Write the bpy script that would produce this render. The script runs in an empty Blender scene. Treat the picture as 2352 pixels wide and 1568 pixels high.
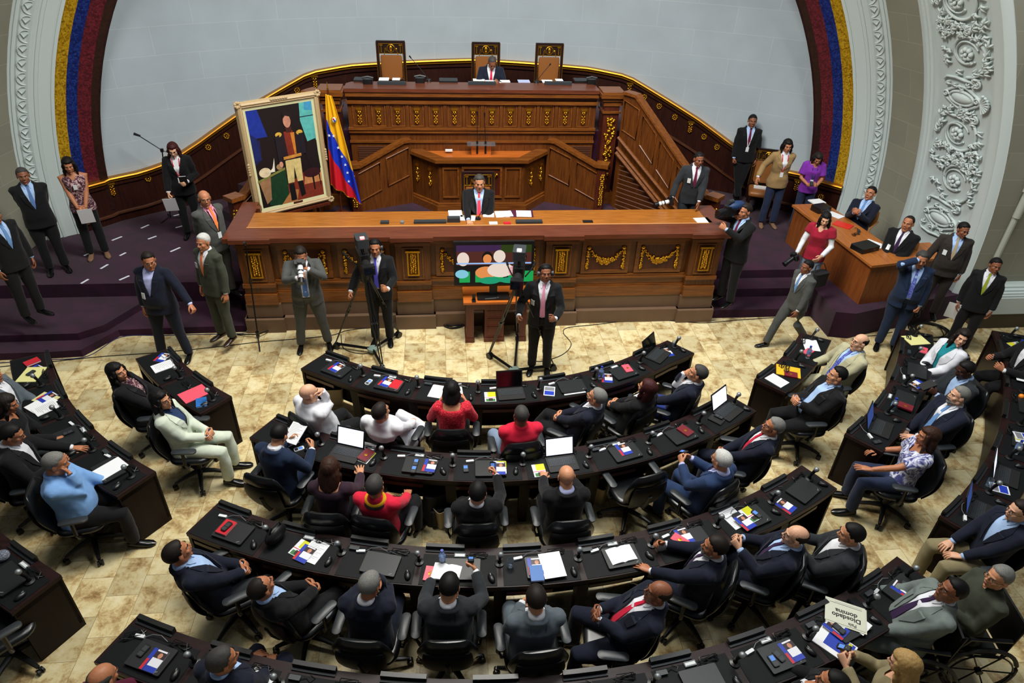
import bpy, math, random
from math import sin, cos, pi, radians as rad, hypot, atan2, sqrt
from mathutils import Vector as V, Matrix as Mx, noise
from mathutils.bvhtree import BVHTree
random.seed(7)
SC = bpy.context.scene
# ------------------------------------------------------------------ camera
F_PX = 1568.0; CX, CY = 1176.0, 784.0; CAM_H = 6.1
RC = Mx(((0.99490574, 0.02671849, -0.09720436), (-0.09542048, 0.56063679, -0.82254563), (0.03251917, 0.82763066, 0.56033026)))
cd = bpy.data.cameras.new('camera'); cam = bpy.data.objects.new('camera', cd); SC.collection.objects.link(cam)
cd.sensor_width = 36.0; cd.lens = 24.0; cd.clip_end = 200
cam.matrix_world = Mx.Translation((0, 0, CAM_H)) @ RC.to_4x4(); SC.camera = cam
# ------------------------------------------------------------------ light
SC.view_settings.view_transform = 'Standard'; SC.view_settings.look = 'None'; SC.view_settings.gamma = 1.0
SC.view_settings.exposure = 0.0
w = bpy.data.worlds.new('world'); SC.world = w; w.use_nodes = True
w.node_tree.nodes['Background'].inputs[0].default_value = (0.80, 0.88, 1.0, 1)
w.node_tree.nodes['Background'].inputs[1].default_value = 0.085
def area(name, loc, target, size, energy, col=(1, 1, 1), sy=None):
    l = bpy.data.lights.new(name, 'AREA'); l.energy = energy; l.color = col; l.size = size
    if sy: l.shape = 'RECTANGLE'; l.size_y = sy
    o = bpy.data.objects.new(name, l); SC.collection.objects.link(o); o.location = loc
    o.rotation_euler = (V(target) - V(loc)).to_track_quat('-Z', 'Y').to_euler(); return o
area('ceiling_light', (0.8, 8.3, 8.8), (0.8, 8.8, 0), 3.2, 920, (1.0, 0.97, 0.90), 3.0)
area('ceiling_light', (-2.2, 5.6, 10.5), (0.0, 13.0, 2.5), 2.8, 420, (1.0, 0.96, 0.9), 2.5)
area('ceiling_light', (5.2, 5.8, 10.5), (5.5, 11.5, 2.0), 2.4, 480, (0.95, 0.98, 1.0), 2.2)
# ------------------------------------------------------------------ pixel -> point at a known height / depth
def ray(px, py):
    return (RC @ V((px - CX, -(py - CY), -F_PX))).normalized()
def at(px, py, z=0.0):
    d = ray(px, py); t = (z - CAM_H) / d.z; return V((0, 0, CAM_H)) + d * t
def aty(px, py, Y):
    d = ray(px, py); t = Y / d.y; return V((0, 0, CAM_H)) + d * t
RX, RY = 0.69, 10.6     # centre of the concentric desk rows
def polar(r, phi):      # phi in degrees, 0 towards the camera, positive to the right
    return V((RX + r * sin(rad(phi)), RY - r * cos(rad(phi)), 0))
# ------------------------------------------------------------------ materials
MATS = {}
def s2l(c):
    return tuple(((x / 255.0) / 12.92 if x / 255.0 <= 0.04045 else ((x / 255.0 + 0.055) / 1.055) ** 2.4) for x in c)
def mat(name, col, rough=0.5, metal=0.0, emit=None, es=1.0, alpha=None, trans=0, bump=None, vary=None, spec=None, sheen=0, coat=0):
    if name in MATS: return MATS[name]
    m = bpy.data.materials.new(name); m.use_nodes = True; MATS[name] = m
    nt = m.node_tree; b = nt.nodes['Principled BSDF']; c = s2l(col)
    b.inputs['Base Color'].default_value = (*c, 1); b.inputs['Roughness'].default_value = rough; b.inputs['Metallic'].default_value = metal
    if spec is not None: b.inputs['Specular IOR Level'].default_value = spec
    if emit: b.inputs['Emission Color'].default_value = (*s2l(emit), 1); b.inputs['Emission Strength'].default_value = es
    if trans: b.inputs['Transmission Weight'].default_value = trans
    if sheen: b.inputs['Sheen Weight'].default_value = sheen
    if coat: b.inputs['Coat Weight'].default_value = coat
    if alpha is not None: b.inputs['Alpha'].default_value = alpha
    if vary or bump:
        tc = nt.nodes.new('ShaderNodeTexCoord')
    if vary:   # (scale, amount): mottled value variation
        n = nt.nodes.new('ShaderNodeTexNoise'); n.inputs['Scale'].default_value = vary[0]; n.inputs['Detail'].default_value = 4
        nt.links.new(tc.outputs['Object'], n.inputs['Vector'])
        r = nt.nodes.new('ShaderNodeMapRange'); r.inputs['From Min'].default_value = 0.3; r.inputs['From Max'].default_value = 0.7
        r.inputs['To Min'].default_value = 1 - vary[1]; r.inputs['To Max'].default_value = 1 + vary[1]
        nt.links.new(n.outputs['Fac'], r.inputs['Value'])
        x = nt.nodes.new('ShaderNodeMix'); x.data_type = 'RGBA'; x.blend_type = 'MULTIPLY'; x.inputs[0].default_value = 1
        x.inputs[6].default_value = (*c, 1); nt.links.new(r.outputs[0], x.inputs[7]); nt.links.new(x.outputs[2], b.inputs['Base Color'])
    if bump:   # (scale, strength, distance)
        n = nt.nodes.new('ShaderNodeTexNoise'); n.inputs['Scale'].default_value = bump[0]; n.inputs['Detail'].default_value = 3
        nt.links.new(tc.outputs['Object'], n.inputs['Vector'])
        q = nt.nodes.new('ShaderNodeBump'); q.inputs['Strength'].default_value = bump[1]; q.inputs['Distance'].default_value = bump[2]
        nt.links.new(n.outputs['Fac'], q.inputs['Height']); nt.links.new(q.outputs[0], b.inputs['Normal'])
    return m
def ramp(nt, src, stops):
    r = nt.nodes.new('ShaderNodeValToRGB'); e = r.color_ramp.elements
    while len(e) < len(stops): e.new(0.5)
    for i, (p, c) in enumerate(stops): e[i].position = p; e[i].color = (*s2l(c), 1)
    nt.links.new(src, r.inputs[0]); return r.outputs[0]
def wood(name, c0, c1, rough=0.38, axis='X', scale=1.0, spec=None):
    m = mat(name, c0, rough, spec=spec); nt = m.node_tree; b = nt.nodes['Principled BSDF']
    tc = nt.nodes.new('ShaderNodeTexCoord'); mp = nt.nodes.new('ShaderNodeMapping')
    s = [14 * scale] * 3; s['XYZ'.index(axis)] = 1.2 * scale; mp.inputs['Scale'].default_value = s
    nt.links.new(tc.outputs['Object'], mp.inputs[0])
    n = nt.nodes.new('ShaderNodeTexNoise'); n.inputs['Scale'].default_value = 2.2; n.inputs['Detail'].default_value = 6; n.inputs['Roughness'].default_value = 0.65
    nt.links.new(mp.outputs[0], n.inputs['Vector'])
    nt.links.new(ramp(nt, n.outputs['Fac'], [(0.32, c0), (0.68, c1)]), b.inputs['Base Color'])
    return m
OAK = wood('oak_panelling', (76, 38, 10), (112, 62, 20), 0.36, 'Z')
OAKX = wood('oak_rail', (90, 46, 13), (134, 78, 28), 0.33, 'X')
OAKTOP = wood('polished_oak_top', (134, 78, 22), (172, 106, 40), 0.30, 'X')
MAHOG = wood('mahogany', (62, 24, 14), (92, 40, 22), 0.34, 'Z')
MAHOGX = wood('mahogany_rail', (84, 40, 24), (112, 58, 34), 0.32, 'X')
REDPANEL = wood('dark_red_panel', (62, 22, 9), (88, 34, 14), 0.40, 'Z')
WALNUT = wood('dark_walnut_wainscot', (34, 12, 7), (54, 22, 12), 0.38, 'Z')
ORWOOD = wood('orange_varnished_wood', (166, 84, 26), (196, 108, 40), 0.34, 'X')
CABW = wood('table_veneer', (116, 60, 24), (148, 84, 36), 0.38, 'Z')
CABT = wood('table_veneer_top', (148, 84, 34), (184, 112, 50), 0.36, 'Y')
DESKW = wood('dark_desk_wood', (15, 6, 6), (25, 11, 10), 0.42, 'Z', 1.0, .15)
DESKE = wood('desk_edge_wood', (25, 11, 11), (40, 20, 20), 0.42, 'X', 1.0, .25)
DIV = mat('divider_wood', (44, 18, 20), 0.38)
GOLD = mat('gilding', (214, 158, 40), 0.30, 0.9, bump=(60, 0.35, 0.01))
GOLDR = mat('gilt_rail', (186, 126, 28), 0.36, 0.8)
MATB = mat('black_desk_mat', (13, 16, 18), 0.6, spec=.18, vary=(90, 0.15))
BLK = mat('black_plastic', (16, 17, 19), 0.38)
BLK2 = mat('matte_black', (12, 12, 13), 0.6)
DGREY = mat('dark_grey_plastic', (46, 52, 56), 0.45)
GREY = mat('grey_plastic', (112, 118, 122), 0.5)
LEA = mat('black_leather', (20, 22, 24), 0.30, bump=(130, 0.12, 0.003))
ARMR = mat('armrest_rubber', (38, 43, 47), 0.42)
FABK = mat('chair_shell', (9, 9, 10), 0.55)
CHROME = mat('chrome', (200, 205, 210), 0.18, 1.0)
STEEL = mat('black_steel', (24, 25, 28), 0.35, 0.6)
WHITEP = mat('white_paper', (236, 238, 240), 0.7)
WHITEPL = mat('white_plastic', (222, 226, 228), 0.4)
MICG = mat('microphone_mesh', (150, 156, 158), 0.35, 0.6, bump=(700, 0.5, 0.002))
TAN = mat('tan_leather', (140, 88, 44), 0.36, bump=(40, 0.1, 0.004))
BEIGE = mat('stone_plinth', (104, 80, 60), 0.6, vary=(6, 0.07), bump=(90, 0.1, 0.002))
PLAST = mat('white_moulding', (196, 208, 206), 0.75)
def carpet(name, c0, c1):
    m = mat(name, c0, 0.95, bump=(220, 0.6, 0.01), sheen=0.15, spec=0.1); nt = m.node_tree; b = nt.nodes['Principled BSDF']
    tc = nt.nodes.new('ShaderNodeTexCoord'); n = nt.nodes.new('ShaderNodeTexNoise'); n.inputs['Scale'].default_value = 3.5; n.inputs['Detail'].default_value = 8
    nt.links.new(tc.outputs['Object'], n.inputs['Vector'])
    nt.links.new(ramp(nt, n.outputs['Fac'], [(0.35, c0), (0.65, c1)]), b.inputs['Base Color']); return m
CARPET = carpet('purple_carpet', (36, 7, 28), (54, 11, 42))
def floor_mat():
    m = mat('travertine_tiles', (200, 180, 140), 0.33); nt = m.node_tree; b = nt.nodes['Principled BSDF']
    tc = nt.nodes.new('ShaderNodeTexCoord'); mp = nt.nodes.new('ShaderNodeMapping'); mp.inputs['Rotation'].default_value = (0, 0, pi / 2)
    nt.links.new(tc.outputs['Object'], mp.inputs[0])
    br = nt.nodes.new('ShaderNodeTexBrick'); br.offset = 0.5; br.inputs['Scale'].default_value = 1
    br.inputs['Brick Width'].default_value = 0.46; br.inputs['Row Height'].default_value = 0.315; br.inputs['Mortar Size'].default_value = 0.0025
    br.inputs['Color1'].default_value = (0, 0, 0, 1); br.inputs['Color2'].default_value = (1, 1, 1, 1); br.inputs['Mortar'].default_value = (.45, .45, .45, 1)
    br.inputs['Bias'].default_value = 0.0; nt.links.new(mp.outputs[0], br.inputs['Vector'])
    n = nt.nodes.new('ShaderNodeTexNoise'); n.inputs['Scale'].default_value = 4.6; n.inputs['Detail'].default_value = 14; n.inputs['Roughness'].default_value = 0.74; n.inputs['Distortion'].default_value = 0.15
    # shift the veining from tile to tile
    ad = nt.nodes.new('ShaderNodeVectorMath'); ad.operation = 'MULTIPLY_ADD'; ad.inputs[1].default_value = (7, 5, 3)
    nt.links.new(br.outputs['Color'], ad.inputs[0]); nt.links.new(tc.outputs['Object'], ad.inputs[2]); nt.links.new(ad.outputs[0], n.inputs['Vector'])
    c = ramp(nt, n.outputs['Fac'], [(0.34, (134, 104, 64)), (0.44, (190, 164, 114)), (0.51, (216, 200, 150)), (0.66, (230, 218, 178))])
    x = nt.nodes.new('ShaderNodeMix'); x.data_type = 'RGBA'; x.blend_type = 'MULTIPLY'; x.inputs[0].default_value = 1
    r = nt.nodes.new('ShaderNodeMapRange'); r.inputs['To Min'].default_value = 0.76; r.inputs['To Max'].default_value = 1.10
    nt.links.new(br.outputs['Color'], r.inputs['Value']); nt.links.new(c, x.inputs[6]); nt.links.new(r.outputs[0], x.inputs[7])
    y = nt.nodes.new('ShaderNodeMix'); y.data_type = 'RGBA'; y.blend_type = 'MIX'
    nt.links.new(br.outputs['Fac'], y.inputs[0]); nt.links.new(x.outputs[2], y.inputs[6]); y.inputs[7].default_value = (*s2l((146, 124, 88)), 1)
    nt.links.new(y.outputs[2], b.inputs['Base Color'])
    n2 = nt.nodes.new('ShaderNodeTexNoise'); n2.inputs['Scale'].default_value = 9; nt.links.new(tc.outputs['Object'], n2.inputs['Vector'])
    r2 = nt.nodes.new('ShaderNodeMapRange'); r2.inputs['To Min'].default_value = 0.25; r2.inputs['To Max'].default_value = 0.5
    nt.links.new(n2.outputs['Fac'], r2.inputs['Value']); nt.links.new(r2.outputs[0], b.inputs['Roughness'])
    return m
FLOOR = floor_mat()
def block_mat(name, c0, c1, line, bw, rh, ms=0.006):
    m = mat(name, c0, 0.85, bump=(60, 0.12, 0.003)); nt = m.node_tree; b = nt.nodes['Principled BSDF']
    uv = nt.nodes.new('ShaderNodeUVMap'); br = nt.nodes.new('ShaderNodeTexBrick'); br.offset = 0.5
    br.inputs['Scale'].default_value = 1; br.inputs['Brick Width'].default_value = bw; br.inputs['Row Height'].default_value = rh; br.inputs['Mortar Size'].default_value = ms
    br.inputs['Color1'].default_value = (*s2l(c0), 1); br.inputs['Color2'].default_value = (*s2l(c1), 1); br.inputs['Mortar'].default_value = (*s2l(line), 1)
    nt.links.new(uv.outputs[0], br.inputs['Vector'])
    n = nt.nodes.new('ShaderNodeTexNoise'); n.inputs['Scale'].default_value = 1.3; n.inputs['Detail'].default_value = 7; nt.links.new(uv.outputs[0], n.inputs['Vector'])
    r = nt.nodes.new('ShaderNodeMapRange'); r.inputs['From Min'].default_value = .3; r.inputs['From Max'].default_value = .7; r.inputs['To Min'].default_value = 0.93; r.inputs['To Max'].default_value = 1.05
    nt.links.new(n.outputs['Fac'], r.inputs['Value'])
    x = nt.nodes.new('ShaderNodeMix'); x.data_type = 'RGBA'; x.blend_type = 'MULTIPLY'; x.inputs[0].default_value = 1
    nt.links.new(br.outputs['Color'], x.inputs[6]); nt.links.new(r.outputs[0], x.inputs[7]); nt.links.new(x.outputs[2], b.inputs['Base Color']); return m
APSE = block_mat('pale_block_plaster', (172, 184, 191), (168, 180, 188), (186, 196, 202), 1.5, 0.47, 0.004)
BEIGEW = block_mat('beige_block_plaster', (146, 144, 126), (138, 137, 120), (162, 160, 142), 0.9, 0.42, 0.004)
def mosaic(name, c0, c1, c2):
    m = mat(name, c0, 0.42); nt = m.node_tree; b = nt.nodes['Principled BSDF']
    uv = nt.nodes.new('ShaderNodeUVMap'); v = nt.nodes.new('ShaderNodeTexVoronoi'); v.inputs['Scale'].default_value = 42; nt.links.new(uv.outputs[0], v.inputs['Vector'])
    s = nt.nodes.new('ShaderNodeSeparateColor'); nt.links.new(v.outputs['Color'], s.inputs[0])
    nt.links.new(ramp(nt, s.outputs[0], [(0.0, c0), (0.5, c1), (1.0, c2)]), b.inputs['Base Color']); return m
MOS_Y = mosaic('yellow_mosaic', (128, 92, 8), (176, 136, 16), (200, 160, 40))
MOS_B = mosaic('blue_mosaic', (12, 26, 74), (20, 38, 110), (38, 62, 130))
MOS_R = mosaic('red_mosaic', (60, 14, 24), (88, 22, 34), (112, 34, 44))
MOS_K = mosaic('brown_mosaic', (34, 16, 12), (44, 20, 14), (54, 28, 18))
# ------------------------------------------------------------------ mesh builder
def basis(d, up=V((0, 0, 1))):
    d = V(d).normalized(); u = V(up)
    if abs(d.dot(u)) > 0.98: u = V((0, 1, 0)) if abs(d.y) < 0.9 else V((1, 0, 0))
    x = d.cross(u).normalized(); y = x.cross(d).normalized(); return x, y
class MB:
    def __init__(s): s.v = []; s.f = []; s.m = []; s.mats = []; s.M = Mx()
    def mi(s, mt):
        if mt not in s.mats: s.mats.append(mt)
        return s.mats.index(mt)
    def add(s, vs, fs, mt):
        o = len(s.v); s.v += [s.M @ V(p) for p in vs]; k = s.mi(mt)
        for f in fs: s.f.append(tuple(o + i for i in f)); s.m.append(k)
    def box(s, x0, x1, y0, y1, z0, z1, mt):
        s.add([(x0, y0, z0), (x1, y0, z0), (x1, y1, z0), (x0, y1, z0), (x0, y0, z1), (x1, y0, z1), (x1, y1, z1), (x0, y1, z1)],
              [(0, 3, 2, 1), (4, 5, 6, 7), (0, 1, 5, 4), (1, 2, 6, 5), (2, 3, 7, 6), (3, 0, 4, 7)], mt)
    def cbox(s, c, d, mt, rz=0, b=0.0):
        K = s.M; s.M = K @ Mx.Translation(c) @ Mx.Rotation(rz, 4, 'Z'); x, y, z = d[0] / 2, d[1] / 2, d[2] / 2
        if b > 0: s.prism(rrect(2 * x, 2 * y, b, 3), -z, z, mt)
        else: s.box(-x, x, -y, y, -z, z, mt)
        s.M = K
    def prism(s, poly, z0, z1, mt, top=None):
        n = len(poly); vs = [(p[0], p[1], z0) for p in poly] + [(p[0], p[1], z1) for p in poly]
        a = sum(poly[i][0] * poly[(i + 1) % n][1] - poly[(i + 1) % n][0] * poly[i][1] for i in range(n))
        if a < 0: vs = [(p[0], p[1], z0) for p in poly[::-1]] + [(p[0], p[1], z1) for p in poly[::-1]]
        s.add(vs, [tuple(range(n - 1, -1, -1))] + [(i, (i + 1) % n, n + (i + 1) % n, n + i) for i in range(n)], mt)
        o = len(s.v) - 2 * n; s.f.append(tuple(o + n + i for i in range(n))); s.m.append(s.mi(top or mt))
    def rings(s, R, mt, caps=True, closed=False):
        n = len(R[0]); fs = []; k = len(R)
        for i in range(k if closed else k - 1):
            for j in range(n): fs.append((i * n + j, i * n + (j + 1) % n, ((i + 1) % k) * n + (j + 1) % n, ((i + 1) % k) * n + j))
        if caps and not closed: fs += [tuple(range(n - 1, -1, -1)), tuple((k - 1) * n + j for j in range(n))]
        s.add([p for r in R for p in r], fs, mt)
    def tube(s, pts, r, mt, n=8, ry=None, closed=False, up=(0, 0, 1)):
        pts = [V(p) for p in pts]; R = []; k = len(pts)
        for i, p in enumerate(pts):
            a = pts[(i - 1) % k] if (i > 0 or closed) else pts[i]; b = pts[(i + 1) % k] if (i < k - 1 or closed) else pts[i]
            x, y = basis(b - a if (b - a).length > 1e-9 else V((0, 0, 1)), up); rr = r[i] if isinstance(r, (list, tuple)) else r; r2 = rr * (ry or 1)
            R.append([p + x * rr * cos(2 * pi * j / n) - y * r2 * sin(2 * pi * j / n) for j in range(n)])
        s.rings(R, mt, True, closed)
    def lathe(s, prof, mt, n=20, c=(0, 0, 0)):
        s.rings([[(c[0] + r * cos(-2 * pi * j / n), c[1] + r * sin(-2 * pi * j / n), c[2] + z) for j in range(n)] for r, z in prof][::-1], mt)
    def ell(s, c, r, mt, n=12, m=8, rot=None):
        c = V(c); R = []
        for i in range(m + 1):
            t = pi * i / m; q = max(sin(t), 0.02)
            ring = [V((r[0] * q * cos(2 * pi * j / n), r[1] * q * sin(2 * pi * j / n), r[2] * -cos(t))) for j in range(n)]
            R.append([c + (rot @ p if rot else p) for p in ring])
        s.rings(R, mt)
    def grid(s, P, mt):
        n = len(P[0]); s.add([p for r in P for p in r], [(i * n + j, i * n + j + 1, (i + 1) * n + j + 1, (i + 1) * n + j) for i in range(len(P) - 1) for j in range(n - 1)], mt)
    def cyl(s, a, b, r, mt, n=12, r2=None): s.tube([a, b], [r, r2 if r2 is not None else r], mt, n)
    def build(s, name, parent=None, ang=35, uv=None, world=False, kind=None, rev=False, loc=None):
        me = bpy.data.meshes.new(name); vs = s.v
        if world and parent is not None:
            I = LM(parent).inverted(); vs = [I @ p for p in vs]
        if loc is not None: vs = [p - V(loc) for p in vs]
        me.from_pydata([tuple(p) for p in vs], [], [f[::-1] for f in s.f] if rev else s.f)
        for m_ in s.mats: me.materials.append(m_)
        me.polygons.foreach_set('material_index', s.m); me.polygons.foreach_set('use_smooth', [True] * len(s.f))
        if uv:
            l = me.uv_layers.new(name='UVMap'); 
            for lp in me.loops: l.data[lp.index].uv = uv[lp.vertex_index]
        me.update(); me.set_sharp_from_angle(angle=rad(ang))
        o = bpy.data.objects.new(name, me); SC.collection.objects.link(o); o.parent = parent
        if loc is not None: o.location = loc
        if kind: o['kind'] = kind
        return o
def LM(o):
    M = Mx.LocRotScale(o.location, o.rotation_euler, o.scale)
    return LM(o.parent) @ M if o.parent else M
def rrect(w_, h_, r, k=3):
    P = []
    for cx, cy, a0 in ((w_ / 2 - r, h_ / 2 - r, 0), (-w_ / 2 + r, h_ / 2 - r, 90), (-w_ / 2 + r, -h_ / 2 + r, 180), (w_ / 2 - r, -h_ / 2 + r, 270)):
        for i in range(k + 1): a = rad(a0 + 90 * i / k); P.append((cx + r * cos(a), cy + r * sin(a)))
    return P
def tag(o, label=None, cat=None, group=None, kind=None):
    if label: o['label'] = label
    if cat: o['category'] = cat
    if group: o['group'] = group
    if kind: o['kind'] = kind
    return o
def thing(name, label, cat, loc=(0, 0, 0), rz=0, group=None):
    o = bpy.data.objects.new(name, None); SC.collection.objects.link(o); o.location = loc; o.rotation_euler = (0, 0, rz); o.empty_display_size = 0.1
    return tag(o, label, cat, group)
def kids(o): return KIDS.get(o.name, []) or list(o.children)
KIDS = {}
def dup(o, loc=None, rz=None, label=None, group=None, parent=None):
    c = o.copy(); SC.collection.objects.link(c)
    if parent is not None: c.parent = parent
    if loc is not None: c.location = loc
    if rz is not None: c.rotation_euler = (0, 0, rz)
    if label: c['label'] = label
    if group: c['group'] = group
    if o.name not in KIDS: KIDS[o.name] = list(o.children)
    for ch in KIDS[o.name]: dup(ch, parent=c)
    return c
# ================================================================== ROOM SHELL
AX, AZ = 0.65, 0.75          # axis of the arch
def archpath(zb, n=64):      # (dx, dz, base point) along the arch: vertical jamb, half circle, vertical jamb
    P = []
    for i in range(4): P.append((1, 0, zb + (AZ - zb) * i / 4))
    for i in range(n + 1): t = pi * i / n; P.append((cos(t), sin(t), AZ))
    for i in range(3, -1, -1): P.append((-1, 0, zb + (AZ - zb) * i / 4))
    return P
def sweep_arch(name, prof, mt, zb=0.48, n=72, kind='structure', parent=None, wrap=False):
    mb = MB(); G = []; uv = []; s = 0; L = [0]
    for a, b in zip(prof, prof[1:]): L.append(L[-1] + hypot(b[0] - a[0], b[1] - a[1]))
    last = None
    for dx, dz, z in archpath(zb, n):
        p0 = V((AX + dx * 7, 0, z + dz * 7))
        if last: s += (p0 - last).length
        last = p0; G.append([(AX + dx * r, y, z + dz * r) for r, y in prof]); uv += [(L[i], s) for i in range(len(prof))]
    mb.grid(G, mt); return mb.build(name, parent, 28, uv=uv, kind=kind)
mb = MB(); mb.box(-14, 15, -3, 16, -0.1, 0, FLOOR); mb.build('floor', kind='structure')
# curved back wall of the apse
WY, WR = 4.2, 10.9; TM = 41.0
def wallp(deg, r=WR, z=0): return V((0.69 + r * sin(rad(deg)), WY + r * cos(rad(deg)), z))
mb = MB(); G = []; uv = []
for i in range(73):
    a = -TM + 2 * TM * i / 72; G.append([wallp(a, z=z) for z in (0.4, 8.2)]); uv += [(rad(a) * WR, 0.4), (rad(a) * WR, 8.2)]
mb.grid(G, APSE); mb.build('wall_back', uv=uv, kind='structure')
mb = MB(); mb.box(-8, 9.5, 12.2, 15.4, 8.2, 8.3, PLAST); mb.build('ceiling', kind='structure')
# bands on the arch
sweep_arch('trim_1', [(6.73, 12.64), (6.75, 12.6), (6.85, 12.57)], MOS_K, 1.30)
sweep_arch('trim_2', [(6.85, 12.57), (7.02, 12.46)], MOS_R, 1.30)
sweep_arch('trim_3', [(7.02, 12.46), (7.14, 12.33)], MOS_B, 1.30)
sweep_arch('trim_4', [(7.14, 12.33), (7.29, 12.13)], MOS_Y, 1.30)
# white mouldings round the arch
sweep_arch('trim_5', [(7.25, 12.16), (7.23, 12.13), (7.27, 12.11), (7.29, 12.12), (7.30, 12.10), (7.42, 12.02), (7.42, 12.0), (7.46, 11.98), (7.48, 11.99), (7.50, 11.96), (7.53, 11.93), (7.58, 11.93), (7.67, 11.87), (7.70, 11.88), (7.73, 11.84), (7.75, 11.86), (7.77, 11.82)], PLAST)
sweep_arch('wall_beige_reveal', [(7.77, 11.82), (7.86, 11.05)], BEIGEW)
sweep_arch('trim_6', [(7.86, 11.05), (7.865, 10.97), (7.825, 10.96), (7.83, 10.91), (7.86, 10.90), (7.86, 10.86), (7.885, 10.84), (7.89, 10.79), (7.93, 10.78)], PLAST)
sweep_arch('trim_7', [(7.93, 10.78), (8.06, 9.60)], PLAST)
sweep_arch('trim_8', [(8.06, 9.60), (8.01, 9.59), (8.01, 9.55), (8.03, 9.50), (8.04, 9.42), (8.02, 9.39), (8.05, 9.35), (8.13, 9.31), (8.13, 9.30)], PLAST)
# front face of the arch wall, outside the big radius
mb = MB(); G = []; uv = []
for dx, dz, z in archpath(0.0, 64):
    p = (AX + dx * 8.13, 9.30, z + dz * 8.13)
    if dz == 0: q = (AX + dx * 16, 9.30, z)
    else:
        t = atan2(dz, dx); k = min(16 / abs(cos(t)) if abs(cos(t)) > 1e-6 else 99, 11.5 / max(sin(t), 1e-6)); q = (AX + k * cos(t), 9.30, AZ + k * sin(t))
    G.append([p, q]); uv += [(p[0], p[2]), (q[0], q[2])]
mb.grid(G, BEIGEW); mb.build('wall_front', uv=uv, kind='structure')
# egg and dart: shells set along the hollow of the moulding
mb = MB()
for side in (-1, 1):
    for i in range(34):
        L = i * 0.225 + 0.1; zz = 0.95 + L
        if zz < AZ + 0.02: dx, dz, z = side, 0, zz
        else: t = (zz - AZ) / 7.62; dx, dz, z = side * cos(t), sin(t), AZ
        T = V((-side * dz * side, 0, abs(dx))) if dz else V((0, 0, 1)); T = V((-dz if side > 0 else dz, 0, abs(dx)))
        N = V((-dx, 0, -dz)); W_ = V((dx * 0.72, -0.5, dz * 0.72)).normalized(); c = V((AX + dx * 7.61, 11.91, z + dz * 7.61))
        Q = V((dx * 0.05, 0, dz * 0.05))
        U = [c + T * (0.10 * cos(u)) + W_ * (0.105 * sin(u)) - W_ * .045 + V((0, -0.012, 0)) for u in [pi * k / 10 - 0.1 for k in range(12)]]
        mb.tube(U, 0.012, PLAST, 5)
        mb.tube([c + T * 0.05 - W_ * 0.05, c + W_ * 0.0 - T * 0.02, c + T * 0.03 + W_ * 0.05], [0.02, 0.026, 0.012], PLAST, 6)
mb.build('trim_9', ang=60, kind='structure')
# -------- stucco relief on the broad reveal (both jambs): u 0..1 across, s metres up the arch
def relp(side, u, s, h=0.0):
    r = 7.93 + (8.06 - 7.93) * u; y = 10.78 + (9.60 - 10.78) * u
    if s < AZ: dx, dz, z = side, 0, s
    else: t = (s - AZ) / 8.0; dx, dz, z = side * cos(t), sin(t), AZ
    n = V((-dx * 0.994, -0.11, -dz * 0.994)); return V((AX + dx * r, y, z + dz * r)) + n * h
W1 = 1.0
def rtube(mb, side, P, rr, hh=0.02):
    mb.tube([relp(side, u / W1, s, hh) for u, s in P], rr, PLAST, 6)
def spiral(cx, cy, r0, r1, a0, a1, n=26):
    return [(cx + (r0 + (r1 - r0) * i / n) * cos(a0 + (a1 - a0) * i / n), cy + (r0 + (r1 - r0) * i / n) * sin(a0 + (a1 - a0) * i / n)) for i in range(n + 1)]
def rleaf(mb, side, u, s, a, L, w_):
    for k in (-1, 0, 1):
        b = a + k * 0.55; l = L * (1 if k == 0 else 0.72)
        P = [(u + l * t * cos(b + 0.35 * t * k), s + l * t * sin(b + 0.35 * t * k)) for t in (0, .35, .7, 1)]
        mb.tube([relp(side, p[0] / W1, p[1], 0.02 + 0.035 * sin(pi * t)) for p, t in zip(P, (0.1, .4, .75, 1))], [w_ * .5, w_, w_ * .9, w_ * .3], PLAST, 6)
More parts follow.
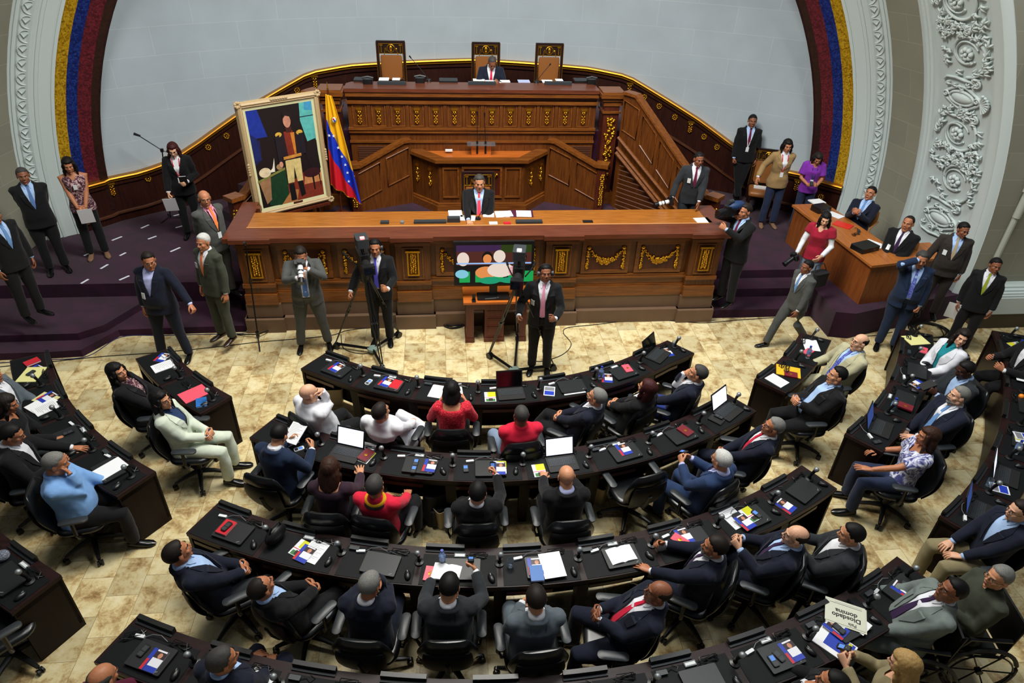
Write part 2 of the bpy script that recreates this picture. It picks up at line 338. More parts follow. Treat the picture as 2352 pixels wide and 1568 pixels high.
def relief(name, side, label):
    rnd = random.Random(3 + side); mb = MB()
    for base in (1.48, 3.57, 5.66):
        # cartouche with an oval boss
        c = (0.47, base); O = [relp(side, (c[0] + 0.21 * cos(a)) / W1, c[1] + 0.105 * sin(a), 0.035) for a in [2 * pi * k / 28 for k in range(28)]]
        G_ = []
        for k in range(7):
            q = cos(pi / 2 * k / 6); G_.append([relp(side, (c[0] + 0.19 * q * cos(a)) / W1, c[1] + 0.088 * q * sin(a), 0.02 + 0.06 * sin(pi / 2 * k / 6)) for a in [2 * pi * j / 22 for j in range(22)]])
        mb.rings(G_, PLAST)
        mb.tube(O, 0.022, PLAST, 7, closed=True)
        O2 = [relp(side, (c[0] + (0.29 + 0.02 * cos(4 * a)) * cos(a)) / W1, c[1] + (0.165 + 0.015 * cos(4 * a)) * sin(a), 0.02) for a in [2 * pi * k / 40 for k in range(40)]]
        mb.tube(O2, 0.025, PLAST, 6, closed=True)
        for dx in (-0.27, 0.27): rtube(mb, side, spiral(c[0] + dx, c[1] + 0.02, 0.055, 0.008, 0, 8), 0.014, 0.05)
        for dy in (-0.13, 0.13): rtube(mb, side, [(c[0], c[1] + dy - .03), (c[0], c[1] + dy + .03)], 0.035, 0.03)
        # shell at the front edge of the cartouche
        for k in range(9):
            a = -1.3 + 2.6 * k / 8; rtube(mb, side, [(c[0] + 0.33, c[1]), (c[0] + 0.33 + 0.09 * cos(a), c[1] + 0.09 * sin(a)), (c[0] + 0.33 + 0.145 * cos(a), c[1] + 0.145 * sin(a))], [0.008, 0.016, 0.022], 0.05)
        for sg in (-1, 1):   # scrolls above and below
            rtube(mb, side, [(0.14, base + sg * 0.24), (0.2, base + sg * 0.30), (0.36, base + sg * 0.315), (0.52, base + sg * 0.29), (0.6, base + sg * 0.29), (0.68, base + sg * 0.27)], [0.012, .02, .024, .024, .02, .018], 0.03)
            rtube(mb, side, spiral(0.72, base + sg * 0.29, 0.065, 0.01, -1.8 * sg, 8 * sg), 0.017, 0.035)
            for k in range(5): rleaf(mb, side, 0.2 + 0.12 * k, base + sg * 0.21, rnd.uniform(0, 6.28), 0.08, 0.016)
        # two acanthus scrolls with rosettes between the cartouches
        for j, (cy, dirn) in enumerate(((base + 0.72, 1), (base + 1.5, -1))):
            cx = 0.5 + 0.05 * dirn
            rtube(mb, side, spiral(cx, cy, 0.37, 0.14, -1.6 * dirn, 5.2 * dirn, 40), 0.024, 0.025)
            rtube(mb, side, spiral(cx, cy, 0.20, 0.16, 0.4, 5.6, 24), 0.014, 0.03)
            for k in range(7):
                a = 2 * pi * k / 7; mb.ell(relp(side, (cx + 0.07 * cos(a)) / W1, cy + 0.07 * sin(a), 0.035), (0.042, 0.042, 0.042), PLAST, 8, 5)
            mb.ell(relp(side, cx / W1, cy, 0.06), (0.03, 0.03, 0.03), PLAST, 8, 5)
            for k in range(22):
                a = rnd.uniform(0, 2 * pi) if k % 2 else 2 * pi * k / 15; r = rnd.uniform(0.28, 0.41)
                uu = min(max(cx + r * cos(a), 0.08), 0.93); rleaf(mb, side, uu, cy + r * sin(a), a + 1.2 * dirn, rnd.uniform(0.09, 0.14), rnd.uniform(0.014, 0.022))
        for k in range(34): rleaf(mb, side, rnd.uniform(0.08, 0.92), base + 1.11 + rnd.uniform(-0.14, 0.14), rnd.uniform(0, 6.28), rnd.uniform(.08, .13), rnd.uniform(.014, .022))
    o = mb.build(name, ang=75, kind='structure'); return o
relief('trim_10', 1, ''); relief('trim_11', -1, '')
# plinth of the right hand pier and the bracket of the gallery
mb = MB(); mb.box(8.98, 15, 8.97, 9.32, 0, 0.29, mat('brown_skirting', (58, 46, 32), .5)); mb.box(8.9, 15, 8.95, 9.32, 0.29, 0.60, PLAST)
for i, (y, z) in enumerate(((8.97, .60), (9.0, .63), (9.05, .66), (9.12, .69))): mb.box(8.92 + i * .02, 15, y, 9.32, z, z + 0.035, PLAST)
mb.build('baseboard_right', kind='structure')
mb = MB(); mb.box(9.55, 15, 8.45, 9.32, 2.05, 2.16, PLAST); mb.box(9.6, 15, 8.55, 9.32, 1.95, 2.06, PLAST); mb.box(9.66, 15, 8.7, 9.32, 1.85, 1.96, PLAST); mb.box(9.5, 15, 8.4, 9.32, 2.16, 2.3, PLAST)
mb.build('trim_12', kind='structure')
CONP = mat('painted_metal_conduit', (168, 172, 160), .5)
t = thing('conduit_pipe', 'pale painted conduit pipe running up the beige pier at the far right', 'pipe', (9.02, 9.21, 0.74))
mb = MB(); mb.tube([(0, 0, 0), (0, 0, 1.35)], 0.045, CONP, 10); mb.build('lower_pipe', t)
mb = MB(); mb.tube([(0, -.01, 1.2), (0, -.01, 4.6)], 0.06, CONP, 12); mb.build('upper_pipe', t)
mb = MB(); mb.cbox((0, -0.02, 1.75), (0.17, 0.1, 0.26), CONP, 0, 0.02); mb.build('junction_box', t)
# -------- wainscot and its gilt rail
def wtop(a):
    K = [(0, 2.99), (10, 2.93), (13.2, 2.91), (17.4, 2.81), (22.8, 2.35), (25.9, 2.08), (29.8, 1.69), (33.0, 1.42), (35.5, 1.34), (60, 1.32)]; a = abs(a)
    for (a0, z0), (a1, z1) in zip(K, K[1:]):
        if a <= a1: return z0 + (z1 - z0) * (a - a0) / (a1 - a0)
    return 1.32
WP = []   # (plan point, inward normal, top)
def endp(side): return [(V((AX + side * 7.26, 12.16, 0)), V((-side * .75, -.66, 0)), 1.32), (V((AX + side * 6.84, 12.62, 0)), V((-side * .75, -.66, 0)), 1.32)]
WP += endp(-1)
for i in range(0, 61): a = -38.6 + 77.2 * i / 60; WP.append((wallp(a), V((-sin(rad(a)), -cos(rad(a)), 0)), wtop(a)))
WP += endp(1)[::-1]
def strip(prof, mt, name, sel=lambda i: True, parent=None, kind='structure', ang=30):   # prof: (offset inwards, dz below the top) or absolute z as string
    mb = MB(); G = []
    for p, n, zt in WP: G.append([(p.x + n.x * o, p.y + n.y * o, (zt + dz) if not isinstance(dz, str) else float(dz)) for o, dz in prof])
    mb.grid(G, mt); return mb.build(name, parent, ang, kind=kind)
strip([(0.06, '0.4'), (0.06, -0.12)], WALNUT, 'wall_wainscot')
strip([(0.0, 0.0), (0.14, 0.0), (0.15, -0.02), (0.14, -0.035), (0.10, -0.04), (0.12, -0.055), (0.12, -0.075), (0.08, -0.085), (0.06, -0.10)], GOLDR, 'trim_13')
strip([(0.06, -0.10), (0.10, -0.11), (0.10, -0.15), (0.06, -0.17)], WALNUT, 'trim_14')
strip([(0.06, -0.66), (0.10, -0.67), (0.105, -0.70), (0.06, -0.72)], wood('walnut_bead', (62, 32, 16), (84, 46, 24), .35, 'X'), 'trim_15')
def rosette(mb, r=0.06):
    for k in range(8): a = 2 * pi * k / 8; mb.ell((r * .72 * cos(a), -0.012, r * .72 * sin(a)), (r * .26, .014, r * .26), GOLD, 8, 5)
    mb.ell((0, -0.02, 0), (r * .3, .02, r * .3), GOLD, 8, 5)
    mb.tube([(r * cos(2 * pi * k / 16), 0, r * sin(2 * pi * k / 16)) for k in range(16)], r * .1, GOLD, 5, closed=True)
def plaque(mb, w_=0.1, h=0.3):   # gilt capital over a drop of leaves
    mb.box(-w_ * .62, w_ * .62, -0.03, 0, h / 2 - .035, h / 2, GOLD); mb.box(-w_ * .5, w_ * .5, -0.02, 0, h / 2 - .06, h / 2 - .035, GOLD)
    R = V
    for k, z in enumerate((h * .22, -h * .02, -h * .22, -h * .4)):
        for sx in (-1, 1): mb.ell((sx * w_ * .24, -0.012, z), (w_ * .17, .02, h * .095), GOLD, 8, 6, Mx.Rotation(sx * (0.5 if k % 2 else -0.5), 3, 'Y'))
        mb.ell((0, -0.015, z - h * .08), (w_ * .12, .02, h * .05), GOLD, 8, 5)
rb = MB(); rosette(rb); ROS = rb.build('gilt_rosette', ang=60); ROS.location = wallp(-29, WR - .07, wtop(-29) - .38); ROS.rotation_euler = (0, 0, rad(29))
def wallhit(px, py, r=WR - .075):
    d = ray(px, py); a = d.x ** 2 + d.y ** 2; b = -2 * (d.x * .69 + d.y * WY); c = .69 ** 2 + WY ** 2 - r * r; t = (-b + sqrt(b * b - 4 * a * c)) / (2 * a)
    p = V((0, 0, CAM_H)) + d * t; return p, -atan2(p.x - .69, p.y - WY)
for i, (px, py, lb) in enumerate([(340, 410, 'left wall, between the gilt plaque and the woman in black'), (478, 338, 'left wall, just right of the woman in black'), (520, 312, 'left wall, beside the painting'), (682, 207, 'peeping above the painting'),
        (1480, 223, 'right of the dais, first from the top'), (1514, 244, 'right of the dais, second from the top'), (1550, 269, 'right of the dais, third from the top'), (1617, 314, 'above the man in charcoal, upper one'), (1647, 338, 'above the man in charcoal, lower one'), (1893, 442, 'at the far right end below the purple blouse')]):
    p, rz = wallhit(px, py)
    if px > 1850: p = V((AX + 6.96, 12.36, wtop(50) - .33)); rz = -rad(48)
    o = ROS if i == 0 else dup(ROS); o.location = p; o.rotation_euler = (0, 0, rz); tag(o, 'gilt rosette on the wainscot, ' + lb, 'ornament', 'gilt rosettes on the wainscot')
rb = MB(); plaque(rb, 0.11, 0.24); PLQ = rb.build('gilt_plaque', ang=60)
for i, (px, py, lb) in enumerate([(257, 434, 'far left end near the patterned blouse'), (723, 187, 'above the flag'), (1446, 203, 'just right of the dais column'), (1586, 291, 'halfway down the right hand slope'), (1830, 424, 'between the tan blazer and the purple blouse')]):
    p, rz = wallhit(px, py); o = PLQ if i == 0 else dup(PLQ); o.location = p; o.rotation_euler = (0, 0, rz); tag(o, 'gilt plaque on the wainscot, ' + lb, 'ornament', 'gilt plaques on the wainscot')
# -------- carpeted stage
def slab(name, poly, z0, z1, m_=CARPET):
    mb = MB(); mb.prism(poly, z0, z1, m_); return mb.build(name, kind='structure', ang=30)
arcw = [tuple(wallp(a, WR + .02)[:2]) for a in range(40, -41, -4)]
slab('floor_stage', [(-8.3, 10.22), (-3.3, 10.22), (-3.3, 9.9), (4.6, 9.9), (4.6, 10.3), (6.30, 10.3), (6.30, 8.85), (6.6, 8.78), (7.2, 8.95), (8.78, 9.32), (8.75, 9.5), (8.6, 11.1), (8.3, 12.2), (7.7, 12.6)] + arcw + [(-6.4, 12.6), (-7.2, 11.9), (-8.3, 10.4)], 0.0, 0.48)
slab('floor_stage_step_left', [(-9, 9.1), (-6.66, 9.12), (-5.5, 9.13), (-5.2, 9.35), (-4.9, 9.95), (-4.5, 10.25), (-9, 10.25)], 0.0, 0.24)
slab('floor_stage_step_low_left', [(-9, 8.8), (-5.81, 8.83), (-5.38, 8.86), (-5.04, 9.39), (-4.43, 9.41), (-3.15, 9.43), (-3.15, 10.25), (-9, 10.25)], 0.0, 0.12)
slab('floor_stage_step_right', [(4.45, 9.5), (6.54, 9.49), (6.54, 10.35), (4.45, 10.35)], 0.0, 0.16)
slab('floor_stage_step_top_right', [(4.45, 9.92), (6.45, 9.92), (6.45, 10.35), (4.45, 10.35)], 0.1, 0.32)
slab('floor_rostrum', [(-3.2, 9.9), (4.5, 9.9), (4.5, 10.75), (4.65, 13.5), (-3.3, 13.5), (-3.2, 10.75)], 0.4, 0.88)
slab('floor_dais', [(-2.0, 12.68), (3.35, 12.68), (4.2, 12.75), (4.0, 14.4), (3.0, 14.7), (0.7, 14.95), (-1.6, 14.7), (-2.6, 14.4), (-2.8, 12.75)], 0.88, 2.22)
slab('floor_wall_step_right', [(5.5, 12.95), (6.5, 12.85), (6.75, 13.3), (5.6, 14.1), (5.2, 13.9)], .4, .62)
# white tape marks on the carpet, left
TAPE = mat('white_tape', (222, 226, 238), .6); k = 0
words = ['nearest the wainscot', 'beside the grey suited man', 'left of the grey suited man, lower row', 'middle of the upper row', 'second row, middle', 'left end of the upper row', 'centre of the carpet', 'left end of the second row', 'lowest, near the stage edge', 'lower left by the edge', 'right of the navy suited man']
for (x0, y0, x1, y1), wd in zip([(394, 497, 416, 491), (403, 523, 428, 516), (391, 578, 414, 568), (324, 524, 342, 516), (340, 549, 359, 542), (257, 552, 280, 543), (275, 587, 289, 580), (193, 587, 209, 580), (231, 617, 248, 607), (186, 651, 203, 641), (274, 643, 297, 633)], words):
    a, b = at(x0, y0, 0.482), at(x1, y1, 0.482); d = (b - a); c = (a + b) / 2; mb = MB()
    mb.cbox((0, 0, 0.002), (min(d.length, .2), 0.035, 0.004), TAPE); o = mb.build('floor_tape'); o.location = (c.x, c.y, 0.48); o.rotation_euler = (0, 0, atan2(d.y, d.x))
    tag(o, f'short white tape strip on the purple carpet, {wd}', 'tape', 'tape marks on the carpet')
# ================================================================== ROSTRUM (long front desk)
def frame_panel(mb, x0, x1, z0, z1, y, d, fw, mt, inner=None):   # raised frame proud of plane y by d, panel recessed
    mb.box(x0, x1, y - d, y, z0, z0 + fw, mt); mb.box(x0, x1, y - d, y, z1 - fw, z1, mt)
    mb.box(x0, x0 + fw, y - d, y, z0 + fw, z1 - fw, mt); mb.box(x1 - fw, x1, y - d, y, z0 + fw, z1 - fw, mt)
    if inner: mb.box(x0 + fw, x1 - fw, y - 0.006, y, z0 + fw, z1 - fw, inner)
def mould(mb, x0, x1, ys, mt):     # stack of horizontal fillets: (y front, z0, z1)
    for y, z0, z1 in ys: mb.box(x0, x1, y, 9.75, z0, z1, mt)
ros = thing('rostrum_desk', 'long carved oak rostrum desk with gilt garlands facing the chamber', 'desk', (0.69, 9.6, 0))
X0, X1 = -3.05, 4.43; PIL = [(-3.05, -2.58), (-0.72, -0.20), (1.60, 2.10), (3.93, 4.43)]
mb = MB(); mb.box(X0 - .08, X1 + .08, 9.44, 9.9, 0, 0.24, BEIGE); mb.box(X0 - .02, X1 + .02, 9.52, 9.9, 0.24, 0.48, BEIGE)
for a, b in PIL: mb.box(a - .06, b + .06, 9.38, 9.6, 0, 0.24, BEIGE); mb.box(a - .03, b + .03, 9.46, 9.6, 0.24, 0.48, BEIGE)
mb.build('stone_plinth', ros, world=True)
mb = MB(); mb.box(X0, X1, 9.58, 9.72, 0.48, 1.60, OAK); mb.box(X0, X0 + .12, 9.6, 10.75, 0.48, 1.6, OAK); mb.box(X1 - .12, X1, 9.6, 10.5, .48, 1.6, OAK)
mould(mb, X0, X1, [(9.51, .48, .66), (9.53, .66, .68), (9.55, .68, .80), (9.52, .80, .83), (9.54, .83, .86), (9.545, 1.44, 1.50), (9.52, 1.50, 1.53), (9.50, 1.53, 1.55)], OAKX)
mb.build('carcass', ros, world=True)
for a, b in PIL:
    mb = MB(); mb.box(a, b, 9.48, 9.6, .48, 1.55, OAK); mb.box(a - .01, b + .01, 9.44, 9.6, .48, .66, OAKX); mb.box(a - .01, b + .01, 9.45, 9.6, .78, .84, OAKX); mb.box(a - .01, b + .01, 9.46, 9.6, 1.45, 1.50, OAKX)
    frame_panel(mb, a + .1, b - .1, .88, 1.42, 9.48, .015, .02, OAKX); mb.build('pilaster', ros, world=True)
    c = (a + b) / 2; mb = MB(); frame_panel(mb, c - .09, c + .09, .95, 1.36, 9.465, .02, .018, GOLD, mat('dark_gilt', (96, 62, 18), .4, .6)); mb.box(c - .11, c + .11, 9.435, 9.46, 1.345, 1.375, GOLD)
    rnd = random.Random(int(c * 10))
    for i in range(9):
        for j in (-1, 0, 1): mb.ell((c + j * .032 + rnd.uniform(-.006, .006), 9.455, 1.0 + i * .038 + (j == 0) * .018), (.017, .016, .02), GOLD, 7, 5)
    mb.build('gilt_plaque', ros, ang=60, world=True)
def garland(mb, cx, zt, w_, y):
    rnd = random.Random(int(cx * 100))
    for sx in (-1, 1):
        x = cx + sx * w_ / 2
        mb.ell((x, y, zt), (.035, .022, .035), GOLD, 8, 6)
        for k, (dz, r) in enumerate(((-.06, .030), (-.10, .034), (-.15, .034), (-.20, .030), (-.24, .028), (-.29, .036), (-.33, .040), (-.36, .03))): 
            for q in range(3): mb.ell((x + rnd.uniform(-.5, .5) * r + sx * .01, y, zt + dz + rnd.uniform(-.01, .01)), (r * .62, .022, r * .6), GOLD, 7, 5)
    for k in range(22):
        t = (k + .5) / 22; x = cx + (t - .5) * w_ * .9; z = zt - .02 - .22 * sin(pi * t) ** .75; r = .022 + .022 * sin(pi * t) ** 2
        for q in range(4): mb.ell((x + rnd.uniform(-1, 1) * r, y, z + rnd.uniform(-1, 1) * r), (r * .6, .026, r * .55), GOLD, 7, 5)
for i in range(3):
    a, b = PIL[i][1], PIL[i + 1][0]; m_ = (a + b) / 2
    for c in ((a + m_) / 2 + .02, (b + m_) / 2 - .02):
        mb = MB(); hw = (b - a) / 4 - .07; frame_panel(mb, c - hw, c + hw, .88, 1.44, 9.58, .03, .05, OAKX); frame_panel(mb, c - hw + .05, c + hw - .05, .93, 1.39, 9.565, .012, .015, OAKX, REDPANEL); p = mb.build('garland_panel', ros, world=True)
        mb = MB(); garland(mb, c, 1.335, .56, 9.545); g = mb.build('gilt_garland', p, ang=60, world=True)
mb = MB(); mb.prism([(-3.2, 9.40), (4.58, 9.40), (4.55, 10.50), (4.27, 10.50), (4.27, 9.78), (-2.93, 9.78), (-2.93, 10.5), (-2.88, 10.5), (-2.88, 10.62), (-2.95, 10.62), (-2.95, 10.78), (-3.2, 10.78)], 1.56, 1.63, MAHOGX)
mb.box(-3.15, 4.53, 9.44, 9.5, 1.53, 1.56, MAHOGX)
for a, b in PIL: mb.box(a - .06, b + .06, 9.36, 9.5, 1.56, 1.628, MAHOGX)
mb.build('cornice_frame', ros, world=True)
mb = MB(); mb.box(-2.93, 4.27, 9.78, 10.36, 1.585, 1.625, OAKTOP); mb.box(-2.93, 4.27, 9.775, 9.795, 1.6, 1.637, mat('light_wood_bead', (206, 150, 92), .35)); mb.build('worktop', ros, world=True)
mb = MB(); mb.box(-2.93, 4.27, 10.28, 10.33, 0.88, 1.585, OAK); mb.build('back_panel', ros, world=True)
# ================================================================== SPEAKER'S PULPIT with two flights of rail
pul = thing('speaker_pulpit', 'oak speaking pulpit with angled wings below the high dais', 'pulpit', (0.75, 12.1, .88))
mb = MB(); P = [(-.03, 12.05), (1.53, 12.05), (2.0, 12.6), (-.55, 12.6)]
mb.prism(P, .88, 1.84, OAK); mb.prism([(-.08, 11.99), (1.58, 11.99), (2.08, 12.6), (-.63, 12.6)], .88, 1.02, OAKX); mb.prism([(-.06, 12.01), (1.56, 12.01), (2.05, 12.6), (-.60, 12.6)], 1.02, 1.06, OAKX)
mb.build('pedestal', pul, world=True)
mb = MB()
for Q in ([(-.09, 11.97), (1.59, 11.97), (1.43, 12.13), (.07, 12.13)], [(-.09, 11.97), (.07, 12.13), (-.40, 12.68), (-.66, 12.6)], [(1.59, 11.97), (2.11, 12.6), (1.86, 12.68), (1.43, 12.13)]):
    mb.prism(Q, 1.84, 1.90, OAKX)
mb.build('top_rim', pul, world=True)
mb = MB(); mb.prism([(.05, 12.12), (1.45, 12.12), (1.86, 12.66), (-.38, 12.66)], 1.80, 1.86, ORWOOD); mb.build('top_surface', pul, world=True)
mb = MB(); frame_panel(mb, .03, .33, 1.16, 1.74, 12.05, .02, .03, OAKX); frame_panel(mb, 1.17, 1.47, 1.16, 1.74, 12.05, .02, .03, OAKX); frame_panel(mb, .38, 1.12, 1.16, 1.76, 12.05, .03, .04, OAKX, REDPANEL); mb.build('front_panels', pul, world=True)
mb = MB()
for sx in (-1, 1):
    for k in range(7): mb.ell((.75 + sx * (.06 + k * .035), 12.02, 1.60 + .03 * sin(k * 1.1)), (.024, .018, .026), GOLD, 8, 5)
mb.ell((.75, 12.02, 1.60), (.05, .02, .05), GOLD, 10, 6); mb.build('gilt_scroll', pul, ang=60, world=True)
for side in (-1, 1):
    a0, b0 = (V((-.03, 12.05, 0)), V((-.55, 12.6, 0))) if side < 0 else (V((1.53, 12.05, 0)), V((2.0, 12.6, 0)))
    for tt in (.3, .75):
        c = a0.lerp(b0, tt); mb = MB(); ag = atan2(b0.y - a0.y, b0.x - a0.x); mb.M = Mx.Translation((c.x, c.y, 1.5)) @ Mx.Rotation(ag + (pi if side < 0 else 0), 4, 'Z')
        plaque(mb, .07, .34); mb.build('gilt_plaque', pul, ang=60, world=True)
# the two outer stair rails beside the pulpit
def stairrail(name, A, B, zA, zB, zb, label, newel=True):
    A, B = V(A), V(B); t = thing(name, label, 'balustrade', (A.x, A.y, zb)); d = (B - A); L = d.length; ag = atan2(d.y, d.x); 
    K = Mx.Translation((A.x, A.y, 0)) @ Mx.Rotation(ag, 4, 'Z')
    def zt(x): return zA + (zB - zA) * min(1, max(0, (x / L - .12) / .8)) if True else 0
    mb = MB(); mb.M = K; xs = [L * i / 16 for i in range(17)]
    for y0, y1, dz0, dz1, m_ in ((-.05, .05, None, 0, OAK), (-.09, .09, 0, .05, OAKX)):
        top = [(x, zt(x) + dz1) for x in xs]; bot = [(x, zb) for x in xs] if dz0 is None else [(x, zt(x) + dz0) for x in xs]
        for i in range(16):
            (xa, za), (xb, zb_) = top[i], top[i + 1]; (_, wa), (_, wb) = bot[i], bot[i + 1]
            mb.add([(xa, y0, wa), (xb, y0, wb), (xb, y1, wb), (xa, y1, wa), (xa, y0, za), (xb, y0, zb_), (xb, y1, zb_), (xa, y1, za)], [(0, 3, 2, 1), (4, 5, 6, 7), (0, 1, 5, 4), (1, 2, 6, 5), (2, 3, 7, 6), (3, 0, 4, 7)], m_)
    mb.build('rail_wall', t, world=True)
    mb = MB(); mb.M = K; n = max(2, int(L / .38)); fy = -.05 if abs(ag) < 1.57 else .05
    s_ = -1 if fy < 0 else 1
    for i in range(n):
        x0, x1 = L * (i + .12) / n, L * (i + .88) / n; z0 = lambda x: max(zb + .2, zt(x) - .62); z1 = lambda x: zt(x) - .1
        Pn = [V((x0, fy + s_ * .012, z0(x0))), V((x1, fy + s_ * .012, z0(x1))), V((x1, fy + s_ * .012, z1(x1))), V((x0, fy + s_ * .012, z1(x0)))]
        mb.tube(Pn, .014, OAKX, 5, closed=True)
    mb.build('panel_mouldings', t, world=True)
    if newel:
        mb = MB(); mb.M = K; mb.cbox((L, 0, (zB + zb) / 2 + .02), (.16, .16, zB - zb + .04), MAHOG); mb.cbox((L, 0, zB + .06), (.24, .24, .07), OAKX); mb.build('newel_post', t, world=True)
        mb = MB(); rnd = random.Random(5); p = K @ V((L, 0, 0))
        for i in range(16):
            for j in (-1, 1): mb.ell((p.x + j * .02 + rnd.uniform(-.01, .01), p.y - .09, zb + .12 + i * (zB - zb - .2) / 16), (.022, .02, .026), GOLD, 7, 5)
        mb.build('gilt_drop', t, ang=60, world=True)
    return t
stairrail('stair_rail', (-.55, 12.55), (-1.58, 12.12), 2.06, 1.70, .88, 'oak stair rail sloping down left from the pulpit to a gilt newel')
stairrail('stair_rail', (2.02, 12.55), (3.0, 12.12), 2.06, 1.70, .88, 'oak stair rail sloping down right from the pulpit to a gilt newel')
# ================================================================== HIGH DAIS
da = thing('high_dais_desk', 'tall oak dais front with thirteen gilt plaques and the long top desk', 'desk', (.66, 12.7, .88))
mb = MB(); mb.box(-1.62, 2.88, 12.6, 12.66, .88, 2.9, OAK)
for y, z0, z1 in ((12.56, 2.20, 2.26), (12.54, 2.26, 2.30), (12.57, 2.02, 2.06), (12.55, 2.72, 2.78), (12.5, 2.86, 2.90)): mb.box(-1.63, 2.89, y, 12.7, z0, z1, OAKX)
mb.build('front_wall', da, world=True)
xs0 = aty(826, 265, 12.58).x; xs1 = aty(1340, 265, 12.58).x
for i in range(13):
    c = xs0 + (xs1 - xs0) * i / 12; mb = MB(); frame_panel(mb, c - .125, c + .125, 2.31, 2.70, 12.6, .015, .02, OAKX); p = mb.build('front_panel', da, world=True)
    mb = MB(); mb.M = Mx.Translation((c, 12.585, 2.51)); plaque(mb, .085, .28); mb.build('gilt_plaque', p, ang=60, world=True)
    if i < 12: mb = MB(); cc = c + (xs1 - xs0) / 24; mb.box(cc - .03, cc + .03, 12.575, 12.6, 2.30, 2.72, OAK); mb.build('fillet', da, world=True)
LOUV = mat('louvre_slats', (88, 52, 34), .45)
for x0, x1 in ((-1.5, -.75), (2.1, 2.85)):
    mb = MB()
    for i in range(16): mb.box(x0, x1, 12.585, 12.6, 1.42 + i * .034, 1.44 + i * .034, LOUV)
    mb.build('louvre', da, world=True)
mb = MB(); mb.prism([(-1.64, 12.48), (2.89, 12.48), (2.89, 12.85), (2.82, 12.96), (2.72, 13.0), (-1.4, 13.0), (-1.56, 12.96), (-1.64, 12.85)], 2.94, 3.0, MAHOGX)
mb.prism([(-1.63, 12.5), (2.88, 12.5), (2.88, 12.75), (-1.63, 12.75)], 2.90, 2.94, OAKX); mb.build('desktop', da, world=True)
for s, x in ((-1, -1.88), (1, 3.13)):
    t = thing('gilded_column', f'square oak column with a gilt fruit drop at the {"left" if s < 0 else "right"} end of the dais', 'column', (x, 12.6, .88))
    mb = MB(); mb.box(x - .14, x + .14, 12.42, 12.8, .88, 2.75, MAHOG); mb.box(x - .19, x + .19, 12.38, 12.8, .88, 1.1, OAKX); mb.build('shaft', t, world=True)
    mb = MB(); 
    for e, z0, z1 in ((.17, 2.62, 2.66), (.16, 2.75, 2.84), (.19, 2.84, 2.90), (.23, 2.90, 2.97), (.2, 2.97, 3.0)): mb.box(x - e, x + e, 12.42 - (e - .14), 12.8, z0, z1, OAKX)
    mb.build('capital', t, world=True)
    mb = MB(); rnd = random.Random(11)
    for z, r in ((2.5, .07), (2.44, .05), (2.32, .075), (2.26, .085), (2.18, .07), (2.08, .03), (1.98, .06), (1.9, .075), (1.82, .07), (1.72, .03), (1.62, .06), (1.54, .08), (1.45, .07), (1.35, .03), (1.27, .05), (1.2, .05), (1.12, .03)):
        for q in range(7): mb.ell((x + rnd.uniform(-1, 1) * r, 12.405, z + rnd.uniform(-.04, .04)), (.026, .03, .026), GOLD, 7, 5)
    mb.build('gilt_fruit_drop', t, ang=60, world=True)
# outer stairs: rails, steps
stl = stairrail('stair_balustrade', (3.32, 12.3), (4.7, 10.75), 3.0, 1.62, .48, 'long oak balustrade sloping down the right of the dais')
stairrail('stair_balustrade', (-2.07, 12.3), (-3.35, 10.85), 3.0, 1.62, .48, 'oak balustrade on the left, mostly hidden behind the leaning painting')
for s in (-1, 1):
    mb = MB(); d = V((4.7 - 3.32, 10.75 - 12.3, 0)); 
    for i in range(9):
        a = V((3.36, 12.36, 0)) + d * (i / 9.); b = V((3.36, 12.36, 0)) + d * ((i + 1) / 9.); n = V((.75, .66, 0)) * 1.15; z = 2.22 - (i + 1) * 1.7 / 10
        Q = [a, b, b + n, a + n]; 
        if s < 0: Q = [V((1.32 - q.x, q.y, 0)) for q in Q]
        mb.prism([(q.x, q.y) for q in Q], .48, z, CARPET)
    mb.build('floor_stairs_right' if s > 0 else 'floor_stairs_left', kind='structure')
mb = MB()
for i in range(15):
    za = 1.75 - i * .085; x1 = min(1.0, .12 + i * .065)
    A = V((3.36, 12.2, 0)); D = V((4.7 - 3.32, 10.75 - 12.3, 0)); a = A + D * .02; b = A + D * x1; mb.tube([(a.x - .07, a.y - .06, za), (b.x - .07, b.y - .06, za)], .012, LOUV, 4)
mb.build('louvre_panel', stl, world=True)
mb = MB(); A = V((3.27, 12.2, 0)); D = V((4.7 - 3.32, 10.75 - 12.3, 0)); a, b = A, A + D * .97
for dz in (0, .09, .28): mb.tube([(a.x - .03, a.y - .03, 1.98 + dz), (b.x - .03, b.y - .03, .62 + dz)], .03 if dz else .045, OAKX, 6)
mb.build('stringer', stl, world=True)
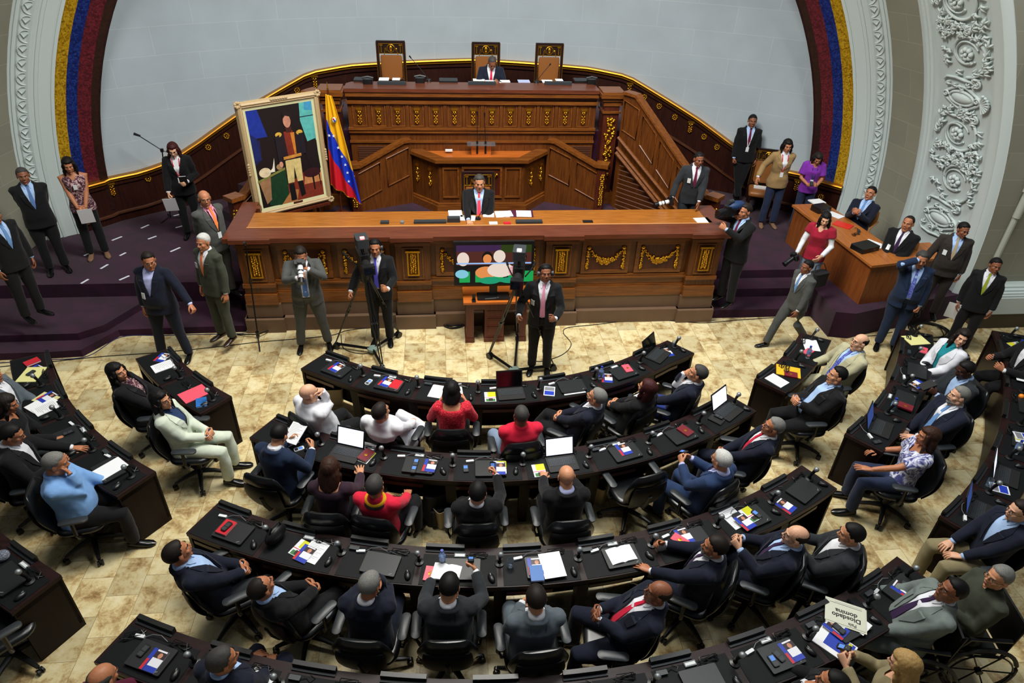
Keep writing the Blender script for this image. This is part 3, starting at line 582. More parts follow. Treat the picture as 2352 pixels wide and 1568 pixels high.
# ================================================================== CURVED DESK ROWS
RF = {1: 3.66, 2: 4.97, 3: 6.28, 4: 7.58}; RN = {1: 4.10, 2: 5.40, 3: 6.72, 4: 8.03}
def roff(phi): return 0.0112 * max(0, phi - 35) + 0.0065 * max(0, -phi - 35)
def P2(r, phi, z=0.0): p = polar(r + roff(phi), phi); p.z = z; return p
def arcstrip(mb, r0, r1, a0, a1, z0, z1, mt, n=None):
    n = n or max(2, int(abs(a1 - a0) / 2)); R = []
    for i in range(n + 1):
        a = a0 + (a1 - a0) * i / n; R.append([P2(r0, a, z0), P2(r1, a, z0), P2(r1, a, z1), P2(r0, a, z1)])
    mb.rings(R, mt)
DT = 0.74
def desk_row(k, divs, label, ends=(1, 1)):
    a0, a1 = divs[0], divs[-1]; c = P2((RF[k] + RN[k]) / 2, (a0 + a1) / 2)
    t = thing('curved_desk', label, 'desk', (c.x, c.y, 0), 0, 'curved rows of chamber desks')
    mb = MB(); arcstrip(mb, RF[k], RN[k], a0, a1, .695, DT, DESKE); arcstrip(mb, RF[k] + .02, RN[k] - .02, a0, a1, .645, .695, DESKW); mb.build('desktop', t, world=True)
    mb = MB(); arcstrip(mb, RF[k] + .02, RF[k] + .05, a0, a1, .06, .69, DESKW); mb.build('modesty_panel', t, world=True)
    for a, b in zip(divs, divs[1:]):
        g = .9 * 3.9 / RF[k] * .45
        mb = MB(); arcstrip(mb, RF[k] + .085, RN[k] - .012, a + g, b - g, DT, DT + .004, MATB); mb.build('desk_mat', t, world=True)
        mb = MB(); w_ = (b - a) * .5; mb.M = Mx()
        arcstrip(mb, RF[k] - .005, RF[k] + .035, a + g + .1, a + g + .1 + w_, DT, DT + .055, BLK, 3); arcstrip(mb, RF[k] + .035, RF[k] + .06, a + g + .1, a + g + .1 + w_, DT, DT + .012, DGREY, 3); mb.build('monitor_housing', t, world=True)
        mb = MB(); arcstrip(mb, RN[k] - .03, RN[k] - .012, a + g * 2, a + g * 2 + (b - a) * .55, .60, .645, mat('drawer_front', (70, 34, 22), .4), 3); mb.build('drawer', t, world=True)
    for a in divs[1:-1]:
        mb = MB(); p0 = P2(RN[k] - .07, a, .645); q = P2(RN[k] - .11, a, 0); r_ = V((cos(rad(a)), sin(rad(a)), 0)); f = V((sin(rad(a)), -cos(rad(a)), 0))
        R = [[c_ + r_ * (u * w_) + f * (v * d_) for u, v in ((-1, -1), (1, -1), (1, 1), (-1, 1))] for c_, w_, d_ in ((q, .045, .035), (p0, .06, .05))]
        mb.rings(R, DESKW); mb.build('leg', t, world=True)
    for a, on in ((a0, ends[0]), (a1, ends[1])):
        if on:
            s = 1 if a == a0 else -1; da_ = s * 1.6 / RF[k] * 3.6 * .35
            mb = MB(); R = [[P2(RF[k] + .005, x, z) for x in (a, a + da_)] + [P2(RN[k] - .01, x, z) for x in (a + da_, a)] for z in (0.0, .70)]
            mb.rings(R, DESKW); mb.build('end_panel', t, world=True)
    return t
DIVS = {'C1': [-38.6, -27.2, -15.8, -4.4, 7.1, 18.6, 30.1, 41.2], 'C2': [-33.0, -24.3, -15.8, -7.2, 1.4, 9.9, 18.4, 26.9, 35.4],
        'C3': [-28.9, -22.1, -15.5, -8.8, -2.1, 4.6, 11.3, 18.0, 24.6, 31.4], 'C4': [-26.6, -21.0, -15.5, -10.0, -4.4, 1.1, 6.7, 12.2, 17.7, 23.2, 28.8],
        'L2': [-58.6, -50.2, -41.4], 'L3': [-65.6, -58.8, -51.8, -44.6, -37.2], 'L4': [-61.5, -56, -50.4, -44.9, -39.4, -33.8],
        'R2': [41.8, 50.3, 59.0], 'R3': [39.6, 46.3, 53.0, 59.6, 66.2], 'R4': [35.4, 41.1, 46.8, 52.5, 58.2, 63.9, 69.6]}
desk_row(1, DIVS['C1'], 'front curved desk row of the middle block, nearest the cameras')
desk_row(2, DIVS['C2'], 'second curved desk row of the middle block')
desk_row(3, DIVS['C3'], 'third curved desk row of the middle block')
desk_row(4, DIVS['C4'], 'fourth curved desk row of the middle block, along the bottom edge')
desk_row(2, DIVS['L2'], 'short two seat desk of the left block beside the woman in white')
desk_row(3, DIVS['L3'], 'long desk of the left block in front of the man in a light blue shirt')
desk_row(4, DIVS['L4'], 'desk of the left block at the bottom left corner')
desk_row(2, DIVS['R2'], 'short two seat desk of the right block in front of the man in beige')
desk_row(3, DIVS['R3'], 'middle desk of the right block in front of the woman in the patterned blouse')
desk_row(4, DIVS['R4'], 'outermost desk of the right block at the right edge')
# ================================================================== TASK CHAIR
def make_chair():
    t = thing('office_chair', 'x', 'chair', (0, 0, 0), 0, 'black leather office chairs')
    mb = MB()     # padded backrest, front and back faces closed
    R = []
    for i in range(15):
        u = i / 14; z = .48 + .50 * u; w_ = .205 + .055 * sin(pi * min(1, u * 1.15) ** 1.2) - (.05 * max(0, (u - .85) / .15) ** 2) - .02 * (u < .05); th = .030 + .016 * (u > .62) * sin(pi * (u - .62) / .38); y = -.215 - .12 * u - .03 * sin(pi * u)
        th = max(th * (1 if 0 < i < 14 else .35), .008); ring = []
        for j in range(20):
            a = 2 * pi * j / 20; x = w_ * (abs(cos(a)) ** .55) * (1 if cos(a) > 0 else -1); ring.append((x, y + .55 * x * x + th * sin(a), z))
        R.append(ring)
    mb.rings(R, LEA); mb.build('backrest', t, ang=50)
    mb = MB(); R = []
    for i in range(11):
        u = i / 10; z = .46 + .38 * u; w_ = .17 + .045 * sin(pi * u * .8); y = -.262 - .10 * u - .03 * sin(pi * u); th = .022 if 0 < i < 10 else .01
        R.append([(w_ * (abs(cos(a)) ** .6) * (1 if cos(a) > 0 else -1), y + .4 * (w_ * cos(a)) ** 2 + th * sin(a), z) for a in [2 * pi * j / 16 for j in range(16)]])
    mb.rings(R, FABK); mb.tube([(0, -.20, .43), (0, -.28, .45), (0, -.33, .56), (0, -.365, .7)], .028, FABK, 8); mb.build('back_shell', t, ang=50)
    mb = MB(); R = []
    for z, s, q in ((.405, .80, 0), (.42, .93, 0), (.445, 1, 0), (.47, 1, 0), (.487, .94, 0), (.493, .8, 0)):
        R.append([(x * s, y * s + .01, z + .0) for x, y in rrect(.50, .48, .14, 5)])
    mb.rings(R, LEA); mb.build('seat', t, ang=50)
    for s in (-1, 1):
        mb = MB(); R = []
        for z, q in ((.665, .75), (.675, 1), (.69, 1), (.70, .7)): R.append([(s * .285 + x * q, y * q + .02, z) for x, y in rrect(.085, .27, .04, 4)])
        mb.rings(R, ARMR); a = mb.build('armrest', t, ang=50)
        mb = MB(); mb.tube([(s * .14, .0, .41), (s * .27, .0, .42), (s * .30, 0, .50), (s * .29, 0, .665)], .02, BLK, 7); mb.build('arm_support', a)
    mb = MB(); mb.cyl((0, 0, .12), (0, 0, .30), .032, BLK, 10); mb.cyl((0, 0, .28), (0, 0, .41), .019, STEEL, 8); mb.cbox((0, 0, .40), (.2, .26, .04), BLK); mb.build('gas_column', t)
    for k in range(5):
        a = 2 * pi * k / 5 + .3; c, s = cos(a), sin(a); mb = MB()
        mb.tube([(0, 0, .125), (c * .16, s * .16, .115), (c * .30, s * .30, .082)], [.034, .026, .018], BLK, 7); l = mb.build('base_leg', t)
        mb = MB(); p = V((c * .305, s * .305, 0)); n = V((-s, c, 0))
        for q in (-1, 1): mb.cyl(p + n * (q * .010) + V((0, 0, .03)), p + n * (q * .028) + V((0, 0, .03)), .03, BLK, 10)
        mb.cyl(p + V((0, 0, .03)), p + V((0, 0, .075)), .012, BLK, 6); mb.build('castor', l)
    return t
CHAIR0 = make_chair(); CHAIR_USED = [False]; NCH = 0
def chair(x, y, rz, label, z=0.0):
    if not CHAIR_USED[0]: CHAIR_USED[0] = True; o = CHAIR0; o.location = (x, y, z); o.rotation_euler = (0, 0, rz); o['label'] = label; CHAIRS.append((o, x, y)); return o
    o = dup(CHAIR0, (x, y, z), rz, label); CHAIRS.append((o, x, y)); return o
CHAIRS = []
# ================================================================== PEOPLE
TMP = bpy.data.scenes.new('tmp')
def remesh(mb, voxel, smooth=4, fac=.5):
    me = bpy.data.meshes.new('t'); me.from_pydata([tuple(p) for p in mb.v], [], mb.f); me.update()
    o = bpy.data.objects.new('t', me); TMP.collection.objects.link(o)
    m = o.modifiers.new('r', 'REMESH'); m.mode = 'VOXEL'; m.voxel_size = voxel; m.use_smooth_shade = True
    if smooth: s = o.modifiers.new('s', 'SMOOTH'); s.iterations = smooth; s.factor = fac
    vl = TMP.view_layers[0]; vl.update(); dg = vl.depsgraph
    out = bpy.data.meshes.new_from_object(o.evaluated_get(dg), depsgraph=dg)
    vs = [v.co.copy() for v in out.vertices]; fs = [tuple(p.vertices) for p in out.polygons]
    bpy.data.objects.remove(o); bpy.data.meshes.remove(me); bpy.data.meshes.remove(out); return vs, fs
def skin(name, c): return mat(name, c, .48, vary=(30, .06), spec=.35)
SKINS = {'light': skin('light_skin', (222, 170, 138)), 'mid': skin('medium_skin', (204, 144, 108)), 'tan': skin('tan_skin', (180, 118, 84)), 'brown': skin('brown_skin', (138, 86, 60)), 'dark': skin('dark_skin', (68, 42, 32))}
HAIRM = {k: mat('hair_' + k, c, .62, spec=.25, bump=(190, .5, .0016), vary=(90, .2)) for k, c in dict(black=(14, 12, 12), dark=(30, 23, 19), brown=(54, 32, 22), red=(58, 20, 20), grey=(118, 118, 114), dgrey=(62, 60, 58), white=(190, 190, 186), blonde=(168, 136, 84)).items()}
EYEW = mat('eye_white', (210, 205, 200), .25); EYED = mat('eye_iris', (26, 16, 12), .15); LIPM = mat('lips', (138, 74, 66), .4)
NAILM = None
def cloth(name, c, v=.10, rough=.85, bs=55, stripe=None):
    return mat(name, c, rough, vary=(9, v), bump=(bs, .25, .0022), spec=.25, sheen=.08)
CL = {}
for n_, c_ in dict(navy=(17, 23, 40), black=(13, 13, 16), charcoal=(38, 42, 46), grey=(88, 98, 106), midgrey=(72, 74, 72), lgrey=(112, 122, 118), beige=(178, 174, 142), white=(222, 224, 230), cream=(206, 216, 198),
    blue=(36, 56, 92), steel=(24, 40, 66), sky=(122, 166, 220), olive=(58, 62, 50), brown=(46, 40, 36), tan=(150, 122, 80), red=(190, 24, 44), crimson=(214, 30, 60), maroon=(84, 18, 44), plum=(48, 28, 42), purple=(122, 44, 160), teal=(26, 128, 138),
    jeans=(34, 44, 70), ljeans=(120, 138, 162), royal=(34, 52, 120), khaki=(134, 124, 92), pink=(226, 150, 176), tiered=(204, 26, 60), tieorange=(232, 130, 70), tiecoral=(232, 66, 86), tieblue=(36, 52, 150), tieviolet=(88, 84, 210), tiestripe=(84, 118, 170), tiegold=(176, 156, 128), tielime=(150, 160, 50), tiemaroon=(104, 24, 58), tiepurple=(52, 30, 66), tiesky=(100, 140, 190), shirtblue=(164, 192, 232), shirtviolet=(190, 196, 240), dress=(94, 56, 66), floral=(120, 124, 170), darkred=(150, 22, 46)).items():
    CL[n_] = cloth('cloth_' + n_, c_)
def pattern(m, c0, c1, c2, sc):
    nt = m.node_tree; b = nt.nodes['Principled BSDF']; tc = nt.nodes.new('ShaderNodeTexCoord'); n = nt.nodes.new('ShaderNodeTexNoise'); n.inputs['Scale'].default_value = sc; n.inputs['Distortion'].default_value = 3; n.inputs['Detail'].default_value = 2
    nt.links.new(tc.outputs['Object'], n.inputs['Vector']); nt.links.new(ramp(nt, n.outputs['Fac'], [(.40, c0), (.5, c1), (.60, c2)]), b.inputs['Base Color'])
pattern(CL['floral'], (70, 74, 130), (150, 150, 190), (222, 226, 236), 9); pattern(CL['dress'], (58, 24, 38), (94, 56, 66), (190, 160, 160), 14); pattern(CL['tieblue'], (28, 40, 130), (44, 62, 170), (150, 160, 220), 60)
pattern(CL['red'], (150, 14, 30), (200, 26, 44), (224, 60, 78), 26)
RADEF = None
def headmesh(kind):
    mb = MB(); S = None; fat = {'m': 0, 'h': 1, 'f': -1}[kind]; E = lambda c, r: mb.ell(c, r, None, 16, 12)
    E((0, -.012, .035), (.075, .096, .084)); E((0, .022, -.025), (.061 + .005 * fat, .068, .085)); E((0, .026, -.072), (.050 + .010 * fat, .052, .040 + .004 * fat)); E((0, .066, -.098), (.020 + .004 * fat, .018, .017))
    E((0, .074, .030), (.046, .017, .011)); mb.tube([(0, .078, .028), (0, .094, .0), (0, .107, -.020)], [.009, .010, .0135], None, 8)
    for s in (-1, 1):
        E((s * .012, .096, -.024), (.009, .011, .008)); E((s * .040, .056, -.018), (.022 + .004 * fat, .022, .024)); mb.ell((s * (.079), -.008, .0), (.008, .022, .033), None, 10, 8, Mx.Rotation(s * .35, 3, 'Z')); E((s * .045, -.0, -.065), (.02 + .012 * fat, .04, .035))
        E((s * .030, .0695, .017), (.017, .0115, .0085)); E((s * .030, .068, -.003), (.015, .0105, .005))
    E((0, .087, -.052), (.021, .011, .006)); E((0, .085, -.064), (.018, .011, .008))
    mb.tube([(0, -.02, -.04), (0, -.028, -.10), (0, -.040, -.19)], [.056 + .006 * fat, .054 + .007 * fat, .064 + .006 * fat], None, 16)
    if fat > 0: E((0, .03, -.112), (.045, .045, .022))
    vs, fs = remesh(mb, .0058, 3, .4)
    ms = [3 if (abs(v.x) < .021 and .086 < v.y and -.070 < v.z < -.047) else 0 for v in vs]
    fm = [3 if all(ms[i] == 3 for i in f) else 0 for f in fs]; return vs, fs, fm
HEADS = {k: headmesh(k) for k in 'mhf'}
def handmesh(curl, spread=.12):      # right hand, wrist at origin, fingers +Y, palm -Z, thumb towards -X
    mb = MB(); R = []
    for y, w_, h_ in ((-.02, .026, .021), (.0, .027, .020), (.03, .036, .017), (.06, .041, .015), (.085, .041, .013), (.094, .036, .009)): R.append([(w_ * cos(a), y, h_ * sin(a)) for a in [2 * pi * j / 12 for j in range(12)]])
    mb.rings(R, 0)
    for i, (x, L, r) in enumerate(((-.030, .072, .0088), (-.010, .080, .0092), (.011, .074, .0088), (.031, .060, .0076))):
        p = V((x, .085, 0)); d = V((sin(spread * (i - 1.5)), cos(spread * (i - 1.5)), 0)); a = 0; P = [p - d * .02]; rr = [r * 1.05]; seg = [L * .48, L * .30, L * .26]
        P.append(p.copy()); rr.append(r * 1.05)
        for k, s in enumerate(seg):
            a += rad(curl * (1 + .12 * i)) * (1, .9, .6)[k]; q = d * cos(a) - V((0, 0, sin(a))); p = p + q * s; P.append(p.copy()); rr.append(r * (1, .92, .8)[k])
        P.append(p + q * .004); rr.append(r * .4); mb.tube(P, rr, 0, 7, up=(1, 0, 0))
    c = rad(curl); mb.tube([(-.022, .012, -.004), (-.042, .034, -.012), (-.056, .058, -.016 - .012 * sin(c)), (-.054, .084, -.018 - .03 * sin(c)), (-.052, .089, -.02 - .033 * sin(c))], [.014, .0125, .0105, .009, .004], 0, 7)
    return mb.v, mb.f
HANDS = {k: handmesh(c, s) for k, c, s in (('flat', 6, .16), ('relax', 24, .10), ('curl', 48, .05), ('grip', 72, .03))}
def ellring(c, rx, ry, M3, n=20, sq=1.0):
    R = []
    for j in range(n):
        a = 2 * pi * j / n; ca, sa = cos(a), sin(a); x = rx * (abs(ca) ** sq) * (1 if ca > 0 else -1); y = ry * (abs(sa) ** sq) * (1 if sa > 0 else -1); R.append(c + M3 @ V((x, y, 0)))
    return R
def torso_rings(mb, SP, TM_, secs, off):
    R = []
    for z, rx, ry, y in secs: R.append(ellring(TM_ @ V((0, y, z)), rx + off, ry + off, TM_.to_3x3(), 20, .85))
    mb.rings(R, None)
def ik(a, b, l1, l2, pole):
    d = b - a; L = d.length
    if L > (l1 + l2) * .995: b = a + d.normalized() * (l1 + l2) * .995; d = b - a; L = d.length
    x = (l1 * l1 - l2 * l2 + L * L) / (2 * L); h = sqrt(max(l1 * l1 - x * x, 0)); n = d.normalized(); p = pole - n * pole.dot(n); p.normalize(); return a + n * x + p * h, b
SIT = dict(lap=((.09, .30, .665), 'relax'), join=((.035, .27, .71), 'curl'), desk=((.17, .44, .80), 'flat'), arm=((.28, .22, .735), 'relax'), chin=((.05, .155, 1.06), 'curl'), face=((.03, .175, 1.13), 'relax'), phone=((.07, .30, .93), 'grip'), chest=((.045, .27, .86), 'curl'), typ=((.13, .50, .80), 'relax'), read=((.15, .38, .86), 'curl'), up=((.22, .42, .95), 'grip'), knee=((.15, .40, .66), 'relax'))
STD = dict(side=((.25, .05, .74), 'relax'), back=((.06, -.19, .86), 'curl'), front=((.04, .23, .90), 'curl'), pocket=((.21, .10, .84), 'grip'), cam=((.07, .27, 1.46), 'grip'), camlow=((.03, .32, 1.30), 'grip'), pan=((.18, .36, 1.12), 'grip'), hold=((.08, .26, 1.05), 'grip'), reach=((.52, .18, 1.02), 'curl'), book=((.12, .22, 1.08), 'curl'), lean=((.38, .24, .80), 'flat'), brow=((.05, .14, 1.60), 'curl'), lens=((.05, .40, 1.40), 'grip'), shoulder=((.12, .10, 1.50), 'grip'), swing=((.24, .20, .80), 'relax'), swingb=((.27, -.16, .80), 'relax'), low=((.22, .20, .86), 'grip'))
PEOPLE = {}
def person(label, px, py, heading=0, floor=0.0, sit=True, h=1.03, lean=0, twist=0, hy=0, hp=0, L='lap', R='lap', legs=None, top='suit', col='navy', pants=None, shirt='white', tie=None, skin_='tan', hair='short', hc='dark', beard=None, glasses=False, fat=0, kind=None, seat=.44, chair_=None, chz=None, badge=None, lany=None, hz_=None, cuff=True, extra=None, open_=.0, chdist=0, croll=0, group=None, shoes='black', face_=True, xyz=None):
    Hk = 'h' if fat > .5 else ('f' if kind == 'f' else 'm'); sk = SKINS[skin_]; female = kind == 'f'
    W = 1.05 + .10 * fat - (.10 if female else 0); D = 1 + .30 * max(fat, 0)
    pz0 = .92; pz = seat + .075 if sit else .92
    if sit and chair_: lean = max(lean - 10, -19); hp -= 6
    TMx = Mx.Translation((0, 0, pz)) @ Mx.Rotation(rad(twist), 4, 'Z') @ Mx.Rotation(rad(-lean), 4, 'X') @ Mx.Translation((0, 0, -pz0))
    T = lambda x, y, z: TMx @ V((x, y, z))
    HM = TMx @ Mx.Translation((0, -.008, 1.44)) @ Mx.Rotation(rad(hy), 4, 'Z') @ Mx.Rotation(rad(hp) * .9, 4, 'X') @ Mx.Translation((0, .034, .150)); hc_ = HM.to_translation() @ Mx.Scale(1.07, 4)
    # placement: head centre goes exactly to the photographed spot
    zc = floor + hc_.z * h
    tgt = V(xyz) if xyz else at(px, py, zc); Rz = Mx.Rotation(rad(heading), 3, 'Z'); off = Rz @ (V((hc_.x, hc_.y, 0)) * h); loc = V((tgt.x - off.x, tgt.y - off.y, floor))
    # ---- limbs
    sh = {s: T(s * .165 * W, -.005, 1.395) for s in (-1, 1)}; arms = {}
    for s, spec in ((-1, L), (1, R)):
        tb = SIT if sit else STD; (tx, ty, tz), hk = tb[spec] if isinstance(spec, str) else spec
        if sit: wz = V((s * tx, ty, tz + (seat - .50)))
        else: wz = V((s * tx, ty, tz))
        if (tz > .98 and sit) or (not sit and tz > 1.0) or (not sit and spec in ('side', 'back', 'front', 'pocket')): 
            dz = (pz0 + .0) if not sit else (pz0 + .0 - 0)
            if sit: wz = TMx @ V((s * tx, ty, tz - pz + pz0))
            else: wz = TMx @ V((s * tx, ty, tz))
        pole = V((s * .55, -.45, -.8)) if spec not in ('shoulder', 'brow', 'cam', 'camlow', 'lens') else V((s * .9, -.1, -.7))
        if spec == 'back': pole = V((s * .9, -.5, 0))
        el, wr = ik(sh[s], wz, .285, .255, pole); arms[s] = (sh[s], el, wr, hk, spec)
    hip = {s: V((s * .088 * W, 0, pz)) for s in (-1, 1)}; legd = {}
    if sit:
        lg = legs or 'norm'
        for s in (-1, 1):
            kx = {'norm': .13, 'wide': .20, 'cross': .10, 'narrow': .07}.get(lg, .13); kz = seat + .06; fy = .42
            kn = V((s * kx, .43, kz)); an = V((s * kx, fy, .09))
            if lg == 'cross' and s == 1: kn = V((.02, .44, kz + .11)); an = V((-.16, .60, .24))
            if lg == 'figure4' and s == 1: kn = V((.32, .30, kz + .10)); an = V((-.10, .42, kz + .13))
            if lg == 'tuck': kn = V((s * kx, .30, kz)); an = V((s * kx, .10, .09))
            if lg == 'out': an = V((s * kx, .62, .09)); kn = V((s * kx, .42, kz + .0))
            legd[s] = (hip[s], kn, an)
    else:
        for s in (-1, 1):
            an = V((s * .11, 0, .085)); kn = V((s * .10, .02, .50))
            if legs == 'wide': an = V((s * .20, 0, .085)); kn = V((s * .15, .02, .49))
            if legs == 'stride': an = V((s * .09, .34 if s == 1 else -.36, .085 if s == 1 else .14)); kn = V((s * .09, .22 if s == 1 else -.06, .50))
            if legs == 'cross': an = V((-.04 if s == 1 else .0, .10 if s == 1 else 0, .085)); kn = V((s * .05, .05, .5))
            legd[s] = (hip[s], kn, an)
    belly = .04 * max(fat, 0)
    secs = [(.84, .150 * W, .105 * D, -.01), (.90, .168 * W, .118 * D, -.005), (.98, .160 * W, .112 * D + belly, .005 + belly * .5), (1.08, .148 * W, .106 * D + belly, .01 + belly * .7), (1.18, .152 * W, .108 * D + belly * .5, .01 + belly * .4), (1.28, .168 * W, .115 * D, .008), (1.36, .172 * W, .108 * D, 0), (1.41, .145 * W, .088, -.004), (1.45, .085, .068, -.006), (1.485, .060, .062, -.004)]
    if female: secs[5] = (1.28, .150 * W, .128 * D, .018); secs[3] = (1.08, .132 * W, .098 * D, .0); secs[1] = (.90, .182 * W, .125 * D, -.01)
    def limbs(mb, oa, ol, cutw=0, do_arm=True, do_leg=True, short=None):
        if do_arm:
            for s in (-1, 1):
                a, e, w_ = arms[s][:3]; we = e + (w_ - e) * (1 - cutw)
                if short: mb.tube([a - (T(0, 0, 1.4) - T(0, 0, 1.38)) * 0 + (T(0, 0, 1.4) - a) * .25, a, a + (e - a) * short], [.066 + oa, .064 + oa * 1.4, .062 + oa * 2.2], None, 12)
                else: mb.tube([a + (T(0, 0, 1.38) - a) * .3, a, a + (e - a) * .5, e, e + (we - e) * .5, we], [.058 + oa, .060 + oa, .050 + oa * 1.1, .042 + oa * 1.2, .038 + oa * 1.1, .030 + oa * 1.25], None, 12)
        if do_leg:
            for s in (-1, 1):
                a, k, n = legd[s]; mb.tube([a, a + (k - a) * .5, k, k + (n - k) * .4, n], [.092 * W + ol, .080 * W + ol, .060 + ol * 1.2, .054 + ol * 1.3, .040 + ol * 2.2], None, 14)
    # ---- body
    mb = MB(); torso_rings(mb, None, TMx, secs, -.004); limbs(mb, -.002, -.004)
    bare = top in ('sleeveless', 'tee'); vs, fs = remesh(mb, .016 if bare else .022, 3)
    B = MB(); B.add(vs, fs, sk)
    hv, hf, hm = HEADS[Hk]; B.M = HM; o = len(B.v); B.add(hv, hf, sk); li = B.mi(LIPM)
    for i, q in enumerate(hm):
        if q: B.m[len(B.m) - len(hf) + i] = li
    for s in (-1, 1): B.ell((s * .030, .0688, .0085), (.0125, .0125, .0105), EYEW, 10, 8); B.ell((s * .030, .0778, .0085), (.0062, .0045, .0062), EYED, 8, 6)
    B.M = Mx()
    for s in (-1, 1):
        a, e, w_, hk, spec = arms[s][:5]; d = (w_ - e).normalized(); hv, hf = HANDS[hk]
        # palm direction: down for desk/lap, inwards for the rest
        pn = {'desk': V((0, 0, -1)), 'typ': V((0, 0, -1)), 'lap': V((0, 0, -1)), 'knee': V((0, 0, -1)), 'arm': V((0, 0, -1)), 'lean': V((0, 0, -1)), 'chin': V((0, -1, .2)), 'face': V((0, -1, 0)), 'back': V((0, 1, 0)), 'brow': V((0, -1, 0)), 'up': V((-s, 0, 0)), 'shoulder': V((-s, 0, .2))}.get(spec, V((-s, -.25, -.1)))
        hd = d.copy()
        if spec in ('desk', 'typ', 'lap', 'knee', 'arm', 'lean'): hd = V((d.x - s * .15, d.y, d.z * .25)).normalized()
        if spec in ('join', 'chest', 'front'): hd = V((-s * .75, .45, .12)).normalized()
        if spec in ('chin', 'face'): hd = (HM @ V((s * .02, .07, .02 if spec == 'face' else -.06)) - w_).normalized()
        if spec in ('phone', 'read', 'hold', 'up', 'pan'): hd = V((-s * .35, .6, .35)).normalized()
        z = -(pn - hd * pn.dot(hd)).normalized(); x = hd.cross(z).normalized(); B.M = Mx(((x.x, hd.x, z.x, w_.x), (x.y, hd.y, z.y, w_.y), (x.z, hd.z, z.z, w_.z), (0, 0, 0, 1)))
        if s < 0: hv2 = [V((-p.x, p.y, p.z)) for p in hv]; B.add(hv2, [f[::-1] for f in hf], sk)
        else: B.add(hv, hf, sk)
        arms[s] += (hd, w_)
    B.M = Mx(); body = B.build('person', None, ang=80); body.location = loc; body.rotation_euler = (0, 0, rad(heading)); body.scale = (h, h, h); tag(body, label, 'person', group)
    # ---- clothes
    def garment(name, mbx, voxel, m_, sel=None, sm=5):
        vs, fs = remesh(mbx, voxel, sm)
        if sel:
            I = TMx.inverted(); q = []
            for i, v in enumerate(vs):
                u = I @ v; k, lm_ = sel(u); q.append(k)
                if lm_ is not None and abs(abs(u.x) - lm_) < voxel * .75: u.x = lm_ if u.x > 0 else -lm_; vs[i] = TMx @ u; q[i] = True
            fs = [f for f in fs if not all(q[i] for i in f)]
        vs = [v + noise.noise_vector(v * 8.5 + sd) * .0055 + noise.noise_vector(v * 21 + sd) * .0022 for v in vs]
        g = MB(); g.add(vs, fs, m_); return g.build(name, body, ang=80), (vs, fs)
    shm = CL[shirt] if shirt else None; sd = V((len(label) * 1.7, heading * .1, px * .01))
    P_ = MB(); torso_rings(P_, None, TMx, [(z, a, b, c) for z, a, b, c in secs if z < 1.05], .010); limbs(P_, 0, .012, do_arm=False)
    pm = CL[pants or (col if top == 'suit' else 'black')]
    garment('skirt' if legs == 'skirt' else 'trousers', P_, .018, pm)
    neckcut = lambda v: False
    fr = None
    if top == 'suit':
        S_ = MB(); torso_rings(S_, None, TMx, [s_ for s_ in secs if s_[0] > .95], .008); S_.tube([T(0, -.008, 1.44), T(0, -.004, 1.505)], [.073, .070], None, 16)
        for s in (-1, 1): a, e, w_ = arms[s][:3]; S_.tube([e, e + (w_ - e) * .7, w_ + (w_ - e).normalized() * .004], [.040, .037, .036], None, 10)
        sh_o, sg = garment('shirt', S_, .013, shm, sm=3)
        J_ = MB(); hem = [(.80 if not sit else .86, .178 * W, .128 * D, -.005)]
        js = hem + [(z, a + (.006 if z < 1.2 else .002), b + .004, c) for z, a, b, c in secs if .88 < z < 1.44] + [(1.455, .090, .078, -.014), (1.485, .078, .072, -.022)]
        torso_rings(J_, None, TMx, js, .018); limbs(J_, .016, 0, cutw=.09, do_leg=False)
        for s in (-1, 1): J_.ell(T(s * .158 * W, -.005, 1.392), (.076, .076, .064), None, 12, 8)
        bt = 1.12 - (.0 if not female else -.04); ow = open_
        def vsel(v): 
            if v.y < .02: return False, None
            if v.y > .19 + .06 * max(fat, 0): return False, None
            if v.z > 1.50: return hypot(v.x, v.y) < .12, None
            lim = (.078 * ((v.z - bt) / (1.44 - bt)) ** .85 if v.z > bt else -1) ; lim = max(lim, ow * (1 if v.z < 1.40 else 1.2)); lim = max(lim, .058 if v.z > 1.43 else lim)
            return abs(v.x) < lim - .001, (lim if lim > 0 and v.z < 1.47 else None)
        jk, jg = garment('jacket', J_, .013, CL[col], vsel, sm=4)
        if tie: fr = sg
        if not sit or True:
            bv = BVHTree.FromPolygons([tuple(v) for v in jg[0]], jg[1]); 
            for s in (-1, 1):
                lm = MB()
                P = [(.084, 1.455, .014), (.100, 1.40, .032), (.094 + ow * .6, 1.33, .036), (.070 + ow, 1.24, .030), (.028 + ow, bt + .02, .010)]
                if surf_strip(lm, bv, TMx, [(s * x, z, w_) for x, z, w_ in P], .010, CL[col]): lm.build('lapel', body, ang=50)
    elif top in ('shirt', 'jacket_closed', 'tee', 'sleeveless', 'vest'):
        S_ = MB(); torso_rings(S_, None, TMx, [((.82 if not sit else .88), .180 * W, .126 * D, -.005)] + [s_ for s_ in secs if .88 < s_[0] < (1.44 if female else 1.47)], .016)
        if top == 'vest':
            V_ = MB(); limbs(V_, .008, 0, cutw=.03, do_leg=False); limbs(S_, .012, 0, do_leg=False, short=.45); garment('shirt', V_, .014, shm)
        elif top == 'tee': limbs(S_, .010, 0, do_leg=False, short=.75)
        elif top == 'sleeveless': pass
        else: limbs(S_, .013, 0, cutw=.05, do_leg=False)
        if top != 'sleeveless':
            for s in (-1, 1): S_.ell(T(s * .150 * W, -.005, 1.395), (.078, .074, .064), None, 12, 8)
        if not female: S_.tube([T(0, -.008, 1.44), T(0, -.006, 1.50)], [.078, .072], None, 16)
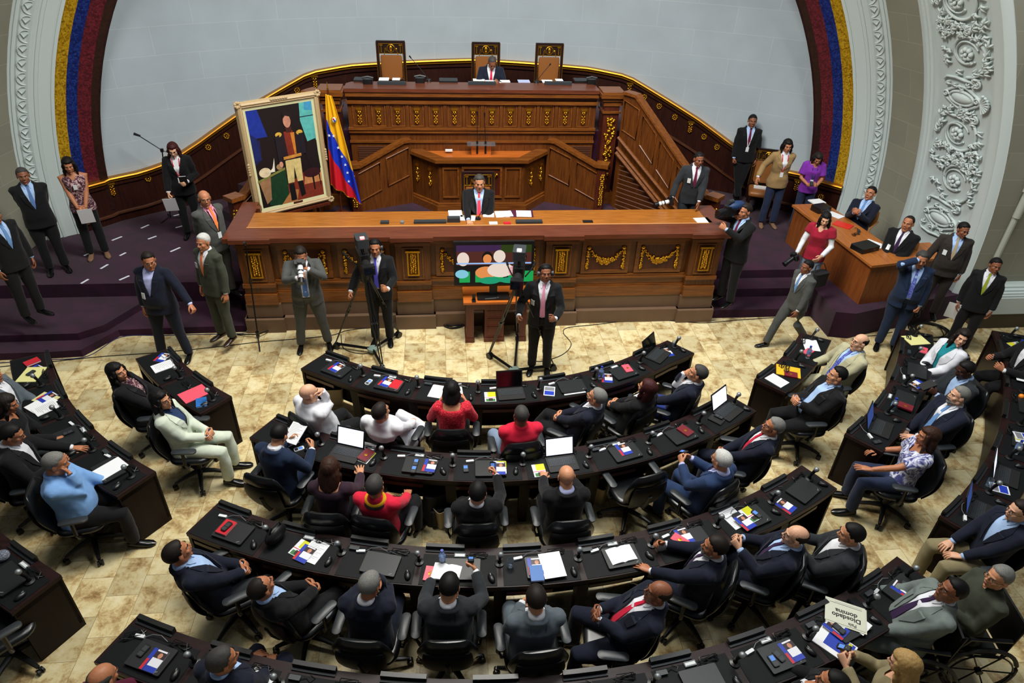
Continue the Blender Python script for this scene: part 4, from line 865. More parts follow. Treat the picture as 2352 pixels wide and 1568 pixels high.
        nk = (lambda v: (v.y > .0 and v.z > 1.36 and abs(v.x) < .06 * (v.z - 1.34) / .09, .06 * (v.z - 1.34) / .09 if v.y > 0 and v.z > 1.36 else None)) if female else (lambda v: (v.y > .03 and v.z > 1.44 and abs(v.x) < .03, None))
        g_, sg = garment({'shirt': 'shirt', 'jacket_closed': 'jacket', 'tee': 'blouse', 'sleeveless': 'blouse', 'vest': 'vest'}[top], S_, .014, CL[col], nk)
        fr = sg if tie else None
    if fr:
        bv = BVHTree.FromPolygons([tuple(v) for v in fr[0]], fr[1]); tm = MB(); zb = (.98 if not sit else 1.02) if (open_ > 0 or top != 'suit') else 1.115
        P = [(0, 1.475, .012), (0, 1.455, .020), (0, 1.435, .013), (0, 1.38, .017), (0, 1.25, .026)] + ([(0, 1.12, .032), (0, zb + .04, .038), (0, zb, .006)] if zb < 1.1 else [(0, 1.16, .028), (0, zb, .02)])
        if surf_strip(tm, bv, TMx, P, .012, CL[tie]): tm.build('necktie', body, ang=50)
    if top == 'suit' and shm: # collar points
        bv = BVHTree.FromPolygons([tuple(v) for v in sg[0]], sg[1]); 
        for s in (-1, 1):
            tm = MB(); ok_ = surf_strip(tm, bv, TMx, [(s * .048, 1.49, .010), (s * .042, 1.465, .018), (s * .036, 1.435, .012), (s * .034, 1.42, .003)], .010, shm)
            if ok_: tm.build('collar', body, ang=50)
    # ---- shoes
    for s in (-1, 1):
        a, k, n = legd[s]; sm_ = MB(); d = V((s * .15, 1, 0)).normalized(); 
        if sit and legs in ('cross', 'figure4') and s == 1: d = (V((-.6, .5, -.3)) if legs == 'figure4' else V((-.2, .8, -.45))).normalized()
        z = V((0, 0, 1)); x = d.cross(z).normalized(); z = x.cross(d); R_ = []
        for y, w_, h_, zz in ((-.075, .018, .02, .03), (-.06, .032, .042, .045), (-.01, .036, .045, .048), (.05, .040, .034, .036), (.12, .046, .026, .027), (.17, .040, .020, .022), (.20, .016, .012, .016)):
            c = n + d * y + z * (zz - .085); R_.append([c + x * w_ * cos(t) + z * h_ * sin(t) for t in [2 * pi * j / 12 for j in range(12)]])
        sm_.rings(R_, SHOEM[shoes]); sm_.build('shoe', body, ang=50)
    # ---- hair, brows, glasses, beard
    hm_ = HAIRM[hc]; hb = MB(); hb.M = HM; rn = random.Random(hash(label) & 255)
    def cap(fn, thick, c=(0, -.012, .036), r=(.077, .098, .088), n=34, m=22):
        G = []
        for i in range(m + 1):
            t = pi * i / m; row = []
            for j in range(n):
                a = 2 * pi * j / n; d = V((sin(t) * cos(a), sin(t) * sin(a), cos(t))); k = fn(d)
                nz = 1 + .05 * noise.noise(d * 9 + V((len(label) * 3.1, 0, 0))); q = (1 + thick * k * nz) if k > 0 else .93
                row.append(V((c[0] + d.x * r[0] * q, c[1] + d.y * r[1] * q, c[2] + d.z * r[2] * q)))
            G.append(row)
        hb.rings(G, hm_)
    def mask_short(d, hl=.45):     # hairline: forehead free, temples and nape covered
        front = d.y; 
        if front > .35: return min(1, max(0, (d.z - (hl + .25 * (front - .35))) * 7))
        if front > -.1: return min(1, max(0, (d.z + .05 + (front - .0) * .6) * 6)) * .8 if abs(d.x) > .5 else min(1, max(0, (d.z - .2) * 6))
        return min(1, max(0, (d.z + .62) * 6))
    if hair == 'short': cap(lambda d: mask_short(d), .11)
    elif hair == 'thin': cap(lambda d: mask_short(d, .72) * .6, .08)
    elif hair == 'balding': cap(lambda d: (min(1, max(0, (d.z + .55) * 6)) * (1 if d.z < .36 else 0)) if d.y < .1 else ((min(1, max(0, (d.z + .0) * 6)) if d.z < .22 else 0) if (abs(d.x) > .6 and d.y < .35) else 0), .045)
    elif hair == 'stubble': cap(lambda d: mask_short(d) * .5, .05)
    elif hair in ('long', 'bob', 'mid'):
        cap(lambda d: (min(1, max(0, (d.z - .38) * 7)) if d.y > .45 else min(1, max(0, (d.z + 1.2) * 6))), .16)
        Lh = {'long': -.34, 'mid': -.20, 'bob': -.13}[hair]; R_ = []
        for i in range(10):
            u = i / 9; z = .03 + (Lh - .03) * u; w_ = .086 + .022 * sin(pi * min(1, u * 1.2)) - .03 * (u > .9); y = -.035 - .028 * u; dd = .074 - .022 * u
            R_.append([(w_ * cos(a) * (1 + .04 * noise.noise(V((cos(a) * 3, i * .5, sin(a) * 3)))), y + dd * sin(a) - (.0), z) for a in [2 * pi * j / 22 for j in range(22)]])
        hb.rings(R_, hm_)
        for s in (-1, 1): hb.tube([(s * .070, .045, .06), (s * .084, .030, .0), (s * .086, .024, -.07), (s * .082, .028, max(Lh, -.26))], [.014, .022, .024, .010], hm_, 8, ry=1.0)
    if hair != 'none':
        if hair in ('long', 'bob', 'mid'):
            hv, hf = remesh(hb, .009, 4); hb = MB(); hb.add([v + noise.noise_vector(V((v.x * 60, v.y * 60, v.z * 9))) * .004 for v in hv], hf, hm_)
        hb.build('hair', body, ang=80)
    if face_ and glasses is not None:
        for s in (-1, 1):
            eb = MB(); eb.M = HM; eb.tube([(s * .014, .092, .028), (s * .030, .0915, .033), (s * .048, .078, .029)], [.003, .0045, .0025], HAIRM['black' if hc not in ('white', 'grey') else 'dgrey'], 5)
            eb.build('eyebrow', body, ang=80)
    if beard:
        bb = MB(); bb.M = HM; bm = HAIRM[beard.split('_')[0]]
        bb.tube([(-.030, .080, -.052), (-.014, .097, -.043), (0, .101, -.041), (.014, .097, -.043), (.030, .080, -.052)], [.004, .007, .007, .007, .004], bm, 7)
        if beard.endswith('full'):
            bb.ell((0, .062, -.092), (.034, .034, .026), bm, 14, 9)
            for s in (-1, 1): bb.tube([(s * .030, .080, -.054), (s * .036, .074, -.080), (s * .052, .03, -.085), (s * .066, .005, -.05)], [.008, .012, .014, .008], bm, 7)
        bb.build('beard' if beard.endswith('full') else 'moustache', body, ang=80)
    if glasses:
        gb = MB(); gb.M = HM; gm = mat('glasses_frame', (70, 66, 62), .25, .7) if glasses is True else BLK
        for s in (-1, 1):
            gb.tube([(s * .031 + .021 * cos(a), .098 - abs(.031 + s * .021 * cos(a) * s) * .10, .004 + .015 * sin(a)) for a in [2 * pi * j / 14 for j in range(14)]], .0020, gm, 5, closed=True)
            gb.tube([(s * .052, .092, .008), (s * .074, .04, .010), (s * .080, -.01, .008)], .0019, gm, 5)
        gb.tube([(-.010, .100, .008), (.010, .100, .008)], .002, gm, 5); gb.build('eyeglasses', body, ang=80)
    if badge or lany:
        src = jg if top == 'suit' else sg; bv = BVHTree.FromPolygons([tuple(v) for v in src[0]], src[1]); sv = BVHTree.FromPolygons([tuple(v) for v in sg[0]], sg[1])
        if badge:
            bm = MB(); bx, bz = badge if isinstance(badge, tuple) else (.09, 1.26)
            if surf_strip(bm, bv, TMx, [(bx, bz + .04, .026), (bx, bz - .04, .026)], .014, WHITEPL): bm.build('name_badge', body, ang=50)
        if lany:
            bm = MB(); ok_ = False
            for s in (-1, 1): ok_ |= surf_strip(bm, sv, TMx, [(s * .055, 1.44, .006), (s * .05, 1.36, .006), (s * .02, 1.2, .006), (s * .006, 1.12, .006)], .016, CL[lany])
            ok_ |= surf_strip(bm, sv, TMx, [(0, 1.12, .028), (0, 1.03, .028)], .022, WHITEPL)
            if ok_: bm.build('lanyard', body, ang=50)
    wm = LM(body); PEOPLE[label] = dict(o=body, wm=wm, arms=arms, T=TMx, HM=HM, loc=loc, heading=heading)
    if extra: extra(body, arms, HM, TMx)
    if chair_:
        ch = rad(heading + (chz or 0)); 
        cf = .03 + .007 * max(0, -lean - 6); chair(loc.x - sin(ch) * cf, loc.y + cos(ch) * cf, ch, chair_, floor)
    return body
def surf_strip(mb, bv, TMx, pts, th, m_, y0=.27):
    R = []; I3 = TMx.to_3x3()
    dirn = -(I3 @ V((0, 1, 0))); o_ = 0
    for x, z, w_ in pts:
        row = []
        for xx in (x - w_, x + w_):
            s = TMx @ V((xx, y0, z)); hit = bv.ray_cast(s, dirn, 1.0)
            if hit[0] is None: row = None; break
            row.append(hit[0])
        if row: a, b = row; n = -dirn; R.append([a - n * .006, b - n * .006, b + n * th, a + n * th])
    if len(R) < 2: return False
    mb.rings(R, m_); return True
SHOEM = {'black': mat('black_shoe_leather', (12, 12, 13), .22), 'brown': mat('brown_shoe_leather', (44, 26, 18), .3), 'white': mat('white_trainer', (210, 210, 212), .5), 'tan': mat('tan_shoe', (120, 92, 70), .4)}
# ================================================================== EVERYBODY
CHL = lambda s: 'black office chair ' + s
# front row, middle block
person('bald man in a loose white shirt, hand at his face, front row left end', 707, 890, -44, lean=0, hy=-14, L='arm', R='face', top='shirt', col='white', pants='black', skin_='light', hair='none', fat=1, legs='out', chair_=CHL('under the bald man in the white shirt'))
person('dark haired man in white shirt and white trousers leaning back with one leg crossed', 873, 934, -22, lean=-10, hy=-15, L='arm', R='knee', top='shirt', col='white', pants='white', skin_='mid', hair='short', hc='dark', fat=1, legs='figure4', chair_=CHL('under the man dressed all in white'))
person('woman with a black bob and a bright red knitted shawl seen from behind', 1037, 884, -3, lean=14, hp=-10, L='read', R='read', top='jacket_closed', col='red', pants='black', kind='f', skin_='mid', hair='bob', hc='black', chair_=CHL('behind the woman in the red shawl'), chdist=1)
person('man with cropped hair in a plain crimson jacket, fourth seat of the front row', 1198, 940, 6, lean=0, L='lap', R='lap', top='jacket_closed', col='crimson', pants='ljeans', skin_='brown', hair='stubble', hc='dgrey', fat=.7, legs='wide', chair_=CHL('under the man in the plain crimson jacket'))
person('grey haired man with moustache in navy suit and open collar, turned left, front row', 1374, 900, 52, lean=-10, hy=5, L='join', R='join', col='navy', shirt='white', pants='black', skin_='mid', hair='short', hc='grey', beard='grey', legs='cross', chair_=CHL('of the grey haired man with a moustache in the front row'))
person('woman with long dark red hair and black jacket in the front row', 1490, 880, 36, lean=-8, hy=12, L='join', R='join', col='black', shirt='white', kind='f', skin_='mid', hair='long', hc='red', chair_=CHL('behind the woman with dark red hair'))
person('grey haired man in navy blazer and bright blue trousers, right end of the front row', 1607, 846, 58, lean=-8, hy=6, L='knee', R='chin', col='navy', shirt='white', pants='royal', skin_='mid', hair='short', hc='dgrey', legs='out', chair_=CHL('under the man at the right end of the front row'))
# second row
person('young man in a blue suit reading papers, left end of the second row', 640, 985, -28, lean=12, hp=-24, L='read', R='read', col='steel', shirt='white', skin_='mid', hair='short', hc='black', chair_=CHL('of the young man reading at the left of the second row'), chz=6)
person('woman with curly brown hair and plum jacket working at the second row', 756, 1062, -8, lean=10, hp=-12, L='desk', R='desk', top='jacket_closed', col='plum', kind='f', skin_='mid', hair='mid', hc='brown', chair_=CHL('behind the woman in the plum jacket'))
def scarf(body, arms, HM, T):
    mb = MB(); mb.tube([T @ V((.085 * cos(a), -.012 + .07 * sin(a), 1.452 + .012 * sin(a))) for a in [2 * pi * j / 20 for j in range(20)]], .021, cloth('scarf_yellow', (226, 170, 22)), 8, closed=True)
    mb.tube([T @ V((.10 * cos(a), -.02 + .085 * sin(a), 1.435 + .012 * sin(a))) for a in [pi + pi * j / 12 for j in range(13)]], .017, cloth('scarf_black', (24, 22, 22)), 7); mb.build('scarf', body)
person('grey haired man in crimson jacket with a yellow and black scarf', 860, 1102, -16, lean=0, L='lap', R='knee', top='jacket_closed', col='crimson', pants='black', skin_='tan', hair='short', hc='dgrey', legs='wide', chair_=CHL('under the man with the yellow scarf'), extra=scarf)
person('black haired man in black suit looking at a phone in his right hand, second row', 1098, 1116, -1, lean=0, hy=-12, L='lap', R='up', col='black', shirt='white', skin_='mid', hair='short', hc='black', fat=.6, chair_=CHL('of the man holding up a phone in the second row'))
person('bald man in dark suit typing on an open laptop in the second row', 1302, 1080, 2, lean=10, hp=-10, L='typ', R='desk', col='black', shirt='shirtviolet', skin_='mid', hair='none', chair_=CHL('of the bald man typing on a laptop'))
person('white haired man in a mid blue suit holding a phone, second row', 1661, 1044, 33, lean=-3, hp=-12, L='phone', R='phone', col='blue', shirt='shirtviolet', tie='tiepurple', skin_='mid', hair='short', hc='white', glasses=True, legs='norm', chair_=CHL('of the white haired man in the blue suit'))
person('grey haired man with glasses and red tie, right end of the second row', 1782, 968, 72, lean=-10, hy=4, L='join', R='join', col='navy', shirt='white', tie='tiered', skin_='tan', hair='short', hc='grey', glasses=True, chair_=CHL('at the right end of the second row under the red tied man'))
# third row
person('man with swept dark hair and navy blazer leaning back, third row left end', 400, 1256, -62, lean=-14, hy=14, L='join', R='join', col='navy', shirt='shirtblue', pants='charcoal', skin_='tan', hair='short', hc='dark', legs='out', fat=.4, chair_=CHL('with a tall back at the far left of the third row'))
person('dark suited man reclining with hands clasped, second seat of the third row', 594, 1338, -38, lean=-14, hy=0, hp=5, L='join', R='join', col='black', shirt='shirtblue', skin_='tan', hair='thin', hc='dark', legs='out', chair_=CHL('under the reclining man in the third row'))
person('grey haired man in navy suit with both hands raised to his face', 849, 1328, -10, lean=10, hy=-22, hp=-10, L='face', R='face', col='navy', shirt='white', skin_='tan', hair='short', hc='grey', chair_=CHL('of the grey haired man covering his face'))
person('black haired man in charcoal jacket photographing pages with a phone', 1032, 1332, -3, lean=8, hy=-8, hp=-14, L='desk', R='up', col='charcoal', shirt='white', skin_='mid', hair='short', hc='black', fat=.6, chair_=CHL('of the man photographing pages, third row'))
person('dark haired man in a light grey suit seen from behind in the third row', 1232, 1360, 3, lean=6, hp=-12, L='chest', R='lap', col='grey', shirt='white', skin_='mid', hair='short', hc='dark', fat=.5, glasses='b', chair_=CHL('under the light grey suit in the third row'))
person('bald man with glasses and deep red tie gesturing with open hands', 1518, 1347, 80, lean=-12, hy=-2, L='chest', R='chest', col='navy', shirt='white', tie='tiered', skin_='brown', hair='balding', hc='dark', glasses=True, fat=.8, open_=.045, legs='wide', chair_=CHL('with a tall back behind the bald man with the red tie'))
person('man with dark hair and grey goatee resting clasped hands on the third row desk', 1646, 1242, 58, lean=2, hy=14, L='desk', R='read', col='navy', shirt='white', tie='tiepurple', skin_='tan', hair='short', hc='dark', beard='grey_full', fat=.4, chair_=CHL('of the man with the grey goatee'))
person('balding man with glasses in a navy suit, eighth seat of the third row', 1834, 1218, 62, lean=-3, hy=8, L='phone', R='phone', col='navy', shirt='shirtblue', tie='tiepurple', skin_='light', hair='balding', hc='dark', glasses=True, fat=.5, chair_=CHL('of the balding man at the eighth third row seat'))
person('dark haired man in charcoal suit tapping a phone, third row right end', 1962, 1214, 60, lean=-2, hy=6, hp=-10, L='phone', R='phone', col='charcoal', shirt='white', skin_='mid', hair='short', hc='black', fat=.4, chair_=CHL('at the right end of the third row'))
# bottom row
person('balding man in a maroon shirt at the bottom left corner', 229, 1543, -26, lean=4, hp=-10, L='lap', R='arm', top='shirt', col='maroon', pants='black', skin_='tan', hair='balding', hc='dgrey', chair_=CHL('of the man in the maroon shirt'))
person('man with cropped grey hair and navy suit at the lower left of the bottom row', 507, 1502, -22, lean=4, hy=-35, L='lap', R='lap', col='navy', shirt='shirtblue', skin_='tan', hair='short', hc='dgrey', fat=.5, chair_=CHL('of the man with cropped grey hair, bottom row'))
person('dark haired man with glasses, hand to his cheek, cut off by the bottom edge', 1921, 1556, 50, lean=-4, hy=10, L='chin', R='arm', col='black', shirt='white', skin_='tan', hair='short', hc='black', glasses=True, chair_=CHL('cut off at the bottom edge under the man with glasses'))
person('blonde woman in a beige jacket looking at her phone at the bottom right', 2086, 1512, 42, lean=2, hp=-16, L='phone', R='phone', top='jacket_closed', col='khaki', pants='black', kind='f', skin_='light', hair='long', hc='blonde', chair_=CHL('under the blonde woman'))
person('large man in a pale grey suit reclining in a wheelchair at the bottom right', 2196, 1342, 74, lean=-14, hy=6, L='lap', R='arm', col='lgrey', shirt='white', tie='tiepurple', skin_='brown', hair='short', hc='black', glasses=True, fat=1, open_=.04)
person('grey haired man in an olive jacket in a wheelchair near the right edge', 2302, 1312, 80, lean=-4, hy=12, L='chest', R='lap', top='jacket_closed', col='olive', pants='black', skin_='mid', hair='short', hc='grey', glasses=True)
# left block
person('woman with long black hair in black at the left block, looking back to the right', 262, 842, -84, lean=-6, hy=-26, L='lap', R='lap', col='black', shirt='dress', kind='f', skin_='mid', hair='long', hc='black', chair_=CHL('under the woman in black, left block'))
person('woman in a pale cream trouser suit with glasses and black hair, left block', 364, 906, -90, lean=-2, hy=-18, L='join', R='join', col='cream', shirt='blue', pants='cream', kind='f', skin_='mid', hair='long', hc='black', glasses=True, legs='norm', chair_=CHL('under the woman in the cream suit'))
person('grey haired man in a light blue shirt holding his hand to his chin', 122, 1050, -78, lean=4, hy=6, hp=-14, L='knee', R='chin', top='shirt', col='sky', pants='black', skin_='tan', hair='short', hc='grey', fat=.9, chair_=CHL('under the man in the light blue shirt'))
person('dark haired man with glasses and dark suit turning pages at the left edge', 22, 985, -76, lean=8, hp=-16, L='desk', R='read', col='black', shirt='white', skin_='tan', hair='short', hc='black', glasses=True, fat=.5, chair_=CHL('behind the man with glasses at the left edge'))
person('dark haired woman in a black jacket seated second from the stage at the left edge', 8, 914, -78, lean=8, hp=-14, L='lap', R='desk', top='jacket_closed', col='black', kind='f', skin_='tan', hair='mid', hc='dark', chair_=CHL('of the dark haired woman at the left edge'))
person('man in a grey suit at the left edge, only his arm in view', -28, 846, -84, lean=4, L='lap', R='arm', col='grey', shirt='white', skin_='tan', hair='short', hc='dark', chair_=CHL('at the left edge nearest the stage'))
# right block
person('balding man with glasses in a beige suit and blue spotted tie', 1980, 774, 96, lean=-6, hy=-6, L='lap', R='arm', col='beige', shirt='shirtblue', tie='tieblue', pants='beige', skin_='light', hair='balding', hc='dark', glasses='b', fat=.7, open_=.025, badge=None, chair_=CHL('under the man in the beige suit'))
person('heavy black haired man in a black suit and pale blue shirt, right block', 1928, 850, 88, lean=-4, hy=-8, L='chest', R='chest', col='black', shirt='shirtblue', skin_='mid', hair='short', hc='black', fat=1, open_=.05, chair_=CHL('under the heavy black haired man'))
person('woman in a white suit and teal top with long dark hair, right block', 2216, 764, 98, lean=-2, hy=48, L='join', R='join', col='white', shirt='teal', pants='white', kind='f', skin_='light', hair='long', hc='dark', open_=.03, chair_=CHL('under the woman in white'))
person('dark skinned man in charcoal suit reading a small book, right block', 2222, 838, 88, lean=4, hp=-16, L='phone', R='phone', col='charcoal', shirt='shirtblue', skin_='dark', hair='short', hc='black', chair_=CHL('of the man reading a small book, right block'), hy=-5)
person('grey bearded man in bright navy suit and pale blue tie, hand on the desk', 2208, 896, 92, lean=0, hy=-14, L='desk', R='lap', col='navy', shirt='white', tie='tiesky', skin_='light', hair='short', hc='grey', beard='grey_full', fat=.6, open_=.03, chair_=CHL('under the grey bearded man'))
person('woman with auburn hair in a white and violet patterned blouse', 2138, 990, 72, lean=2, hy=0, L='desk', R='arm', top='tee', col='floral', pants='jeans', kind='f', skin_='tan', hair='mid', hc='brown', chair_=CHL('under the woman in the patterned blouse'))
person('man with glasses in dark jacket and khaki trousers at the right edge', 2350, 1160, 84, lean=-2, hp=-8, L='lap', R='lap', col='navy', shirt='shirtblue', pants='khaki', skin_='light', hair='short', hc='dark', glasses='b', chair_=CHL('at the right edge under the man in khaki trousers'))
person('person in a black suit cut off by the right edge, only the hands in view', 2392, 770, 84, lean=6, L='read', R='read', col='black', shirt='white', skin_='tan', hair='short', hc='dark', chair_=CHL('at the right edge nearest the stage'))
chair(2.03, 5.28, rad(16), CHL('empty, between the bald typing man and the blue suit'))
chair(*at(1025, 985, .55)[:2], rad(-2), CHL('standing empty behind the red shawl')) if False else None
chair(*at(-6, 1440, .5)[:2], rad(-46), CHL('cut off at the lower left edge'))
# standing, left of the rostrum
FL = .48
person('man in a black suit and striped tie standing by the moulding at the far left', 47, 388, -150, FL, sit=False, L='back', R='back', col='black', shirt='shirtblue', tie='tiestripe', skin_='brown', hair='short', hc='dgrey', fat=.5)
person('man in a dark suit cut off by the left edge beside the stage', -22, 475, -120, FL, sit=False, L='side', R='side', col='black', shirt='shirtblue', tie='tiesky', skin_='brown', hair='short', hc='dark')
person('woman in a patterned sleeveless blouse and black skirt holding a paper', 152, 364, -158, FL, sit=False, hp=-14, L='front', R='front', top='sleeveless', col='dress', legs='skirt', pants='black', kind='f', skin_='tan', hair='mid', hc='black', badge=(0, 1.26), shoes='tan')
person('woman in black with glasses holding a book and a white paper', 394, 330, -170, FL, sit=False, hp=-20, L='book', R='low', col='black', shirt='white', kind='f', skin_='light', hair='mid', hc='red', glasses='b', lany='red')
person('balding grey man with glasses in a grey suit, hands behind his back', 466, 440, -128, FL, sit=False, hy=-24, L='back', R='back', col='midgrey', shirt='pink', tie='tieorange', skin_='tan', hair='balding', hc='grey', glasses=True, lany='black', fat=.3)
person('man in a navy suit and open white shirt reaching his left arm behind him', 337, 582, 172, 0, sit=False, hy=34, hp=-10, L='reach', R='side', col='navy', shirt='shirtviolet', skin_='tan', hair='short', hc='dark', glasses=True, fat=.6, legs='wide', badge=(.10, 1.12))
person('white haired man in an olive suit and orange tie on the carpeted step', 462, 540, 148, .12, sit=False, hy=10, L='side', R='side', col='olive', shirt='white', tie='tieorange', skin_='tan', hair='short', hc='white', badge=(.1, 1.27), shoes='brown')
person('stout photographer in a grey suit aiming a long white lens', 688, 570, -172, 0, sit=False, hp=-22, L='cam', R='lens', col='midgrey', shirt='white', tie='tiestripe', skin_='tan', hair='short', hc='dark', glasses='b', fat=1, legs='wide', open_=.05)
def headset(body, arms, HM, T):
    mb = MB(); mb.M = HM; mb.tube([(.098 * cos(a), -.012, .02 + .112 * sin(a)) for a in [pi * j / 14 for j in range(15)]], .007, BLK, 6)
    for s in (-1, 1): mb.cyl((s * .078, -.008, .0), (s * .108, -.008, .0), .036, DGREY, 14)
    mb.tube([(-.095, .0, -.01), (-.088, .06, -.05), (-.05, .105, -.062)], .003, BLK, 5); mb.build('headset', body)
person('cameraman in a black suit and violet tie wearing a headset', 860, 553, 176, 0, sit=False, hy=6, L='pan', R=((.34, .34, 1.05), 'grip'), col='black', shirt='white', tie='tieviolet', skin_='tan', hair='short', hc='black', badge=(.12, 1.27), open_=.03, extra=headset)
person('cameraman in a black suit and pink tie wearing a headset, looking up', 1254, 611, 168, 0, sit=False, hy=14, hp=12, L='pan', R=((.30, .34, 1.1), 'grip'), col='black', shirt='white', tie='pink', skin_='brown', hair='short', hc='black', badge=(.14, 1.2), open_=.035, extra=headset)
# right of the rostrum
person('man in a charcoal suit and maroon tie leaning on the right end of the rostrum', 1608, 352, 168, .88, sit=False, lean=6, hy=14, L=((.10, .34, .78), 'flat'), R=((.34, .20, .92), 'grip'), col='charcoal', shirt='white', tie='tiemaroon', skin_='brown', hair='stubble', hc='black', badge=(.10, 1.25), h=.97)
person('tall man in a black suit and maroon tie leaning against the wall', 1727, 283, 166, .62, sit=False, L='side', R='pocket', col='black', shirt='shirtblue', tie='tiemaroon', skin_='brown', hair='short', hc='black', lany='white', legs='cross', xyz=(6.21, 13.2, 2.22))
person('woman in a tan blazer and dark jeans beside the leather chair', 1812, 322, 172, FL, sit=False, hp=-8, L='back', R=((.42, .12, 1.0), 'relax'), col='tan', shirt='white', pants='jeans', kind='f', skin_='tan', hair='bob', hc='black', lany='red', shoes='tan')
person('woman in a purple blouse looking down at her phone', 1882, 352, 164, FL, sit=False, hp=-34, L='hold', R='hold', top='tee', col='purple', pants='jeans', kind='f', skin_='tan', hair='bob', hc='dark', lany='blue', h=.94)
person('cameraman with a blue shoulder camcorder at the right corner of the rostrum', 1714, 470, 112, .32, sit=False, hy=0, L='lens', R='shoulder', col='black', shirt='shirtblue', tie='tiemaroon', skin_='tan', hair='short', hc='dark')
person('woman photographer with long black hair, red top and white sleeves', 1900, 490, 138, .32, sit=False, hp=-14, hy=14, L=((.16, .24, 1.0), 'relax'), R=((.24, .22, .92), 'grip'), top='vest', col='darkred', shirt='white', pants='ljeans', kind='f', skin_='light', hair='long', hc='black', shoes='white', h=.94)
person('man in a grey suit striding left across the floor', 1857, 600, 104, 0, sit=False, L='swing', R='swingb', col='midgrey', shirt='white', tie='tiesky', skin_='brown', hair='short', hc='black', legs='stride', h=.90)
person('grey haired man in a blue suit touching his forehead', 2123, 580, 152, 0, sit=False, hp=-12, L='pocket', R='brow', col='steel', shirt='shirtblue', tie='tieblue', skin_='tan', hair='short', hc='dgrey', fat=.7, open_=.03)
person('man in a brown suit and gold tie leaning on the wooden table', 2219, 514, 150, FL, sit=False, hy=24, hp=-6, L='side', R=((.40, .18, .84), 'flat'), col='brown', shirt='shirtblue', tie='tiegold', skin_='brown', hair='short', hc='black', fat=.5, badge=(.12, 1.22), h=.95)
person('man in a black suit and lime tie holding papers at the far right', 2293, 596, 140, 0, sit=False, hy=22, L='side', R='side', col='black', shirt='white', tie='tielime', skin_='brown', hair='short', hc='black', h=.97)
# seated at the side table, the rostrum and the dais
person('young man with clasped hands seated behind the side table', 2003, 434, 128, FL, lean=-14, hy=-4, L=((.03, .24, .98), 'curl'), R=((.03, .24, .98), 'curl'), col='navy', shirt='shirtblue', tie='tiesky', skin_='tan', hair='short', hc='black', legs='tuck')
person('older man with receding hair and white badge seated behind the side table', 2090, 502, 128, FL, lean=-8, hy=-2, hp=-6, L='join', R='join', col='black', shirt='white', tie='tiepurple', skin_='tan', hair='thin', hc='dark', badge=(.10, 1.18), fat=.6, legs='tuck')
person('presiding man writing at the top desk in the centre of the dais', 1131, 134, 176, 2.22, lean=12, hy=10, hp=-26, L='read', R='desk', col='navy', shirt='white', tie='tiered', skin_='brown', hair='stubble', hc='dgrey', xyz=(.99, 13.15, 3.39), legs='tuck', h=.96)
person('grey haired man in a dark suit and coral tie seated at the rostrum', 1101, 408, 178, .88, lean=-4, hy=4, hp=-14, L='lap', R='desk', col='black', shirt='shirtblue', tie='tiecoral', skin_='mid', hair='short', hc='dgrey', fat=.8, open_=.04)
# ================================================================== STATE CHAIRS
def make_state_chair():
    t = thing('state_chair', 'x', 'chair', (0, 0, 0), 0, 'tall tan leather state chairs')
    DK = mat('chair_dark_wood', (34, 16, 12), .35)
    mb = MB()
    for s in (-1, 1): mb.cbox((s * .25, -.27, .74), (.04, .05, 1.06), DK)
    mb.cbox((0, -.27, 1.25), (.54, .05, .05), DK); mb.cbox((0, -.27, .56), (.50, .04, .05), DK); mb.cbox((0, -.275, 1.14), (.47, .03, .2), DK); f = mb.build('back_frame', t)
    mb = MB()
    for s in (-1, 1): mb.tube([(s * .222, -.245, .56), (s * .222, -.245, 1.225)], .006, GOLD, 5); mb.tube([(s * .275, -.25, .5), (s * .275, -.25, 1.26)], .005, GOLD, 5)
    mb.tube([(-.222, -.245, 1.225), (.222, -.245, 1.225)], .006, GOLD, 5); mb.tube([(-.222, -.245, 1.05), (.222, -.245, 1.05)], .007, GOLD, 5)
    mb.tube([(.07 * cos(a), -.25, 1.14 + .07 * sin(a)) for a in [2 * pi * k / 18 for k in range(18)]], .008, GOLD, 5, closed=True); mb.ell((0, -.252, 1.15), (.032, .018, .042), GOLD, 10, 7); mb.ell((0, -.252, 1.105), (.022, .016, .02), GOLD, 8, 5)
    for s in (-1, 1):
        mb.tube([(s * .18, -.25, 1.07), (s * .18, -.25, 1.19)], [.012, .008], GOLD, 6); mb.cbox((s * .18, -.25, 1.20), (.055, .02, .022), GOLD)
        mb.tube([(s * (.085 + .05 * t_), -.25, 1.09 + .06 * sin(t_ * pi * 1.6)) for t_ in [k / 8 for k in range(9)]], .009, GOLD, 5)
    mb.build('gilt_carving', f, ang=60)
    mb = MB(); R = []
    for z, q in ((.58, .9), (.62, 1), (.8, 1), (.98, 1), (1.02, .95)):
        R.append([(.205 * q * (abs(cos(a)) ** .4) * (1 if cos(a) > 0 else -1), -.25 + .035 * q * sin(a), z) for a in [2 * pi * j / 20 for j in range(20)]])
    mb.rings(R, TAN); mb.build('back_cushion', t, ang=50)
    mb = MB(); R = []
    for z, q in ((.42, .92), (.44, 1), (.49, 1), (.52, .93), (.53, .8)): R.append([(x * q, y * q, z) for x, y in rrect(.50, .50, .06, 4)])
    mb.rings(R, TAN); mb.build('seat', t, ang=50)
    for sx in (-1, 1):
        for sy in (-1, 1): mb = MB(); mb.tube([(sx * .21, sy * .21, .43), (sx * .22, sy * .23, 0)], [.026, .018], DK, 8); mb.build('leg', t)
    return t
SCH = make_state_chair(); SCH.location = (aty(897, 140, 13.75).x, 13.78, 2.22); SCH.rotation_euler = (0, 0, pi); tag(SCH, 'tall tan leather chair with gilt crest, left of the dais')
dup(SCH, (.93, 13.78, 2.22), pi, 'tall gilt crested chair behind the presiding man, centre of the dais')
